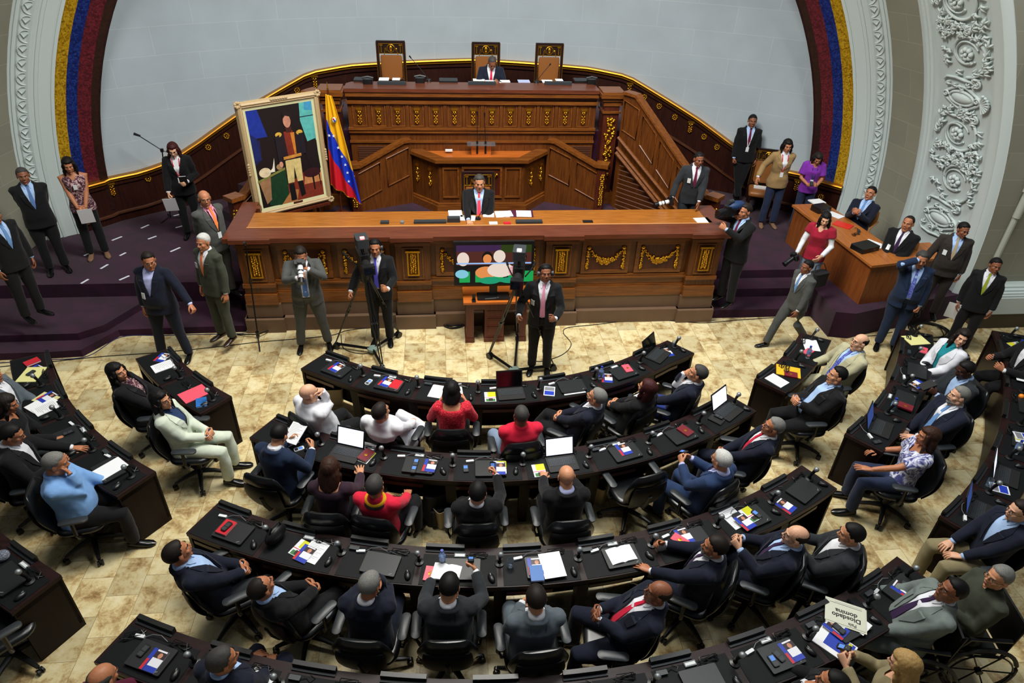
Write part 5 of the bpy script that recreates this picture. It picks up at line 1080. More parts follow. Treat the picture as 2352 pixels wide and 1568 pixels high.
dup(SCH, (2.17, 13.78, 2.22), pi, 'tall tan leather chair with gilt crest, right of the dais')
p = PEOPLE['grey haired man in a dark suit and coral tie seated at the rostrum']['loc']; dup(SCH, (p.x, p.y + .05, .88), pi, 'gilt crested chair behind the grey haired man at the rostrum')
p = at(1748, 440, .95); sc = dup(SCH, (p.x, p.y, .48), rad(158), 'tan leather chair standing empty beside the woman in the tan blazer')
mb = MB(); mb.cbox((0, 0, .012), (.34, .12, .03), WHITEP); o = mb.build('paper_sheaf'); o.location = sc.location + V((.02, .03, .535)); o.rotation_euler = (0, 0, rad(158)); tag(o, 'sheaf of papers on the seat of the empty tan leather chair', 'papers')
def wood_chair(loc, rz, label):
    WD = mat('honey_wood', (150, 98, 48), .35); t = thing('wooden_armchair', label, 'chair', loc, rz, 'wooden chairs behind the side table')
    mb = MB(); R = [[(w_ * cos(a), -.25 - .10 * (z - .5) + .022 * sin(a) + .3 * (w_ * cos(a)) ** 2, z) for a in [2 * pi * j / 20 for j in range(20)]] for z, w_ in ((.58, .15), (.64, .21), (.76, .235), (.88, .22), (.95, .15), (.97, .08))]; mb.rings(R, WD); mb.build('backrest', t, ang=50)
    mb = MB(); mb.cbox((0, 0, .46), (.46, .46, .07), TAN, 0, .05); mb.build('seat', t)
    for sx in (-1, 1):
        mb = MB(); mb.tube([(sx * .25, -.25, .72), (sx * .26, .1, .70), (sx * .25, .2, .5)], .02, WD, 7); mb.build('armrest', t)
        for sy in (-1, 1): mb = MB(); mb.tube([(sx * .2, sy * .2, .45), (sx * .22, sy * .23, 0)], [.022, .018], WD, 7); mb.build('leg', t)
for lb, nm_ in (('young man with clasped hands seated behind the side table', 'honey wood chair under the young man with clasped hands'), ('older man with receding hair and white badge seated behind the side table', 'honey wood chair under the older man with the white badge')):
    P_ = PEOPLE[lb]; wood_chair(P_['loc'], rad(P_['heading']), nm_)
# ================================================================== SIDE TABLE (right)
t = thing('side_table', 'angled brown veneer committee table on the carpeted stage at the right', 'table', (6.9, 10.2, .48))
OUT = [(6.53, 11.45), (6.74, 9.0), (8.25, 9.26), (8.22, 9.80), (7.42, 9.72), (7.22, 11.5)]; INN = [(6.58, 11.41), (6.79, 9.06), (8.2, 9.31), (8.17, 9.36), (6.84, 9.12), (6.64, 11.42)]
mb = MB(); mb.prism(OUT, 1.19, 1.23, CABT); mb.build('tabletop', t, world=True)
mb = MB(); mb.prism(INN, .48, 1.19, CABW); mb.build('front_panel', t, world=True)
mb = MB(); mb.prism([(6.58, 11.38), (7.18, 11.44), (7.18, 11.40), (6.58, 11.34)], .48, 1.19, CABW); mb.build('end_panel', t, world=True)
mb = MB(); mb.prism([(8.15, 9.34), (8.2, 9.34), (8.17, 9.76), (8.12, 9.76)], .48, 1.19, CABW); mb.build('end_panel', t, world=True)
# ================================================================== SMALL THINGS: prototypes
MAGC = {}
def flat(mb, x0, x1, y0, y1, z, m_): mb.add([(x0, y0, z), (x1, y0, z), (x1, y1, z), (x0, y1, z)], [(0, 1, 2, 3)], m_)
cR, cB, cY, cW, cG, cK = mat('print_red', (196, 30, 44), .4), mat('print_blue', (28, 56, 170), .4), mat('print_yellow', (206, 206, 30), .4), mat('print_white', (226, 228, 236), .4), mat('print_green', (60, 120, 60), .4), mat('print_dark', (46, 30, 36), .4)
cP, cS, cT = mat('print_pink', (226, 84, 104), .45), mat('print_skin', (190, 130, 100), .4), mat('print_text', (120, 122, 128), .6)
def mk(name, parts):
    t = None
    for i, (nm_, mb) in enumerate(parts):
        o = mb.build(nm_ if i else name, t, ang=40)
        if i == 0: t = o
    return t
PROTO = {}
def proto(name):
    if name in PROTO: return PROTO[name], True
    L_ = []; mb = MB()
    if name == 'laptop':
        mb.cbox((0, 0, .009), (.335, .235, .018), BLK2, 0, .012); lid = MB(); lid.cbox((0, 0, .0235), (.335, .235, .011), mat('laptop_lid', (24, 27, 30), .42), 0, .012); lid.cbox((.125, -.095, .0297), (.03, .007, .001), GREY, .6)
        o = mk('laptop_computer', [('laptop_computer', mb), ('lid', lid)])
    elif name in ('laptop_on', 'laptop_off', 'laptop_blue'):
        mb.cbox((0, 0, .009), (.335, .235, .018), BLK2, 0, .012); kb = MB()
        for r in range(6):
            for c in range(14): kb.cbox((-.135 + c * .0208, .075 - r * .019, .0195), (.017, .015, .003), DGREY)
        lid = MB(); lid.M = Mx.Translation((0, .118, .018)) @ Mx.Rotation(rad(-18), 4, 'X'); lid.cbox((0, .005, .115), (.335, .010, .232), BLK2)
        sc_ = MB(); sc_.M = lid.M; e = {'laptop_on': mat('screen_white', (230, 234, 246), .3, emit=(226, 232, 250), es=1.1), 'laptop_off': mat('screen_off', (8, 9, 11), .12), 'laptop_blue': mat('screen_blue', (40, 60, 110), .3, emit=(66, 92, 168), es=.55)}[name]
        sc_.box(-.152, .152, -.0022, -.0005, .018, .214, e); o = mk('laptop_computer', [('laptop_computer', mb), ('keyboard', kb)]); l = lid.build('lid', o); sc_.build('display', l)
    elif name == 'mouse': mb.ell((0, 0, .010), (.031, .056, .026), BLK, 14, 8); w2 = MB(); w2.cbox((0, .028, .034), (.008, .02, .006), GREY); o = mk('computer_mouse', [('computer_mouse', mb), ('scroll_wheel', w2)])
    elif name == 'mic':
        mb.lathe([(.045, 0), (.045, .012), (.02, .02), (.016, .06), (.0, .06)], BLK, 14); a = MB(); a.tube([(0, 0, .05), (0, -.012, .10), (0, -.03, .155)], [.013, .016, .019], BLK, 9); b = MB(); b.ell((0, -.038, .175), (.029, .029, .030), MICG, 14, 9); o = mk('desk_microphone', [('desk_microphone', mb), ('handle', a), ('mesh_head', b)])
    elif name == 'charger': mb.cbox((0, 0, .013), (.095, .042, .026), DGREY, 0, .006); a = MB(); a.tube([(.045, 0, .01), (.09, .02, .006), (.13, -.01, .005), (.16, .03, .005), (.11, .05, .005)], .003, BLK, 5); o = mk('power_adapter', [('power_adapter', mb), ('cable', a)])
    elif name == 'plug': mb.cbox((0, 0, .011), (.085, .028, .022), WHITEPL, 0, .005); a = MB(); a.tube([(.04, 0, .01), (.10, .03, .02), (.18, .03, .03), (.25, .0, .006)], .0032, GREY, 5); o = mk('white_adapter', [('white_adapter', mb), ('cable', a)])
    elif name == 'cardholder': mb.cbox((0, 0, .008), (.105, .045, .016), GREY, 0, .004); flat(mb, -.045, .045, -.012, .012, .0165, WHITEPL); o = mk('card_reader', [('card_reader', mb)])
    elif name in ('mag', 'magy', 'magb'):
        mb.cbox((0, 0, .003), (.14, .19, .006), cW); z = .0064
        if name == 'mag': flat(mb, -.07, .07, -.095, .095, z, cK); flat(mb, -.07, -.035, -.095, .095, z + .0003, cB); flat(mb, -.07, -.045, -.095, .0, z + .0006, cR); flat(mb, -.03, .07, -.07, .02, z + .0006, cW); mb.ell((.02, .045, z), (.02, .024, .001), cS, 12, 4); flat(mb, -.03, .07, -.095, -.05, z + .0009, cB); flat(mb, -.03, .06, .076, .09, z + .0009, cW)
        elif name == 'magy': flat(mb, -.03, .07, .0, .095, z, cY); flat(mb, -.07, .07, -.02, -.012, z + .0003, cR); flat(mb, -.055, .06, -.09, -.04, z + .0003, cG); flat(mb, -.02, .03, -.08, -.03, z + .0006, cK); flat(mb, -.07, -.035, -.095, .095, z + .0002, cW)
        else: flat(mb, -.06, .06, -.08, .0, z, cB); flat(mb, -.06, .06, .01, .08, z, cT)
        o = mk('magazine', [('magazine', mb)])
    elif name == 'paper': mb.cbox((0, 0, .0015), (.21, .285, .003), WHITEP); o = mk('white_paper', [('white_paper', mb)])
    elif name == 'pad':
        mb.cbox((0, 0, .004), (.19, .25, .008), WHITEP)
        for i in range(12): flat(mb, -.08, .08 - .03 * (i % 3), .10 - i * .017, .103 - i * .017, .0084, cT)
        o = mk('printed_document', [('printed_document', mb)])
    elif name == 'book': 
        R = []
        for s in (-1, 1):
            P_ = [(s * x, z) for x, z in ((.0, .004), (.03, .018), (.08, .016), (.13, .006))]
            mb.rings([[V((x, -.09, 0)), V((x, .09, 0)), V((x, .09, z)), V((x, -.09, z))] for x, z in P_], WHITEP)
        o = mk('open_book', [('open_book', mb)])
    elif name in ('redbook', 'maroonbook', 'bluebook', 'pinkbook', 'blackbook'):
        c = {'redbook': cR, 'maroonbook': mat('cover_maroon', (112, 24, 36), .45), 'bluebook': mat('cover_blue', (36, 104, 180), .45), 'pinkbook': cP, 'blackbook': BLK2}[name]; sz = (.12, .17, .02) if name != 'pinkbook' else (.10, .16, .012)
        mb.cbox((0, 0, sz[2] / 2), (sz[0] - .006, sz[1] - .006, sz[2] - .004), WHITEP); a = MB(); a.cbox((0, 0, sz[2]), (sz[0], sz[1], .003), c); a.cbox((0, 0, .0015), (sz[0], sz[1], .003), c); a.cbox((-sz[0] / 2, 0, sz[2] / 2), (.004, sz[1], sz[2]), c)
        if name in ('pinkbook', 'maroonbook'): a.ell((0, 0, sz[2] + .0015), (.018, .018, .0012), GOLD, 14, 4)
        o = mk({'redbook': 'red_book', 'maroonbook': 'maroon_book', 'bluebook': 'blue_booklet', 'pinkbook': 'pink_booklet', 'blackbook': 'black_notebook'}[name], [('x', mb), ('cover', a)])
    elif name in ('redfolder', 'yellowfolder', 'creamfolder'): c = {'redfolder': cP, 'yellowfolder': mat('folder_yellow', (224, 178, 30), .5), 'creamfolder': mat('folder_cream', (226, 224, 150), .5)}[name]; mb.cbox((0, 0, .004), (.24, .31, .008), c); o = mk('document_folder', [('x', mb)])
    elif name in ('phone', 'phonew', 'phoneb'): mb.cbox((0, 0, .007), (.058, .112, .014), WHITEPL if name == 'phonew' else BLK, 0, .012); a = MB(); a.cbox((0, .018, .0145), (.042, .045, .001), mat('phone_screen', (90, 130, 200), .2, emit=(80, 130, 210), es=.35) if name != 'phoneb' else DGREY); b = MB(); b.cbox((0, -.03, .0145), (.044, .036, .001), DGREY); o = mk('mobile_phone', [('x', mb), ('display', a), ('keypad', b)])
    elif name == 'bottle':
        PL_ = mat('clear_plastic', (215, 228, 240), .06, trans=.92); mb.lathe([(.0, .002), (.030, .0), (.032, .01), (.030, .05), (.032, .09), (.031, .13), (.014, .165), (.012, .178), (.0, .178)], PL_, 16); a = MB(); a.lathe([(.0, .176), (.015, .176), (.015, .196), (.0, .196)], cB, 12); b = MB(); b.lathe([(.0325, .07), (.0325, .12)], mat('bottle_label', (120, 150, 200), .4), 16); o = mk('water_bottle', [('x', mb), ('cap', a), ('label', b)])
    elif name == 'glass': mb.lathe([(.0, .004), (.026, .0), (.032, .10), (.030, .10), (.024, .01), (.0, .008)], mat('clear_plastic', (215, 228, 240), .06, trans=.92), 18); o = mk('drinking_glass', [('x', mb)])
    elif name == 'bin': mb.rings([[(x * q, y * q, z) for x, y in rrect(.26, .22, .04, 4)] for z, q in ((0, .78), (.30, 1), (.305, 1.03), (.30, .93), (.02, .72))], mat('beige_bin', (176, 158, 124), .6)); o = mk('waste_bin', [('x', mb)])
    elif name == 'bag': mb.ell((0, 0, .085), (.065, .13, .085), mat('black_handbag', (20, 20, 22), .4), 16, 10); a = MB(); a.tube([(.0, -.08, .13), (.02, -.04, .22), (.02, .05, .22), (0, .09, .13)], .008, BLK, 6); o = mk('handbag', [('x', mb), ('handle', a)])
    elif name == 'cables':
        rn = random.Random(4); P_ = [(rn.uniform(-.12, .12), rn.uniform(-.03, .05), .006 + .012 * (i % 3)) for i in range(13)]; Q = []
        for i in range(len(P_) - 1):
            for u in (0, .25, .5, .75): Q.append(tuple(P_[i][k] + (P_[i + 1][k] - P_[i][k]) * (u * u * (3 - 2 * u)) for k in range(3)))
        mb.tube(Q, .004, BLK, 5); o = mk('cable_tangle', [('x', mb)])
    elif name == 'plastic': mb.ell((0, 0, .03), (.07, .06, .04), mat('crumpled_plastic', (190, 200, 220), .1, trans=.7, bump=(40, 1, .03)), 12, 8); o = mk('crumpled_plastic', [('x', mb)])
    elif name == 'envelope': mb.cbox((0, 0, .003), (.26, .18, .006), mat('manila_envelope', (214, 206, 150), .6)); flat(mb, -.06, .06, -.05, .05, .0064, cW); mb.tube([(-.06, .07, .0065), (.06, .07, .0065)], .002, cT, 4); o = mk('manila_envelope', [('x', mb)])
    elif name == 'orange': mb.ell((0, 0, .034), (.035, .035, .034), mat('orange_fruit', (240, 140, 30), .45, bump=(200, .3, .002)), 14, 9); o = mk('orange_fruit', [('x', mb)])
    elif name == 'emblem':
        mb.cbox((0, 0, .002), (.16, .24, .004), WHITEP); mb.tube([(.045 * cos(a), .01 + .045 * sin(a), .005) for a in [2 * pi * k / 24 for k in range(24)]], .0022, mat('pale_print', (170, 190, 220), .5), 4, closed=True); mb.box(-.012, .012, 0, .026, .004, .0052, cB); mb.add([(-.022, .018, .0052), (.022, .018, .0052), (0, .038, .0052)], [(0, 1, 2)], cB); o = mk('printed_flyer', [('x', mb)])
    PROTO[name] = o; return o, False
NAMES = dict(laptop='closed black laptop', laptop_on='open white screened laptop', laptop_off='open dark screened laptop', laptop_blue='open blue screened laptop', mouse='black mouse', mic='mesh headed microphone', charger='black power brick', plug='white plug adapter', cardholder='grey card reader', mag='blue and red magazine', magy='yellow and white magazine', magb='blue and grey leaflet', paper='blank white sheet', pad='printed white document', book='white open book', redbook='bright red book', maroonbook='maroon book', bluebook='small blue booklet', pinkbook='pink booklet', blackbook='black notebook', redfolder='coral red folder', yellowfolder='yellow folder', creamfolder='pale yellow folder', phone='lit black phone', phonew='white phone', phoneb='black phone', bottle='clear water bottle', glass='clear drinking glass', bin='beige waste bin', bag='black handbag', cables='black cable tangle', plastic='crumpled clear plastic', envelope='manila envelope', orange='orange fruit', emblem='white flyer with blue emblem')
CATS = dict(laptop='laptop', laptop_on='laptop', laptop_off='laptop', laptop_blue='laptop', mouse='mouse', mic='microphone', charger='power adapter', plug='adapter', cardholder='card reader', mag='magazine', magy='magazine', magb='leaflet', paper='paper', pad='document', book='book', redbook='book', maroonbook='book', bluebook='booklet', pinkbook='booklet', blackbook='notebook', redfolder='folder', yellowfolder='folder', creamfolder='folder', phone='phone', phonew='phone', phoneb='phone', bottle='bottle', glass='glass', bin='bin', bag='handbag', cables='cables', plastic='plastic wrap', envelope='envelope', orange='orange', emblem='flyer')
GRP = dict(laptop='closed laptops on the desks', mouse='mice on the desks', mic='desk microphones', charger='power bricks on the desks', plug='white adapters on the desks', cardholder='card readers on the desks', mag='blue and red magazines', magy='yellow magazines', bin='waste bins under the desks', cables='cable tangles on the desks', bottle='water bottles')
def put(name, loc, rz, label, rx=None):
    o, used = proto(name)
    if used: o = dup(o)
    o.location = loc; o.rotation_euler = (rx or 0, 0, rz); tag(o, label, CATS[name], GRP.get(name)); return o
ORD = ['first', 'second', 'third', 'fourth', 'fifth', 'sixth', 'seventh', 'eighth', 'ninth', 'tenth']
ROWN = dict(C1=(1, 'from the left, front middle row'), C2=(2, 'from the left, second middle row'), C3=(3, 'from the left, third middle row'), C4=(4, 'from the left, bottom middle row'), L2=(2, 'from the stage, short left block desk'), L3=(3, 'from the stage, long left block desk'), L4=(4, 'from the stage, bottom left desk'), R2=(2, 'from below, short right block desk'), R3=(3, 'from below, middle right block desk'), R4=(4, 'from below, outer right block desk'))
def station(row, i, items):
    k, ph = ROWN[row]; a, b = DIVS[row][i], DIVS[row][i + 1]; m_ = (a + b) / 2; rm = (RF[k] + RN[k]) / 2; rnd = random.Random(i * 7 + k * 31 + len(row)); lift = {}
    base = [('mic', None, .035, 0, 0)] + ([] if row == 'L4' and i < 3 else [('mouse', .30, -.10, 10, 0), ('cables', .17, .11, 0, 0)])
    seen = {}
    for it in base + items:
        nm_, lx, ly, rot, z = (list(it) + [0] * 5)[:5]
        ang = b + (.15 if lx is None else 0) if lx is None else m_ + math.degrees(lx / rm)
        if nm_ == 'mic': ang = b - (1.2 if i == len(DIVS[row]) - 2 else 0); rot = rnd.uniform(-14, 14); ly += rnd.uniform(-.008, .008)
        elif nm_ in ('mouse',): rot += rnd.uniform(-25, 25); ly += rnd.uniform(-.03, .02)
        p = P2(rm - ly, ang, DT + .0045 + z); lb = f'{NAMES[nm_]} at the {ORD[i]} seat {ph}'
        seen[nm_] = seen.get(nm_, 0) + 1
        if seen[nm_] > 1: lb = f'{NAMES[nm_]}, the right hand one, {ORD[i]} seat {ph}'
        put(nm_, p, rad(ang + rot), lb)
LT = ('laptop', .04, -.045, 0); ZL = .030
def lap(*on, rot=0, dx=0, dy=0): return [('laptop', .03 + dx, -.04 + dy, rot)] + [(n, x + .03 + dx, y - .04 + dy, r + rot, ZL + z) for n, x, y, r, z in on]
W_ = ('plug', -.20, .08, 10); C_ = ('charger', -.27, .10, 0); K_ = ('cardholder', .0, .125, 0)
for row, L_ in dict(
 C1=[lap(('mag', -.02, .03, -6, 0)) + [W_], lap(('mag', -.05, .02, -8, 0), ('redbook', .09, .0, -4, 0)) + [('phonew', -.24, -.07, -6), K_, W_], [('pad', -.12, -.02, -6), ('paper', .08, .03, 12), C_], [('laptop_off', .02, -.04, 2), ('magy', -.24, -.08, 2), W_], lap(rot=-4) + [('paper', .03, -.075, 86), ('magb', -.27, -.05, -20), W_], lap(('pinkbook', .08, .03, -10, 0), rot=-3) + [('bottle', -.31, .0, 0), ('mag', -.23, -.03, -30), K_], [('laptop_off', -.06, .0, 12), ('mag', .10, .0, -24), ('glass', .29, .05, 0)]],
 C2=[[('pad', -.05, .02, -20), ('magb', .05, -.08, -30), ('phonew', .22, -.13, -40), K_], [('laptop_on', -.04, -.03, 0), ('maroonbook', .19, .0, -14, .012), ('magy', .19, .0, -12), ('pad', .14, .09, 0, .0)], lap(('mag', .12, 0, -4, .0), ('phone', -.04, .03, 0, 0), ('phone', -.04, -.08, 0, 0)) + [W_, K_], lap(('magy', .1, .0, -2, 0), ('mag', .09, -.02, -2, .0065)) + [('phone', -.24, -.03, 8), W_], [('laptop_on', .05, -.03, 0), ('magy', -.22, -.09, 2), C_], lap(('mag', .0, .04, 0, 0), rot=2) + [C_, W_, K_], lap(('maroonbook', .07, .02, 10, 0)) + [C_, W_], [('laptop_on', .08, -.02, 6), ('blackbook', -.17, -.04, 14), ('phoneb', -.12, -.03, 14, .025)]],
 C3=[lap(('redbook', -.08, .0, 0, 0), ('phoneb', -.07, .0, -6, .024)) + [W_], [('bag', -.29, .02, -10), ('magy', -.02, -.01, -14, .0), ('mag', .05, -.06, -12, .008), ('pad', .12, -.01, -10), K_], lap(rot=-4) + [W_, C_], lap(('book', -.14, -.05, -8, 0)) + [('pinkbook', -.26, -.09, -4), ('bottle', -.16, .03, 0), K_], lap(('mag', -.08, .0, 0, 0), ('bluebook', -.08, -.09, 0, .008), ('paper', .08, .0, 4, .004)) + [('glass', -.28, .0, 0), W_], lap(('book', .0, .01, 4, 0)) + [C_, W_, K_], lap(('mag', -.06, .05, 0, 0), ('pinkbook', -.13, .02, 30, 0)) + [W_], lap(('magy', .0, .03, 4, 0), ('phone', .06, .0, 10, .008), ('mag', -.12, -.03, 6, .009), dx=-.02) + [('pad', -.15, .04, 4), W_], lap(rot=6) + [('mag', -.30, -.08, 10), C_]],
 C4=[lap(('phoneb', -.09, .02, -4, 0), ('mag', .05, -.02, 0, 0)) + [('cables', -.25, .06, 40), W_], [('paper', .18, -.02, -20), ('charger', -.1, .0, 30)], [C_], [('magy', -.14, -.04, 0), ('mouse', .1, -.1, 0)], [('magb', -.2, -.05, 0), C_], [('cardholder', -.24, .08, 0), C_], lap() + [K_, C_], lap(('phone', -.10, -.02, 0, 0), ('phoneb', -.03, .0, 14, 0), ('mag', .10, .0, 2, 0)) + [K_, W_], lap(('phoneb', -.12, .0, 10, .008), ('mag', -.13, .02, 14, 0), ('emblem', .08, .0, 12, 0)) + [C_], lap(('mag', .0, .0, 6, 0), ('phoneb', .08, .02, 16, 0), rot=4) + [W_, C_]],
 L2=[[('pad', .0, -.01, 0), ('mag', -.2, .06, 40), W_], [('redfolder', .02, -.03, -4), ('cables', -.2, .0, 0), ('bluebook', .24, -.08, 60)]],
 L3=[[('redbook', -.2, .02, 20), ('mag', -.02, .02, 30), ('creamfolder', .08, -.02, 60), ('phoneb', .06, -.02, 40, .009)], [('envelope', -.08, .02, 30), ('mag', -.10, .04, 20, .007), ('pad', .12, -.03, 10, .008), ('paper', .0, -.05, 20, .008)], lap(('phoneb', -.06, .03, 0, 0), rot=-4) + [K_, W_], lap(('paper', .0, .02, 4, 0), rot=-4) + [W_, C_]],
 L4=[[], [], [], [('plastic', .1, .05, 0)], lap(rot=-4) + [('plastic', -.25, .08, 0), K_]],
 R2=[[('yellowfolder', .08, .0, 20), ('cables', .1, .02, 10, .01), ('pad', -.22, .0, -12), ('maroonbook', .02, -.06, 20, .0)], [('paper', .12, .0, -70), ('pinkbook', -.08, -.02, 70), ('bottle', -.22, -.06, 0)]],
 R3=[[('laptop_blue', .02, -.02, 6), ('plug', -.22, .0, 50), ('phoneb', -.26, -.1, 60)], lap(('maroonbook', -.18, -.05, 0, 0)) + [('bottle', -.28, .02, 0), K_], lap() + [('mag', -.26, -.1, 60), W_], [('creamfolder', .12, .02, 30), ('pinkbook', -.12, -.08, 80), C_]],
 R4=[[('laptop_blue', .0, -.02, 8), ('phone', -.26, -.08, 50), ('plug', -.22, .05, 20)], [('laptop_on', .02, -.02, 4), ('magb', -.24, -.02, 20), ('glass', -.28, .08, 0)], lap(('magy', .0, .0, 10, 0), ('magb', .06, .02, 20, .008)) + [('bottle', -.24, .0, 0)], lap() + [('orange', .22, .05, 0)], lap(('paper', -.1, .0, 0, 0)) + [K_], [('magy', .05, -.02, 30), ('bottle', -.12, .0, 0), ('charger', -.28, .08, 0)]]).items():
    for i, it in enumerate(L_): station(row, i, it)
for i, (px, py, lb) in enumerate([(768, 898, 'beside the bald man in the white shirt'), (1258, 950, 'right of the man in the plain crimson jacket'), (1018, 1170, 'under the second row left of the phone user'), (1378, 1118, 'behind the bald typing man'), (660, 1305, 'under the third row beside the reclining man')]):
    p = at(px, py, .2); put('bin', (p.x, p.y, 0), .3 * i, 'beige waste bin standing ' + lb)
p = at(1003, 1150, .3); t = thing('backpack', 'black backpack hanging under the second row beside a waste bin', 'bag', (p.x, p.y, 0), .4); NYB = mat('black_nylon', (18, 18, 20), .7)
mb = MB(); mb.M = Mx.Translation((0, 0, .24)); mb.cbox((0, 0, 0), (.30, .17, .44), NYB, 0, .06); mb.build('bag_body', t); mb = MB(); mb.cbox((0, -.1, .16), (.22, .06, .22), NYB, 0, .025); mb.build('front_pocket', t); mb = MB(); mb.tube([(-.05, .02, .44), (0, .02, .50), (.05, .02, .44)], .01, NYB, 6); mb.build('handle', t)
p = at(1410, 965, .25); t = thing('sequined_bag', 'dark red handbag with gold sequins on the floor between the front row chairs', 'bag', (p.x, p.y, 0), .5); SQ = mat('dark_red_fabric', (40, 12, 16), .5)
mb = MB(); mb.rings([[(x * q, y * q, z) for x, y in rrect(.30, .14, .05, 4)] for z, q in ((0, .9), (.1, 1.05), (.28, .95), (.32, .7))], SQ); b_ = mb.build('bag_body', t); mb = MB(); rn = random.Random(2)
for i in range(60): mb.cbox((rn.uniform(-.13, .13), rn.choice((-.076, .076)), rn.uniform(.03, .28)), (.012, .004, .012), GOLD)
tag(mb.build('sequins', b_), kind='stuff'); mb = MB(); mb.tube([(-.08, 0, .3), (-.05, 0, .44), (.05, 0, .44), (.08, 0, .3)], .009, SQ, 6); mb.build('handle', t)
# newspaper with its headline
def textmesh(txt, size, m_, parent, loc, rz=0, rx=0, name='lettering', al='CENTER'):
    c = bpy.data.curves.new('t', 'FONT'); c.body = txt; c.size = size; c.align_x = al; c.extrude = .0006; c.space_line = .8; c.offset = .0012 * size / .05
    o = bpy.data.objects.new('t', c); TMP.collection.objects.link(o); vl = TMP.view_layers[0]; vl.update(); dg = vl.depsgraph
    me = bpy.data.meshes.new_from_object(o.evaluated_get(dg), depsgraph=dg); bpy.data.objects.remove(o); me.materials.clear(); me.materials.append(m_)
    q = bpy.data.objects.new(name, me); SC.collection.objects.link(q); q.parent = parent; q.location = loc; q.rotation_euler = (rx, 0, rz); return q
mb = MB(); mb.cbox((0, 0, .004), (.34, .26, .008), mat('newsprint', (206, 208, 190), .8)); mb.cbox((.01, -.012, .010), (.335, .25, .004), mat('newsprint', (206, 208, 190), .8)); p = at(1944, 1412, .79)
np_ = mb.build('newspaper'); np_.location = (p.x, p.y, DT + .036); np_.rotation_euler = (0, 0, rad(152)); tag(np_, 'folded newspaper with a bold headline lying upside down on the bottom row laptop', 'newspaper')
INK = mat('printing_ink', (26, 26, 28), .7); textmesh('Diosdado\ndomina', .062, INK, np_, (.0, .01, .0125)); textmesh('País', .045, mat('ink_grey', (84, 86, 84), .7), np_, (-.05, .075, .0125))
mb = MB(); mb.add([(-.13, -.1 + .0, .0124), (.14, -.1, .0124), (.14, -.096, .0124), (-.13, -.096, .0124)], [(0, 1, 2, 3)], INK); mb.add([(-.13, -.115, .0124), (.10, -.115, .0124), (.10, -.112, .0124), (-.13, -.112, .0124)], [(0, 1, 2, 3)], cT); mb.build('text_rules', np_)
mb = MB(); mb.cbox((0, 0, .006), (.22, .31, .012), WHITEP); mb.cbox((.02, -.03, .013), (.16, .22, .002), cB); mb.cbox((.05, -.1, .0145), (.09, .03, .002), cY)
p = at(1918, 1478, .76); o = mb.build('document_stack'); o.location = (p.x, p.y, DT + .005); o.rotation_euler = (0, 0, rad(40)); tag(o, 'stack of printed pages sticking out under the laptop below the newspaper', 'documents')
# ================================================================== THINGS IN HANDS
def hpos(lb, s, f=.08): P_ = PEOPLE[lb]; a = P_['arms'][s]; hd, w0 = a[5], a[6]; p = P_['wm'] @ (w0 + hd * f); return p, rad(P_['heading'])
def held(name, lb, s, label, f=.085, dz=.012, rx=-.5, drz=0):
    p, rz = hpos(lb, s, f); o = put(name, p + V((0, 0, dz)), rz + drz, label, rx); return o
PL = list(PEOPLE); find = lambda s: next(l for l in PL if s in l)
held('phone', find('looking at a phone in his right hand'), 1, 'black phone held up by the man in black, second row', rx=.9)
held('phone', find('photographing pages'), 1, 'phone held over the pages by the man in the charcoal jacket')
held('phone', find('white haired man in a mid blue'), 1, 'phone held by the white haired man in the blue suit')
held('phoneb', find('tapping a phone'), 1, 'phone held by the man at the right end of the third row')
held('phone', find('blonde woman'), 1, 'phone with lit display held by the blonde woman')
held('phoneb', find('purple blouse'), 1, 'phone held by the woman in the purple blouse')
held('blackbook', find('reading a small book'), 1, 'small dark book held by the man in the charcoal suit')
held('pad', find('young man in a blue suit reading'), -1, 'printed sheets held by the young man in the blue suit', rx=.4, dz=.03)
held('paper', find('patterned sleeveless'), 1, 'white paper held by the woman in the patterned blouse', rx=1.25, dz=-.12)
held('paper', find('woman in black with glasses'), 1, 'white paper hanging from the hand of the woman in black', rx=1.2, dz=-.13)
held('blackbook', find('woman in black with glasses'), -1, 'dark book held to the chest by the woman in black', rx=1.3, dz=.06)
held('paper', find('lime tie'), 1, 'white papers held by the man with the lime tie', rx=1.4, dz=-.08)
def stillcam(lb, s, label, white=True, L=.26, f=.09, aim=None, tilt=0):
    P_ = PEOPLE[lb]; p, rz = hpos(lb, s, f); t = thing('photo_camera', label, 'camera', p + V((0, 0, .03)), 0, 'photo cameras'); t.rotation_euler = (tilt, 0, rz if aim is None else aim)
    mb = MB(); mb.cbox((0, 0, 0), (.145, .07, .10), BLK, 0, .015); mb.cbox((0, 0, .065), (.06, .06, .035), BLK); mb.build('camera_body', t)
    mb = MB(); mb.cyl((0, .03, 0), (0, L * .75, 0), .036, WHITEPL if white else BLK, 16); mb.cyl((0, L * .35, 0), (0, L * .42, 0), .038, BLK, 16)
    if white: mb.cyl((0, L * .55, 0), (0, L * .58, 0), .038, BLK, 16)
    mb.build('lens', t); mb = MB(); mb.cyl((0, L * .74, 0), (0, L, 0), .040, BLK, 16, .046); mb.build('lens_hood', t); return t
stillcam(find('stout photographer'), -1, 'camera with a long white lens held by the stout photographer', L=.32, f=.1, tilt=-.55)
stillcam(find('leaning on the right end'), 1, 'camera with white lens in the hand of the man in charcoal', L=.28, aim=rad(95), tilt=-.2)
stillcam(find('woman photographer'), 1, 'camera with a lens hanging at the hip of the woman in red', white=False, L=.22, aim=rad(110), tilt=-.5)
p, rz = hpos(find('woman photographer'), -1); t = thing('camera_bag', 'black shoulder bag at the side of the woman photographer', 'bag', p + V((.10, -.02, -.34)), .3); NY = mat('black_nylon', (18, 18, 20), .7)
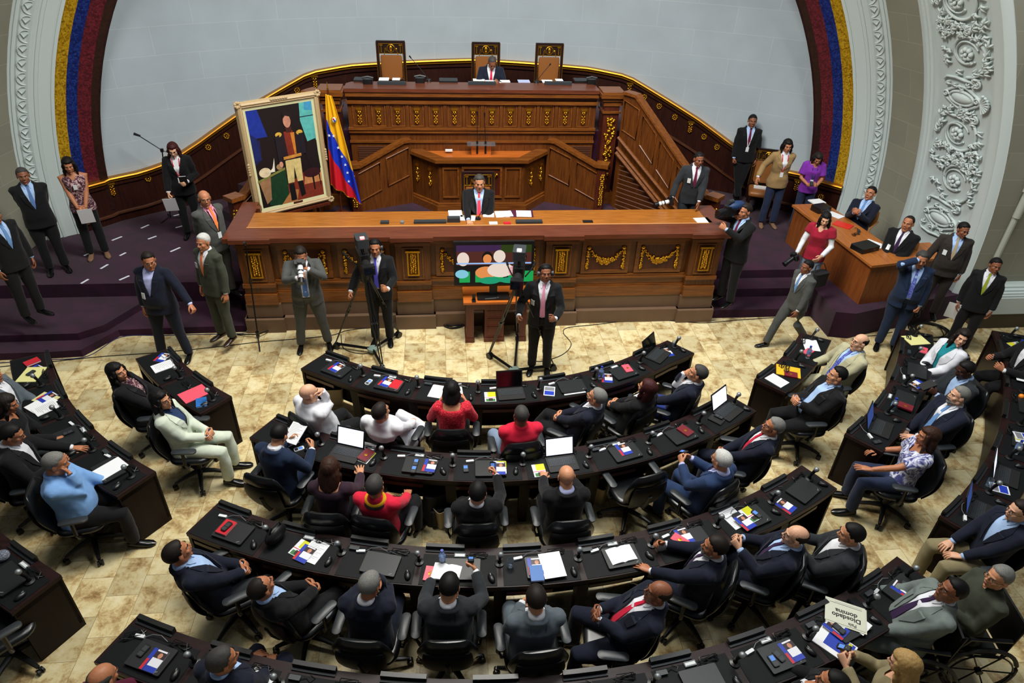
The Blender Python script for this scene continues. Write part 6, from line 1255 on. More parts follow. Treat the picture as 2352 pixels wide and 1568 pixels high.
mb = MB(); mb.cbox((0, 0, 0), (.30, .15, .22), NY, 0, .05); mb.build('bag_body', t); mb = MB(); mb.cbox((0, 0, .115), (.30, .16, .02), NY, 0, .05); mb.build('flap', t); mb = MB(); mb.tube([(-.14, 0, .1), (-.10, .03, .24), (.06, .03, .26), (.14, 0, .1)], .012, NY, 6, ry=.4); mb.build('strap', t)
# shoulder camcorder
lb = find('blue shoulder camcorder'); P_ = PEOPLE[lb]; HMw = P_['wm'] @ P_['HM']; p = HMw @ V((.10, .13, .02)); t = thing('shoulder_camcorder', 'black camcorder with a blue padded cover on the cameraman\'s shoulder', 'video camera', p, rad(112))
mb = MB(); mb.cbox((0, 0, 0), (.12, .36, .16), BLK, 0, .03); mb.build('body', t); mb = MB(); mb.cyl((0, .16, .0), (0, .32, -.02), .05, BLK, 16, .06); mb.build('lens', t)
mb = MB(); mb.ell((-.02, -.02, .07), (.085, .16, .07), mat('blue_nylon', (20, 50, 92), .6), 16, 10); mb.build('blue_cover', t); mb = MB(); mb.cyl((0, .05, .14), (0, .14, .14), .035, DGREY, 14); mb.build('lamp', t)
# ================================================================== BROADCAST CAMERAS ON DOLLIES
def studio_camera(cpx, wheels, head, label, aim, lampm):
    c = at(*cpx, .08); t = thing('studio_camera', label, 'video camera', (c.x, c.y, 0), 0, 'studio cameras on wheeled tripods'); loc = V((c.x, c.y, 0)); H = aty(*head, c.y); H = V((H.x - c.x, 0, H.z)); ws = []
    for w_ in wheels: p = at(*w_, .08); ws.append(V((p.x, p.y, 0)) - loc)
    mb = MB(); mb.lathe([(.0, .06), (.08, .06), (.08, .10), (.0, .10)], mat('grey_casting', (120, 140, 132), .5), 12); mb.build('dolly_hub', t)
    for d in ws:
        mb = MB(); mb.tube([(0, 0, .08), (d.x, d.y, .09)], .022, STEEL, 6); a = mb.build('dolly_arm', t)
        mb = MB(); n = V((-d.y, d.x, 0)).normalized(); 
        for q in (-1, 1): mb.cyl(V((d.x, d.y, .05)) + n * q * .012, V((d.x, d.y, .05)) + n * q * .035, .05, BLK, 14)
        mb.cyl((d.x, d.y, .05), (d.x, d.y, .12), .015, GREY, 8); mb.build('caster_wheel', a)
        mb = MB(); e = V((d.x, d.y, .11)); top = H + V((d.x * .12, d.y * .12, -.12))
        for q in (-1, 1): mb.tube([e + n * q * .012, e.lerp(top, .5) + n * q * .03, top + n * q * .02], [.010, .010, .012], BLK, 6)
        m2 = e.lerp(top, .5); mb.tube([m2 - n * .045, m2 + n * .045], .022, BLK, 6); mb.tube([e.lerp(top, .42), e.lerp(top, .58)], .02, BLK, 6); mb.build('tripod_leg', t)
    mb = MB(); mb.cyl(H + V((0, 0, -.16)), H + V((0, 0, .02)), .07, BLK, 14); mb.cbox(H + V((0, 0, .04)), (.14, .2, .05), BLK, aim); mb.build('pan_head', t)
    K = Mx.Translation(H + V((0, 0, .19))) @ Mx.Rotation(aim, 4, 'Z')
    mb = MB(); mb.M = K; mb.cbox((0, -.05, 0), (.15, .36, .22), BLK, 0, .03); mb.cbox((.0, -.20, .0), (.13, .12, .18), DGREY, 0, .02); mb.tube([(0, .1, .13), (0, -.05, .16), (0, -.2, .13)], .014, BLK, 6); mb.build('camera_body', t)
    mb = MB(); mb.M = K; mb.cyl((0, .1, 0), (0, .30, 0), .055, BLK2, 16, .065); mb.cbox((0, .34, 0), (.17, .10, .13), BLK); mb.box(-.07, .07, .39, .392, -.05, .05, mat('lens_glass', (20, 26, 36), .05)); mb.build('lens', t)
    mb = MB(); mb.M = K; mb.cbox((0, -.02, .27), (.17, .24, .13), DGREY, 0, .02); mb.cyl((0, -.02, .1), (0, -.02, .22), .02, BLK, 8); v = mb.build('viewfinder', t)
    mb = MB(); mb.M = K; mb.cbox((0, .05, .345), (.06, .05, .025), lampm, 0, .01); mb.build('tally_lamp', v)
    for q in (-1, 1):
        mb = MB(); mb.M = K; mb.tube([(q * .09, -.1, -.12), (q * .16, -.35, -.14), (q * .2, -.48, -.12)], .011, BLK, 6); mb.tube([(q * .18, -.42, -.13), (q * .205, -.52, -.115)], .018, BLK, 7); mb.build('pan_handle', t)
    return t
studio_camera((856, 801), [(772, 790), (915, 764), (878, 842)], (838, 622), 'black studio camera on a wheeled tripod left of the television, lit tally lamp', rad(196), mat('tally_red', (255, 120, 120), .3, emit=(255, 110, 110), es=4))
studio_camera((1182, 850), [(1125, 812), (1271, 840), (1189, 770)], (1190, 652), 'black studio camera on a wheeled tripod in front of the television', rad(170), mat('tally_white', (255, 250, 245), .3, emit=(255, 245, 240), es=3))
# microphone stands
p = at(592, 769, .06); h_ = aty(564, 562, p.y); t = thing('microphone_stand', 'tall thin black microphone stand with tripod feet left of the rostrum', 'microphone stand', (p.x, p.y, 0))
mb = MB(); mb.tube([(0, 0, .06), (h_.x - p.x, 0, h_.z)], .011, STEEL, 7); mb.cyl((0, 0, .04), (0, 0, .12), .03, BLK, 10); mb.cyl((h_.x - p.x) * V((.6, 0, 0)) + V((0, 0, h_.z * .6)), (h_.x - p.x) * V((.66, 0, 0)) + V((0, 0, h_.z * .66)), .018, BLK, 8); mb.build('pole', t)
for q in ((597, 807), (638, 752), (545, 768)): e = at(*q, .01); mb = MB(); mb.tube([(0, 0, .07), (e.x - p.x, e.y - p.y, .012)], .01, BLK, 6); mb.build('foot', t)
mb = MB(); mb.cyl((h_.x - p.x, 0, h_.z), (h_.x - p.x, -.04, h_.z + .06), .018, BLK, 8); mb.build('mic_clip', t)
b = at(392, 500, .5); e1 = aty(372, 345, b.y); e2 = aty(318, 311, b.y - .15); t = thing('boom_stand', 'boom microphone stand reaching out left beside the woman in black', 'microphone stand', (b.x, b.y, .48))
mb = MB(); mb.tube([(0, 0, .03), (e1.x - b.x, e1.y - b.y, e1.z - .48)], .011, STEEL, 7); mb.build('pole', t)
mb = MB(); mb.tube([(e1.x - b.x + .15, .02, e1.z - .55), (e1.x - b.x, 0, e1.z - .48), (e2.x - b.x, e2.y - b.y, e2.z - .48)], .009, STEEL, 6); mb.cbox((e1.x - b.x, 0, e1.z - .48), (.05, .04, .06), BLK); mb.build('boom_arm', t)
mb = MB(); mb.tube([(e2.x - b.x + .03, 0 + e2.y - b.y, e2.z - .49), (e2.x - b.x - .07, e2.y - b.y, e2.z - .45)], [.018, .026], BLK, 8); mb.build('microphone', t)
for a in (0, 2.1, 4.2): mb = MB(); mb.tube([(0, 0, .06), (.24 * cos(a), .24 * sin(a), .01)], .01, BLK, 6); mb.build('foot', t)
# ================================================================== TELEVISION AND ITS TABLE
t = thing('television_table', 'small red brown kneehole table under the television', 'table', (.8, 9.17, 0))
mb = MB(); mb.cbox((0, 0, .735), (1.02, .50, .035), ORWOOD); mb.build('tabletop', t)
TW = wood('table_redbrown', (70, 24, 14), (98, 38, 24), .36, 'Z')
mb = MB(); mb.box(-.47, .47, -.21, .21, .60, .718, TW); mb.build('apron', t)
for x0, x1 in ((-.47, -.35), (.35, .47)): mb = MB(); mb.box(x0, x1, -.21, .2, .08, .60, TW); mb.box(x0 - .012, x1 + .012, -.222, .2, 0, .08, TW); mb.build('leg', t)
mb = MB(); mb.box(-.18, .12, -.2, .2, .08, .60, TW); mb.box(-.19, .13, -.212, .2, 0, .08, TW); f = mb.build('pedestal', t)
for z0, z1 in ((.10, .28), (.30, .43), (.45, .57)): mb = MB(); frame_panel(mb, -.15, .09, z0, z1, -.2, .008, .01, TW); mb.build('drawer', f)
t = thing('television', 'flat black television showing seated people in glaring colours', 'television', (.755, 9.06, .755)); K = Mx.Rotation(rad(-4), 4, 'X')
mb = MB(); mb.M = K; mb.cbox((0, 0, .58), (1.20, .06, .70), BLK, 0, 0); mb.build('casing', t); mb = MB(); mb.cbox((0, .03, .01), (.5, .22, .02), BLK, 0, .02); mb.cbox((0, .05, .12), (.12, .04, .24), BLK); mb.build('stand', t)
def em(n, c, s=1.0): return mat('tv_' + n, (10, 10, 12), .3, emit=c, es=s * .5)
mb = MB(); mb.M = K @ Mx.Translation((0, -.032, .58)); E3 = lambda x, z, a, b, m_, k: mb.add([(0 + x, -.001 * k, z)] + [(x + a * cos(2 * pi * j / 22), -.001 * k, z + b * sin(2 * pi * j / 22)) for j in range(22)], [(0, 1 + j, 1 + (j + 1) % 22) for j in range(22)], m_)
B3 = lambda x0, x1, z0, z1, m_, k: mb.add([(x0, -.001 * k, z0), (x1, -.001 * k, z0), (x1, -.001 * k, z1), (x0, -.001 * k, z1)], [(0, 1, 2, 3)], m_)
B3(-.56, .56, -.30, .30, em('brown', (120, 62, 52), .8), 0); B3(-.56, .1, .2, .30, em('violet', (96, 60, 120), .7), 1); B3(.1, .56, .18, .30, em('olive', (70, 100, 30), .7), 1)
B3(-.56, .56, -.30, -.02, em('black', (26, 34, 36), .5), 2)
for x, m_ in ((-.52, 'a'), (-.28, 'b'), (-.02, 'c'), (.22, 'd'), (.44, 'e')): B3(x, x + .16, -.30, -.12, em('green', (30, 200, 100), 1.2), 3)
E3(-.46, .08, .09, .11, em('white', (255, 236, 220), 1.6), 4); E3(-.10, .10, .08, .10, em('black', (26, 34, 36), .5), 3); E3(-.10, .08, .065, .075, em('orange', (255, 160, 90), 1.5), 5); E3(.08, .12, .09, .10, em('white', (255, 236, 220), 1.6), 5); E3(.42, .10, .07, .09, em('black', (26, 34, 36), .5), 3); E3(.42, .09, .055, .065, em('orange', (255, 160, 90), 1.5), 5)
E3(-.12, -.14, .16, .10, em('orange', (255, 160, 90), 1.5), 5); E3(.10, -.10, .20, .12, em('white', (255, 236, 220), 1.6), 6); E3(.34, -.12, .12, .10, em('pink', (255, 150, 170), 1.5), 6); E3(-.48, -.16, .10, .07, em('cyan', (150, 230, 255), 1.4), 5); E3(-.06, -.27, .16, .06, em('jade', (30, 190, 140), 1.2), 7); E3(.25, -.27, .16, .05, em('jade', (30, 190, 140), 1.2), 7)
B3(-.56, .56, .0, .022, em('skyblue', (160, 200, 255), 1.8), 8); mb.build('screen', t)
mb = MB(); mb.tube([(0, 0, .014), (.18, .02, .014)], [.014, .018], BLK, 8); mb.ell((.2, .02, .02), (.03, .022, .022), BLK2, 10, 7); o = mb.build('handheld_microphone'); o.location = (.62, 8.99, .755); tag(o, 'black handheld microphone lying on the television table', 'microphone')
mb = MB(); mb.cbox((0, 0, .05), (.05, .03, .10), BLK); mb.cbox((0, -.02, .006), (.06, .09, .012), BLK); o = mb.build('black_receiver'); o.location = (.45, 8.99, .755); tag(o, 'small upright black receiver on the television table', 'receiver')
# ================================================================== FLAG AND PAINTING
t = thing('flag', 'yellow, blue and red flag with white stars hanging from a pole', 'flag', (-1.80, 11.75, .88))
zt_ = aty(766, 200, 11.75).z - .88
mb = MB(); mb.lathe([(.0, 0), (.17, 0), (.17, .05), (.13, .09), (.12, .14), (.03, .16), (.0, .16)], MAHOG, 22); mb.build('base', t)
mb = MB(); mb.cyl((0, 0, .1), (0, 0, zt_ - .02), .017, MAHOG, 9); mb.build('pole', t); mb = MB(); mb.tube([(0, 0, zt_ - .04), (0, 0, zt_ + .08)], [.018, .003], GOLD, 8); mb.build('finial', t)
FY, FB, FR, FW_ = mat('flag_yellow', (232, 176, 10), .6), mat('flag_blue', (14, 50, 190), .6), mat('flag_red', (206, 20, 36), .6), mat('flag_white', (232, 236, 244), .6)
def fpt(u, v, e=0):
    wd = .10 + .40 * v ** .8; x = (u - .36) * wd + .05 * v; y = -.05 + .045 * sin(u * 17 + v * 1.2) * (.25 + .75 * v) - e; z = (zt_ - .10) - (1.55 + .32 * u) * v - .03 * u; return V((x, y, z))
mb = MB(); NU, NV = 80, 170; mb.v = [fpt(i / NU, j / NV) for i in range(NU + 1) for j in range(NV + 1)]
for i in range(NU):
    for j in range(NV):
        u, v = (i + .5) / NU, (j + .5) / NV; q = v - .42 * u; m_ = FY if q < .26 else (FB if q < .58 else FR)
        mb.f.append((i * (NV + 1) + j, (i + 1) * (NV + 1) + j, (i + 1) * (NV + 1) + j + 1, i * (NV + 1) + j + 1)); mb.m.append(mb.mi(m_))
fo = mb.build('flag_cloth', t, ang=180); sm = fo.modifiers.new('s', 'SOLIDIFY'); sm.thickness = .003
for u, v in ((.12, .42), (.36, .40), (.52, .50), (.64, .57), (.70, .65), (.72, .73), (.70, .82)):
    mb = MB(); c = fpt(u, v, .03); P = []
    for k in range(10): r = .030 if k % 2 == 0 else .012; P.append(c + V((r * sin(pi * k / 5), 0, r * cos(pi * k / 5))))
    mb.add([c] + P, [(0, 1 + k, 1 + (k + 1) % 10) for k in range(10)], FW_); mb.build('star', fo)
c = fpt(.6, .22, .03); mb = MB(); mb.ell(c, (.030, .006, .045), FW_, 12, 6); mb.ell(c + V((-.008, -.006, .012)), (.016, .004, .018), FR, 10, 5); mb.ell(c + V((.008, -.006, -.014)), (.016, .004, .018), FB, 10, 5)
for s in (-1, 1): mb.tube([c + V((s * .02, -.004, -.045)), c + V((s * .042, -.004, -.01)), c + V((s * .034, -.004, .035))], .006, cG, 5)
mb.build('coat_of_arms', fo)
mb = MB(); mb.tube([fpt(0, v / 20, .0) for v in range(8, 21)] , .006, GOLD, 5); mb.tube([fpt(u / 20, 1.0, .0) for u in range(21)], .011, GOLD, 5); mb.build('fringe', fo)
PW, PH = 1.367, 1.849; t = thing('framed_painting', 'large ornate framed painting of a uniformed officer standing by a green table', 'painting', (-2.48, 11.2, 1.328)); t.rotation_euler = (rad(-1.3), 0, .603)
CRM = mat('cream_gilt_frame', (176, 152, 112), .5, bump=(70, .5, .01)); CRL = mat('frame_liner', (206, 206, 160), .5)
mb = MB(); pr = [(0, .03), (.02, -.03), (.045, -.045), (.07, -.03), (.08, -.035), (.10, -.01)]
def rectring(o_, y): return [V((-PW / 2 + o_, y, o_)), V((PW / 2 - o_, y, o_)), V((PW / 2 - o_, y, PH - o_)), V((-PW / 2 + o_, y, PH - o_))]
R = [rectring(o_, y) for o_, y in pr]; mb.rings(R, CRM, caps=False)
for cx in (-1, 1):
    for cz in (0, 1):
        c = V((cx * (PW / 2 - .03), -.035, .03 + cz * (PH - .06)))
        for k in range(7): a = k * .9; mb.ell(c + V((.035 * cos(a), 0, .035 * sin(a))), (.026, .018, .026), CRM, 8, 5)
    for k in range(5): mb.ell((cx * (PW / 2 - .02), -.04, PH * .4 + k * .04), (.022, .016, .026), CRM, 8, 5)
for k in range(7): mb.ell((-.12 + k * .04, -.04, PH - .02), (.026, .016, .02), CRM, 8, 5)
mb.build('frame', t, ang=40)
mb = MB(); mb.rings([rectring(.10, -.012), rectring(.14, -.004)], CRL, caps=False); mb.cbox((.06, -.02, .12), (.16, .012, .025), MAHOG); mb.build('liner', t, ang=30)
def paint(c): return mat('paint_%d_%d_%d' % c, c, .5, vary=(14, .18))
x0, x1, z0, z1 = -PW / 2 + .13, PW / 2 - .13, .13, PH - .13; mb = MB(); n_ = [0]
def poly(P, c): n_[0] += 1; k = .0004 * n_[0]; mb.add([(x0 + (x1 - x0) * a, -.002 - k, z0 + (z1 - z0) * b) for a, b in P], [tuple(range(len(P)))], paint(c))
def blob(a, b, ra, rb, c): poly([(a + ra * cos(2 * pi * k / 18), b + rb * sin(2 * pi * k / 18)) for k in range(18)], c)
mb.box(x0 - .01, x1 + .01, -.002, .02, z0 - .01, z1 + .01, paint((20, 10, 10)))
poly([(0, .45), (.12, .50), (.14, .7), (.0, .7)], (16, 22, 70)); poly([(0, 1), (.17, 1), (.26, .72), (.10, .72), (0, .78)], (18, 44, 140)); poly([(0, .78), (.1, .72), (.12, .5), (0, .5)], (14, 30, 90))
poly([(.80, 1), (1, 1), (1, .60), (.92, .60), (.86, .56), (.78, .82)], (84, 170, 164)); poly([(.88, 1), (1, 1), (1, .9), (.86, .92)], (60, 140, 180)); poly([(.78, .86), (1, .86), (1, .85), (.78, .85)], (20, 50, 60))
poly([(.2, 0), (1, 0), (1, .26), (.75, .30), (.45, .2)], (120, 44, 26)); poly([(.70, .16), (1, .16), (1, .28), (.74, .28)], (196, 130, 78)); poly([(.3, 0), (.55, 0), (.6, .12), (.5, .14)], (170, 110, 60))
poly([(.84, .60), (.98, .62), (1, .30), (.86, .28), (.80, .45)], (22, 12, 14)); blob(.85, .27, .14, .05, (50, 14, 20)); poly([(.84, .23), (.87, .23), (.87, .08), (.85, .08)], (20, 8, 8)); poly([(.95, .24), (.97, .24), (.97, .12), (.96, .12)], (20, 8, 8))
poly([(.02, .26), (.44, .36), (.44, .10), (.30, .0), (.12, .02), (.08, .22)], (16, 54, 30)); poly([(.02, .28), (.20, .32), (.16, .08), (.08, .04)], (150, 110, 76)); poly([(0, .30), (.44, .385), (.44, .36), (0, .275)], (120, 120, 60))
blob(.13, .37, .09, .05, (214, 196, 160)); poly([(.18, .36), (.28, .36), (.30, .50), (.25, .40)], (220, 214, 196)); blob(.36, .40, .05, .03, (150, 120, 80))
poly([(.46, .20), (.54, .20), (.55, .02), (.46, .02)], (12, 10, 12)); poly([(.60, .22), (.68, .22), (.70, .06), (.63, .04)], (12, 10, 12))
poly([(.46, .46), (.70, .46), (.69, .21), (.60, .21), (.58, .38), (.55, .21), (.45, .21)], (206, 184, 120)); poly([(.42, .72), (.72, .72), (.76, .48), (.70, .45), (.46, .45), (.42, .5)], (28, 18, 26)); poly([(.50, .74), (.64, .74), (.62, .46), (.52, .46)], (120, 40, 24)); poly([(.60, .72), (.66, .72), (.65, .50), (.62, .50)], (196, 120, 40)); poly([(.44, .49), (.72, .50), (.72, .47), (.44, .46)], (190, 130, 50))
blob(.42, .72, .05, .025, (200, 160, 60)); blob(.74, .71, .05, .025, (200, 160, 60)); poly([(.36, .70), (.43, .72), (.42, .44), (.36, .44)], (24, 20, 30)); poly([(.72, .70), (.79, .70), (.80, .48), (.73, .50)], (24, 20, 30)); blob(.39, .42, .03, .03, (196, 140, 110))
poly([(.53, .78), (.63, .78), (.62, .73), (.54, .73)], (60, 26, 20)); blob(.575, .84, .058, .065, (186, 128, 104)); poly([(.51, .86), (.53, .92), (.60, .93), (.65, .89), (.65, .80), (.62, .88), (.56, .895)], (24, 16, 14))
mb.build('canvas', t, ang=30)
t = thing('easel', 'dark wooden support holding up the leaning painting', 'easel', (-2.48, 11.22, .88), .603)
for s in (-1, 1): mb = MB(); mb.tube([(s * .45, .06, 0), (s * .30, .12, 1.9)], .022, MAHOG, 6); mb.build('leg', t)
mb = MB(); mb.tube([(0, .7, 0), (0, .14, 1.9)], .022, MAHOG, 6); mb.build('rear_leg', t); mb = MB(); mb.cbox((0, -.03, .42), (1.2, .12, .04), MAHOG); mb.build('ledge', t)
# ================================================================== THINGS ON THE ROSTRUM, PULPIT, DAIS, SIDE TABLE
def slabthing(name, px, py, z, size, m_, rz, label, cat, group=None, extra=None):
    p = at(px, py, z); mb = MB(); mb.cbox((0, 0, size[2] / 2), size, m_); o = mb.build(name); o.location = (p.x, p.y, z); o.rotation_euler = (0, 0, rz); tag(o, label, cat, group)
    if extra: extra(o)
    return o
ZR = 1.626; PG = 'papers on the rostrum'
for px, py, w_, d_, rz, lb in ((1046, 491, .22, .26, .04, 'leftmost, by the grey box'), (1074, 501, .24, .2, -.12, 'under the seated man\'s right hand'), (1122, 494, .18, .16, -.05, 'just right of the desk microphone'), (1153, 492, .22, .24, .06, 'between the small sheet and the purple folder'), (1165, 491, .16, .22, .12, 'overlapping the large sheets beside the purple folder')):
    slabthing('paper_sheets', px, py, ZR + (.008 if px > 1160 else 0), (w_, d_, .006), WHITEP, rz, 'white papers on the rostrum, ' + lb, 'papers', PG)
def lines(o):
    mb = MB()
    for i in range(9): flat(mb, -.08, .07 - .02 * (i % 3), .08 - i * .02, .083 - i * .02, .0072, cT)
    mb.build('printed_text', o)
slabthing('purple_folder', 1196, 491, ZR, (.40, .26, .006), mat('folder_purple', (74, 20, 52), .5), -.05, 'open purple folder lying on the rostrum', 'folder'); slabthing('paper_sheets', 1203, 491, ZR + .007, (.24, .24, .006), WHITEP, -.06, 'white sheets lying in the open purple folder', 'papers', PG, lines)
for px, w_, lb in ((988, .5, 'left of the papers'), (1215, .42, 'in front of the purple folder')): slabthing('console_strip', px, 511, ZR, (w_, .09, .035), DGREY, 0, 'long grey console strip on the rostrum, ' + lb, 'console', 'console strips on the rostrum')
for px, w_, lb in ((884, .13, 'far left of the worktop'), (924, .05, 'very small, left part of the worktop')): slabthing('grey_box', px, 512, ZR, (w_, .08, .03), DGREY if w_ > .1 else GREY, 0, 'grey box on the rostrum, ' + lb, 'box', 'grey boxes on the rostrum')
slabthing('nameplate_box', 1042, 508, ZR, (.2, .10, .07), DGREY, 0, 'grey box standing at the left of the rostrum papers', 'box'); slabthing('black_pad', 1350, 509, ZR, (.16, .08, .012), BLK, 0, 'small black pad alone on the rostrum worktop', 'pad'); slabthing('paper_sheets', 1614, 506, ZR, (.25, .20, .004), WHITEP, .1, 'single white sheet at the right end of the rostrum', 'papers', PG); slabthing('red_booklet', 1165, 513, ZR, (.11, .08, .012), cR, .05, 'small red booklet on the rostrum near the front edge', 'booklet')
slabthing('tissue_packet', 1133, 513, ZR, (.13, .09, .012), WHITEPL, 0, 'small white packet on the rostrum beside the red booklet', 'packet')
def gooseneck(base, tip, z, label, m_=BLK, group='gooseneck microphones', bh=.03, br=.05):
    b = at(*base, z); e = aty(*tip, b.y); t = thing('gooseneck_microphone', label, 'microphone', (b.x, b.y, z), 0, group); d = V((e.x - b.x, 0, e.z - z))
    mb = MB(); mb.lathe([(0, 0), (br, 0), (br * .8, bh), (0, bh)], BLK, 16); mb.build('base', t); mb = MB(); mb.tube([(0, 0, bh * .8), d * .5 + V((0, 0, .02)), d * .92], .006, BLK, 6); mb.build('stem', t); mb = MB(); mb.tube([d * .9, d], [.010, .015], BLK, 8); mb.build('capsule', t); return t
gooseneck((1098, 503), (1125, 455), ZR, 'thin gooseneck microphone in front of the man at the rostrum')
gooseneck((1096, 352), (1096, 256), 1.9, 'left one of the two tall gooseneck microphones on the pulpit', bh=.22, br=.022); gooseneck((1115, 352), (1113, 259), 1.9, 'right one of the two tall gooseneck microphones on the pulpit', bh=.22, br=.022)
gooseneck((985, 186), (940, 128), 3.0, 'gooseneck microphone beside the left tall chair on the dais'); gooseneck((1232, 190), (1265, 146), 3.0, 'gooseneck microphone in front of the right tall chair on the dais')
slabthing('white_box', 1031, 347, 1.9, (.13, .06, .03), WHITEPL, 0, 'small white box on the left of the pulpit rim', 'box')
t = thing('glass_reading_stand', 'orange wood reading stand with a glass ledge behind the pulpit microphones', 'lectern', (aty(1105, 330, 12.4).x, 12.4, 1.86))
mb = MB(); mb.cbox((0, 0, .10), (.36, .12, .20), ORWOOD); mb.build('body', t); mb = MB(); mb.cbox((0, -.03, .21), (.52, .22, .012), mat('clear_plastic', (215, 228, 240), .06, trans=.92)); mb.build('glass_ledge', t)
ZD = 3.002
for px, py, nm_, lb in ((835, 184, 'laptop', 'far left of the dais desk'), (1030, 186, 'laptop', 'left of the presiding man on the dais desk'), (1338, 186, 'laptop', 'right end of the dais desk')): p = at(px, py, ZD); put(nm_, p, pi, 'closed black laptop at the ' + lb)
for px, py, w_, d_, m_, lb in ((882, 182, .18, .2, WHITEP, 'left part of the dais desk, before the left tall chair'), (910, 182, .14, .16, WHITEP, 'beside the larger sheets before the left tall chair'), (1100, 184, .22, .16, WHITEP, 'under the presiding man\'s writing hand'), (1128, 187, .24, .14, WHITEP, 'just right of the presiding man\'s hands'), (1160, 187, .18, .16, WHITEP, 'beside the blue tinted sheet'), (1203, 187, .22, .2, mat('bluish_print', (180, 190, 226), .6), 'blue tinted, right of the presiding man'), (1257, 187, .2, .2, WHITEP, 'before the right tall chair'), (1284, 184, .14, .14, WHITEP, 'smaller, before the right tall chair')):
    slabthing('paper_sheets', px, py, ZD, (w_, d_, .008), m_, 0, 'papers on the dais desk, ' + lb, 'papers', 'papers on the dais desk')
for px, lb in ((900, 'in front of the left papers'), (1107, 'in front of the presiding man'), (1282, 'in front of the right papers')): slabthing('console_strip', px, 194, ZD, (.5, .07, .05), DGREY, 0, 'dark grey console on the dais desk, ' + lb, 'console', 'consoles on the dais desk')
for px, py, lb in ((845, 192, 'far left'), (965, 189, 'between the left chair and the presiding man'), (1358, 192, 'far right')): p = at(px, py, ZD); mb = MB(); mb.cbox((0, 0, .04), (.17, .12, .08), BLK, 0, .03); mb.tube([(-.1, 0, .1), (0, .0, .12), (.1, 0, .1)], .018, BLK, 7); o = mb.build('desk_telephone'); o.location = p; tag(o, 'black telephone on the dais desk, ' + lb, 'telephone', 'telephones on the dais desk')
ZS = 1.232
slabthing('paper_sheets', 1876, 464, ZS, (.26, .2, .02), WHITEP, .2, 'stack of white papers at the far end of the side table', 'papers'); slabthing('paper_sheets', 1918, 494, ZS, (.2, .28, .006), WHITEP, .5, 'white sheets on the side table before the young man', 'papers'); slabthing('red_folder', 1936, 517, ZS, (.22, .3, .012), mat('folder_red', (214, 44, 30), .45), .7, 'bright red folder on the side table', 'folder'); slabthing('paper_sheets', 2008, 560, ZS, (.2, .3, .006), WHITEP, .6, 'white notes on the side table before the older man', 'papers')
def brief(px, py, sz, lb, rz): 
    p = at(px, py, ZS); t = thing('document_case', lb, 'briefcase', p, rz, 'black cases on the side table'); mb = MB(); mb.cbox((0, 0, sz[2] / 2), sz, BLK, 0, .02); mb.build('case_body', t); mb = MB(); mb.tube([(-.05, -sz[1] / 2 - .02, .05), (0, -sz[1] / 2 - .04, .05), (.05, -sz[1] / 2 - .02, .05)], .008, BLK, 6); mb.build('handle', t)
brief(1884, 484, (.3, .22, .10), 'black case at the far end of the side table', .3); brief(1985, 572, (.40, .26, .08), 'large black case near the corner of the side table', .35)
p = at(1966, 540, ZS); put('cables', p, .4, 'black cables and adapters heaped on the side table'); p = at(1972, 532, ZS); put('charger', p, 1.2, 'power adapter beside the cables on the side table')
# ================================================================== CABLES ON THE FLOOR
def floorcable(P, label, m_=BLK2, r=.006, z=.007):
    pts = [at(a, b, z) for a, b in P]; Q = []
    for i in range(len(pts) - 1):
        p0, p1, p2, p3 = pts[max(i - 1, 0)], pts[i], pts[i + 1], pts[min(i + 2, len(pts) - 1)]
        for k in range(6): u = k / 6; Q.append(.5 * ((2 * p1) + (p2 - p0) * u + (2 * p0 - 5 * p1 + 4 * p2 - p3) * u * u + (3 * p1 - p0 - 3 * p2 + p3) * u ** 3))
    Q.append(pts[-1]); mb = MB(); mb.tube(Q, r, m_, 6); o = mb.build('floor_cable', loc=pts[0]); tag(o, label, 'cable', 'cables on the floor'); return o
floorcable([(0, 842), (119, 830), (240, 818), (381, 808), (500, 796), (596, 785), (680, 778), (760, 770), (800, 758), (860, 752)], 'long black cable crossing the floor at the left towards the camera')
floorcable([(566, 763), (610, 753), (680, 750), (760, 748), (880, 745), (1000, 743)], 'blue cable along the foot of the rostrum', mat('blue_cable', (40, 60, 150), .5))
floorcable([(0, 833), (100, 826), (200, 818), (277, 774), (372, 770), (440, 768), (560, 766)], 'dark blue cable hugging the edge of the left carpet steps', mat('navy_cable', (30, 36, 90), .5))
floorcable([(1218, 820), (1240, 830), (1290, 815), (1312, 790), (1294, 764), (1305, 752), (1360, 746), (1480, 733), (1560, 738), (1620, 741), (1720, 733), (1880, 727), (1925, 765)], 'black cable curling from the second camera to the right')
floorcable([(783, 768), (790, 800), (830, 812), (860, 806)], 'thin black cable looping under the first studio camera'); floorcable([(1975, 772), (2010, 770), (2050, 762)], 'short black cable at the foot of the carpeted stage, right')
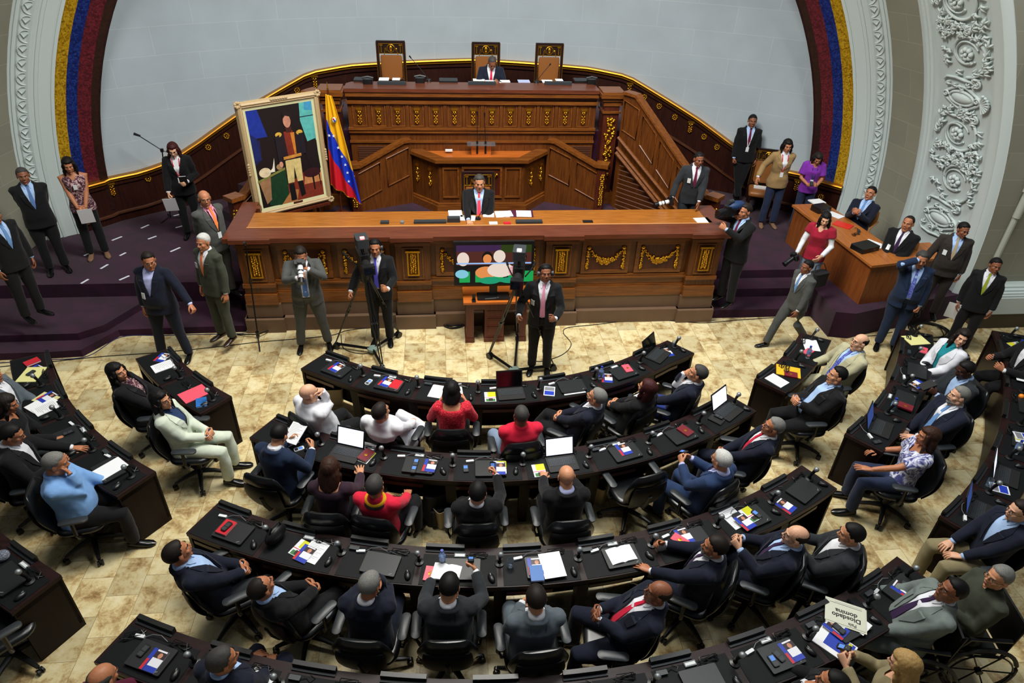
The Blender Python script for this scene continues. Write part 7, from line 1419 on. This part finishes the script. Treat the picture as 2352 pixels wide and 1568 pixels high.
for (px, py, R0, lb) in ((1043, 742, .19, 'coil of black cable on the floor left of the television table'), (2135, 762, .34, 'coil of black cable on the floor by the right hand stage')):
    c = at(px, py, 0); mb = MB(); Q = []; rn = random.Random(px)
    for i in range(150): a = i * .28; r = R0 * (.86 + .16 * sin(i * .13) + .04 * sin(i * .9)); Q.append((r * cos(a) + .03 * sin(i * .05), .9 * r * sin(a), .01 + .03 * (i / 150) + .008 * sin(i * .7)))
    mb.tube(Q, .009, BLK2, 5); o = mb.build('cable_coil'); o.location = (c.x, c.y, 0); tag(o, lb, 'cable', 'coils of cable')
# ================================================================== WHEELCHAIRS
def wheelchair(lb, label):
    P_ = PEOPLE[find(lb)]; t = thing('wheelchair', label, 'wheelchair', P_['loc'], rad(P_['heading']), 'wheelchairs')
    for s in (-1, 1):
        mb = MB(); mb.tube([(s * .31, -.08 + .31 * cos(2 * pi * k / 32), .31 + .31 * sin(2 * pi * k / 32)) for k in range(32)], .020, BLK2, 7, closed=True); w_ = mb.build('wheel', t)
        mb = MB(); mb.tube([(s * .335, -.08 + .27 * cos(2 * pi * k / 28), .31 + .27 * sin(2 * pi * k / 28)) for k in range(28)], .008, STEEL, 5, closed=True); mb.build('push_rim', w_)
        mb = MB()
        for k in range(6): a = 2 * pi * k / 6; mb.tube([(s * .31, -.08, .31), (s * .31, -.08 + .3 * cos(a), .31 + .3 * sin(a))], .007, STEEL, 5)
        mb.cyl((s * .29, -.08, .31), (s * .34, -.08, .31), .03, STEEL, 10); mb.build('spokes', w_)
        mb = MB(); mb.tube([(s * .25, .36, .085 + .075 * 0), (s * .25, .36, .2)], .012, STEEL, 6); mb.tube([(s * .25, .34 + .075 * cos(2 * pi * k / 14), .08 + .07 * sin(2 * pi * k / 14)) for k in range(14)], .014, BLK2, 6, closed=True); mb.build('caster', t)
        mb = MB(); mb.tube([(s * .26, -.28, .95), (s * .26, -.24, .45), (s * .26, .25, .44), (s * .25, .36, .2)], .013, STEEL, 7); mb.tube([(s * .26, -.24, .70), (s * .27, .12, .70), (s * .26, .2, .45)], .02, BLK, 7); mb.build('side_frame', t)
    mb = MB(); mb.cbox((0, 0, .46), (.48, .46, .04), BLK2, 0, .03); mb.build('seat', t); mb = MB(); mb.cbox((0, -.265, .70), (.50, .02, .46), BLK2); mb.build('backrest', t)
    mb = MB(); mb.cbox((0, .5, .10), (.34, .16, .015), STEEL); mb.build('footrest', t)
wheelchair('pale grey suit reclining', 'wheelchair under the large man in the pale grey suit'); wheelchair('olive jacket in a wheelchair', 'wheelchair under the grey haired man in the olive jacket')
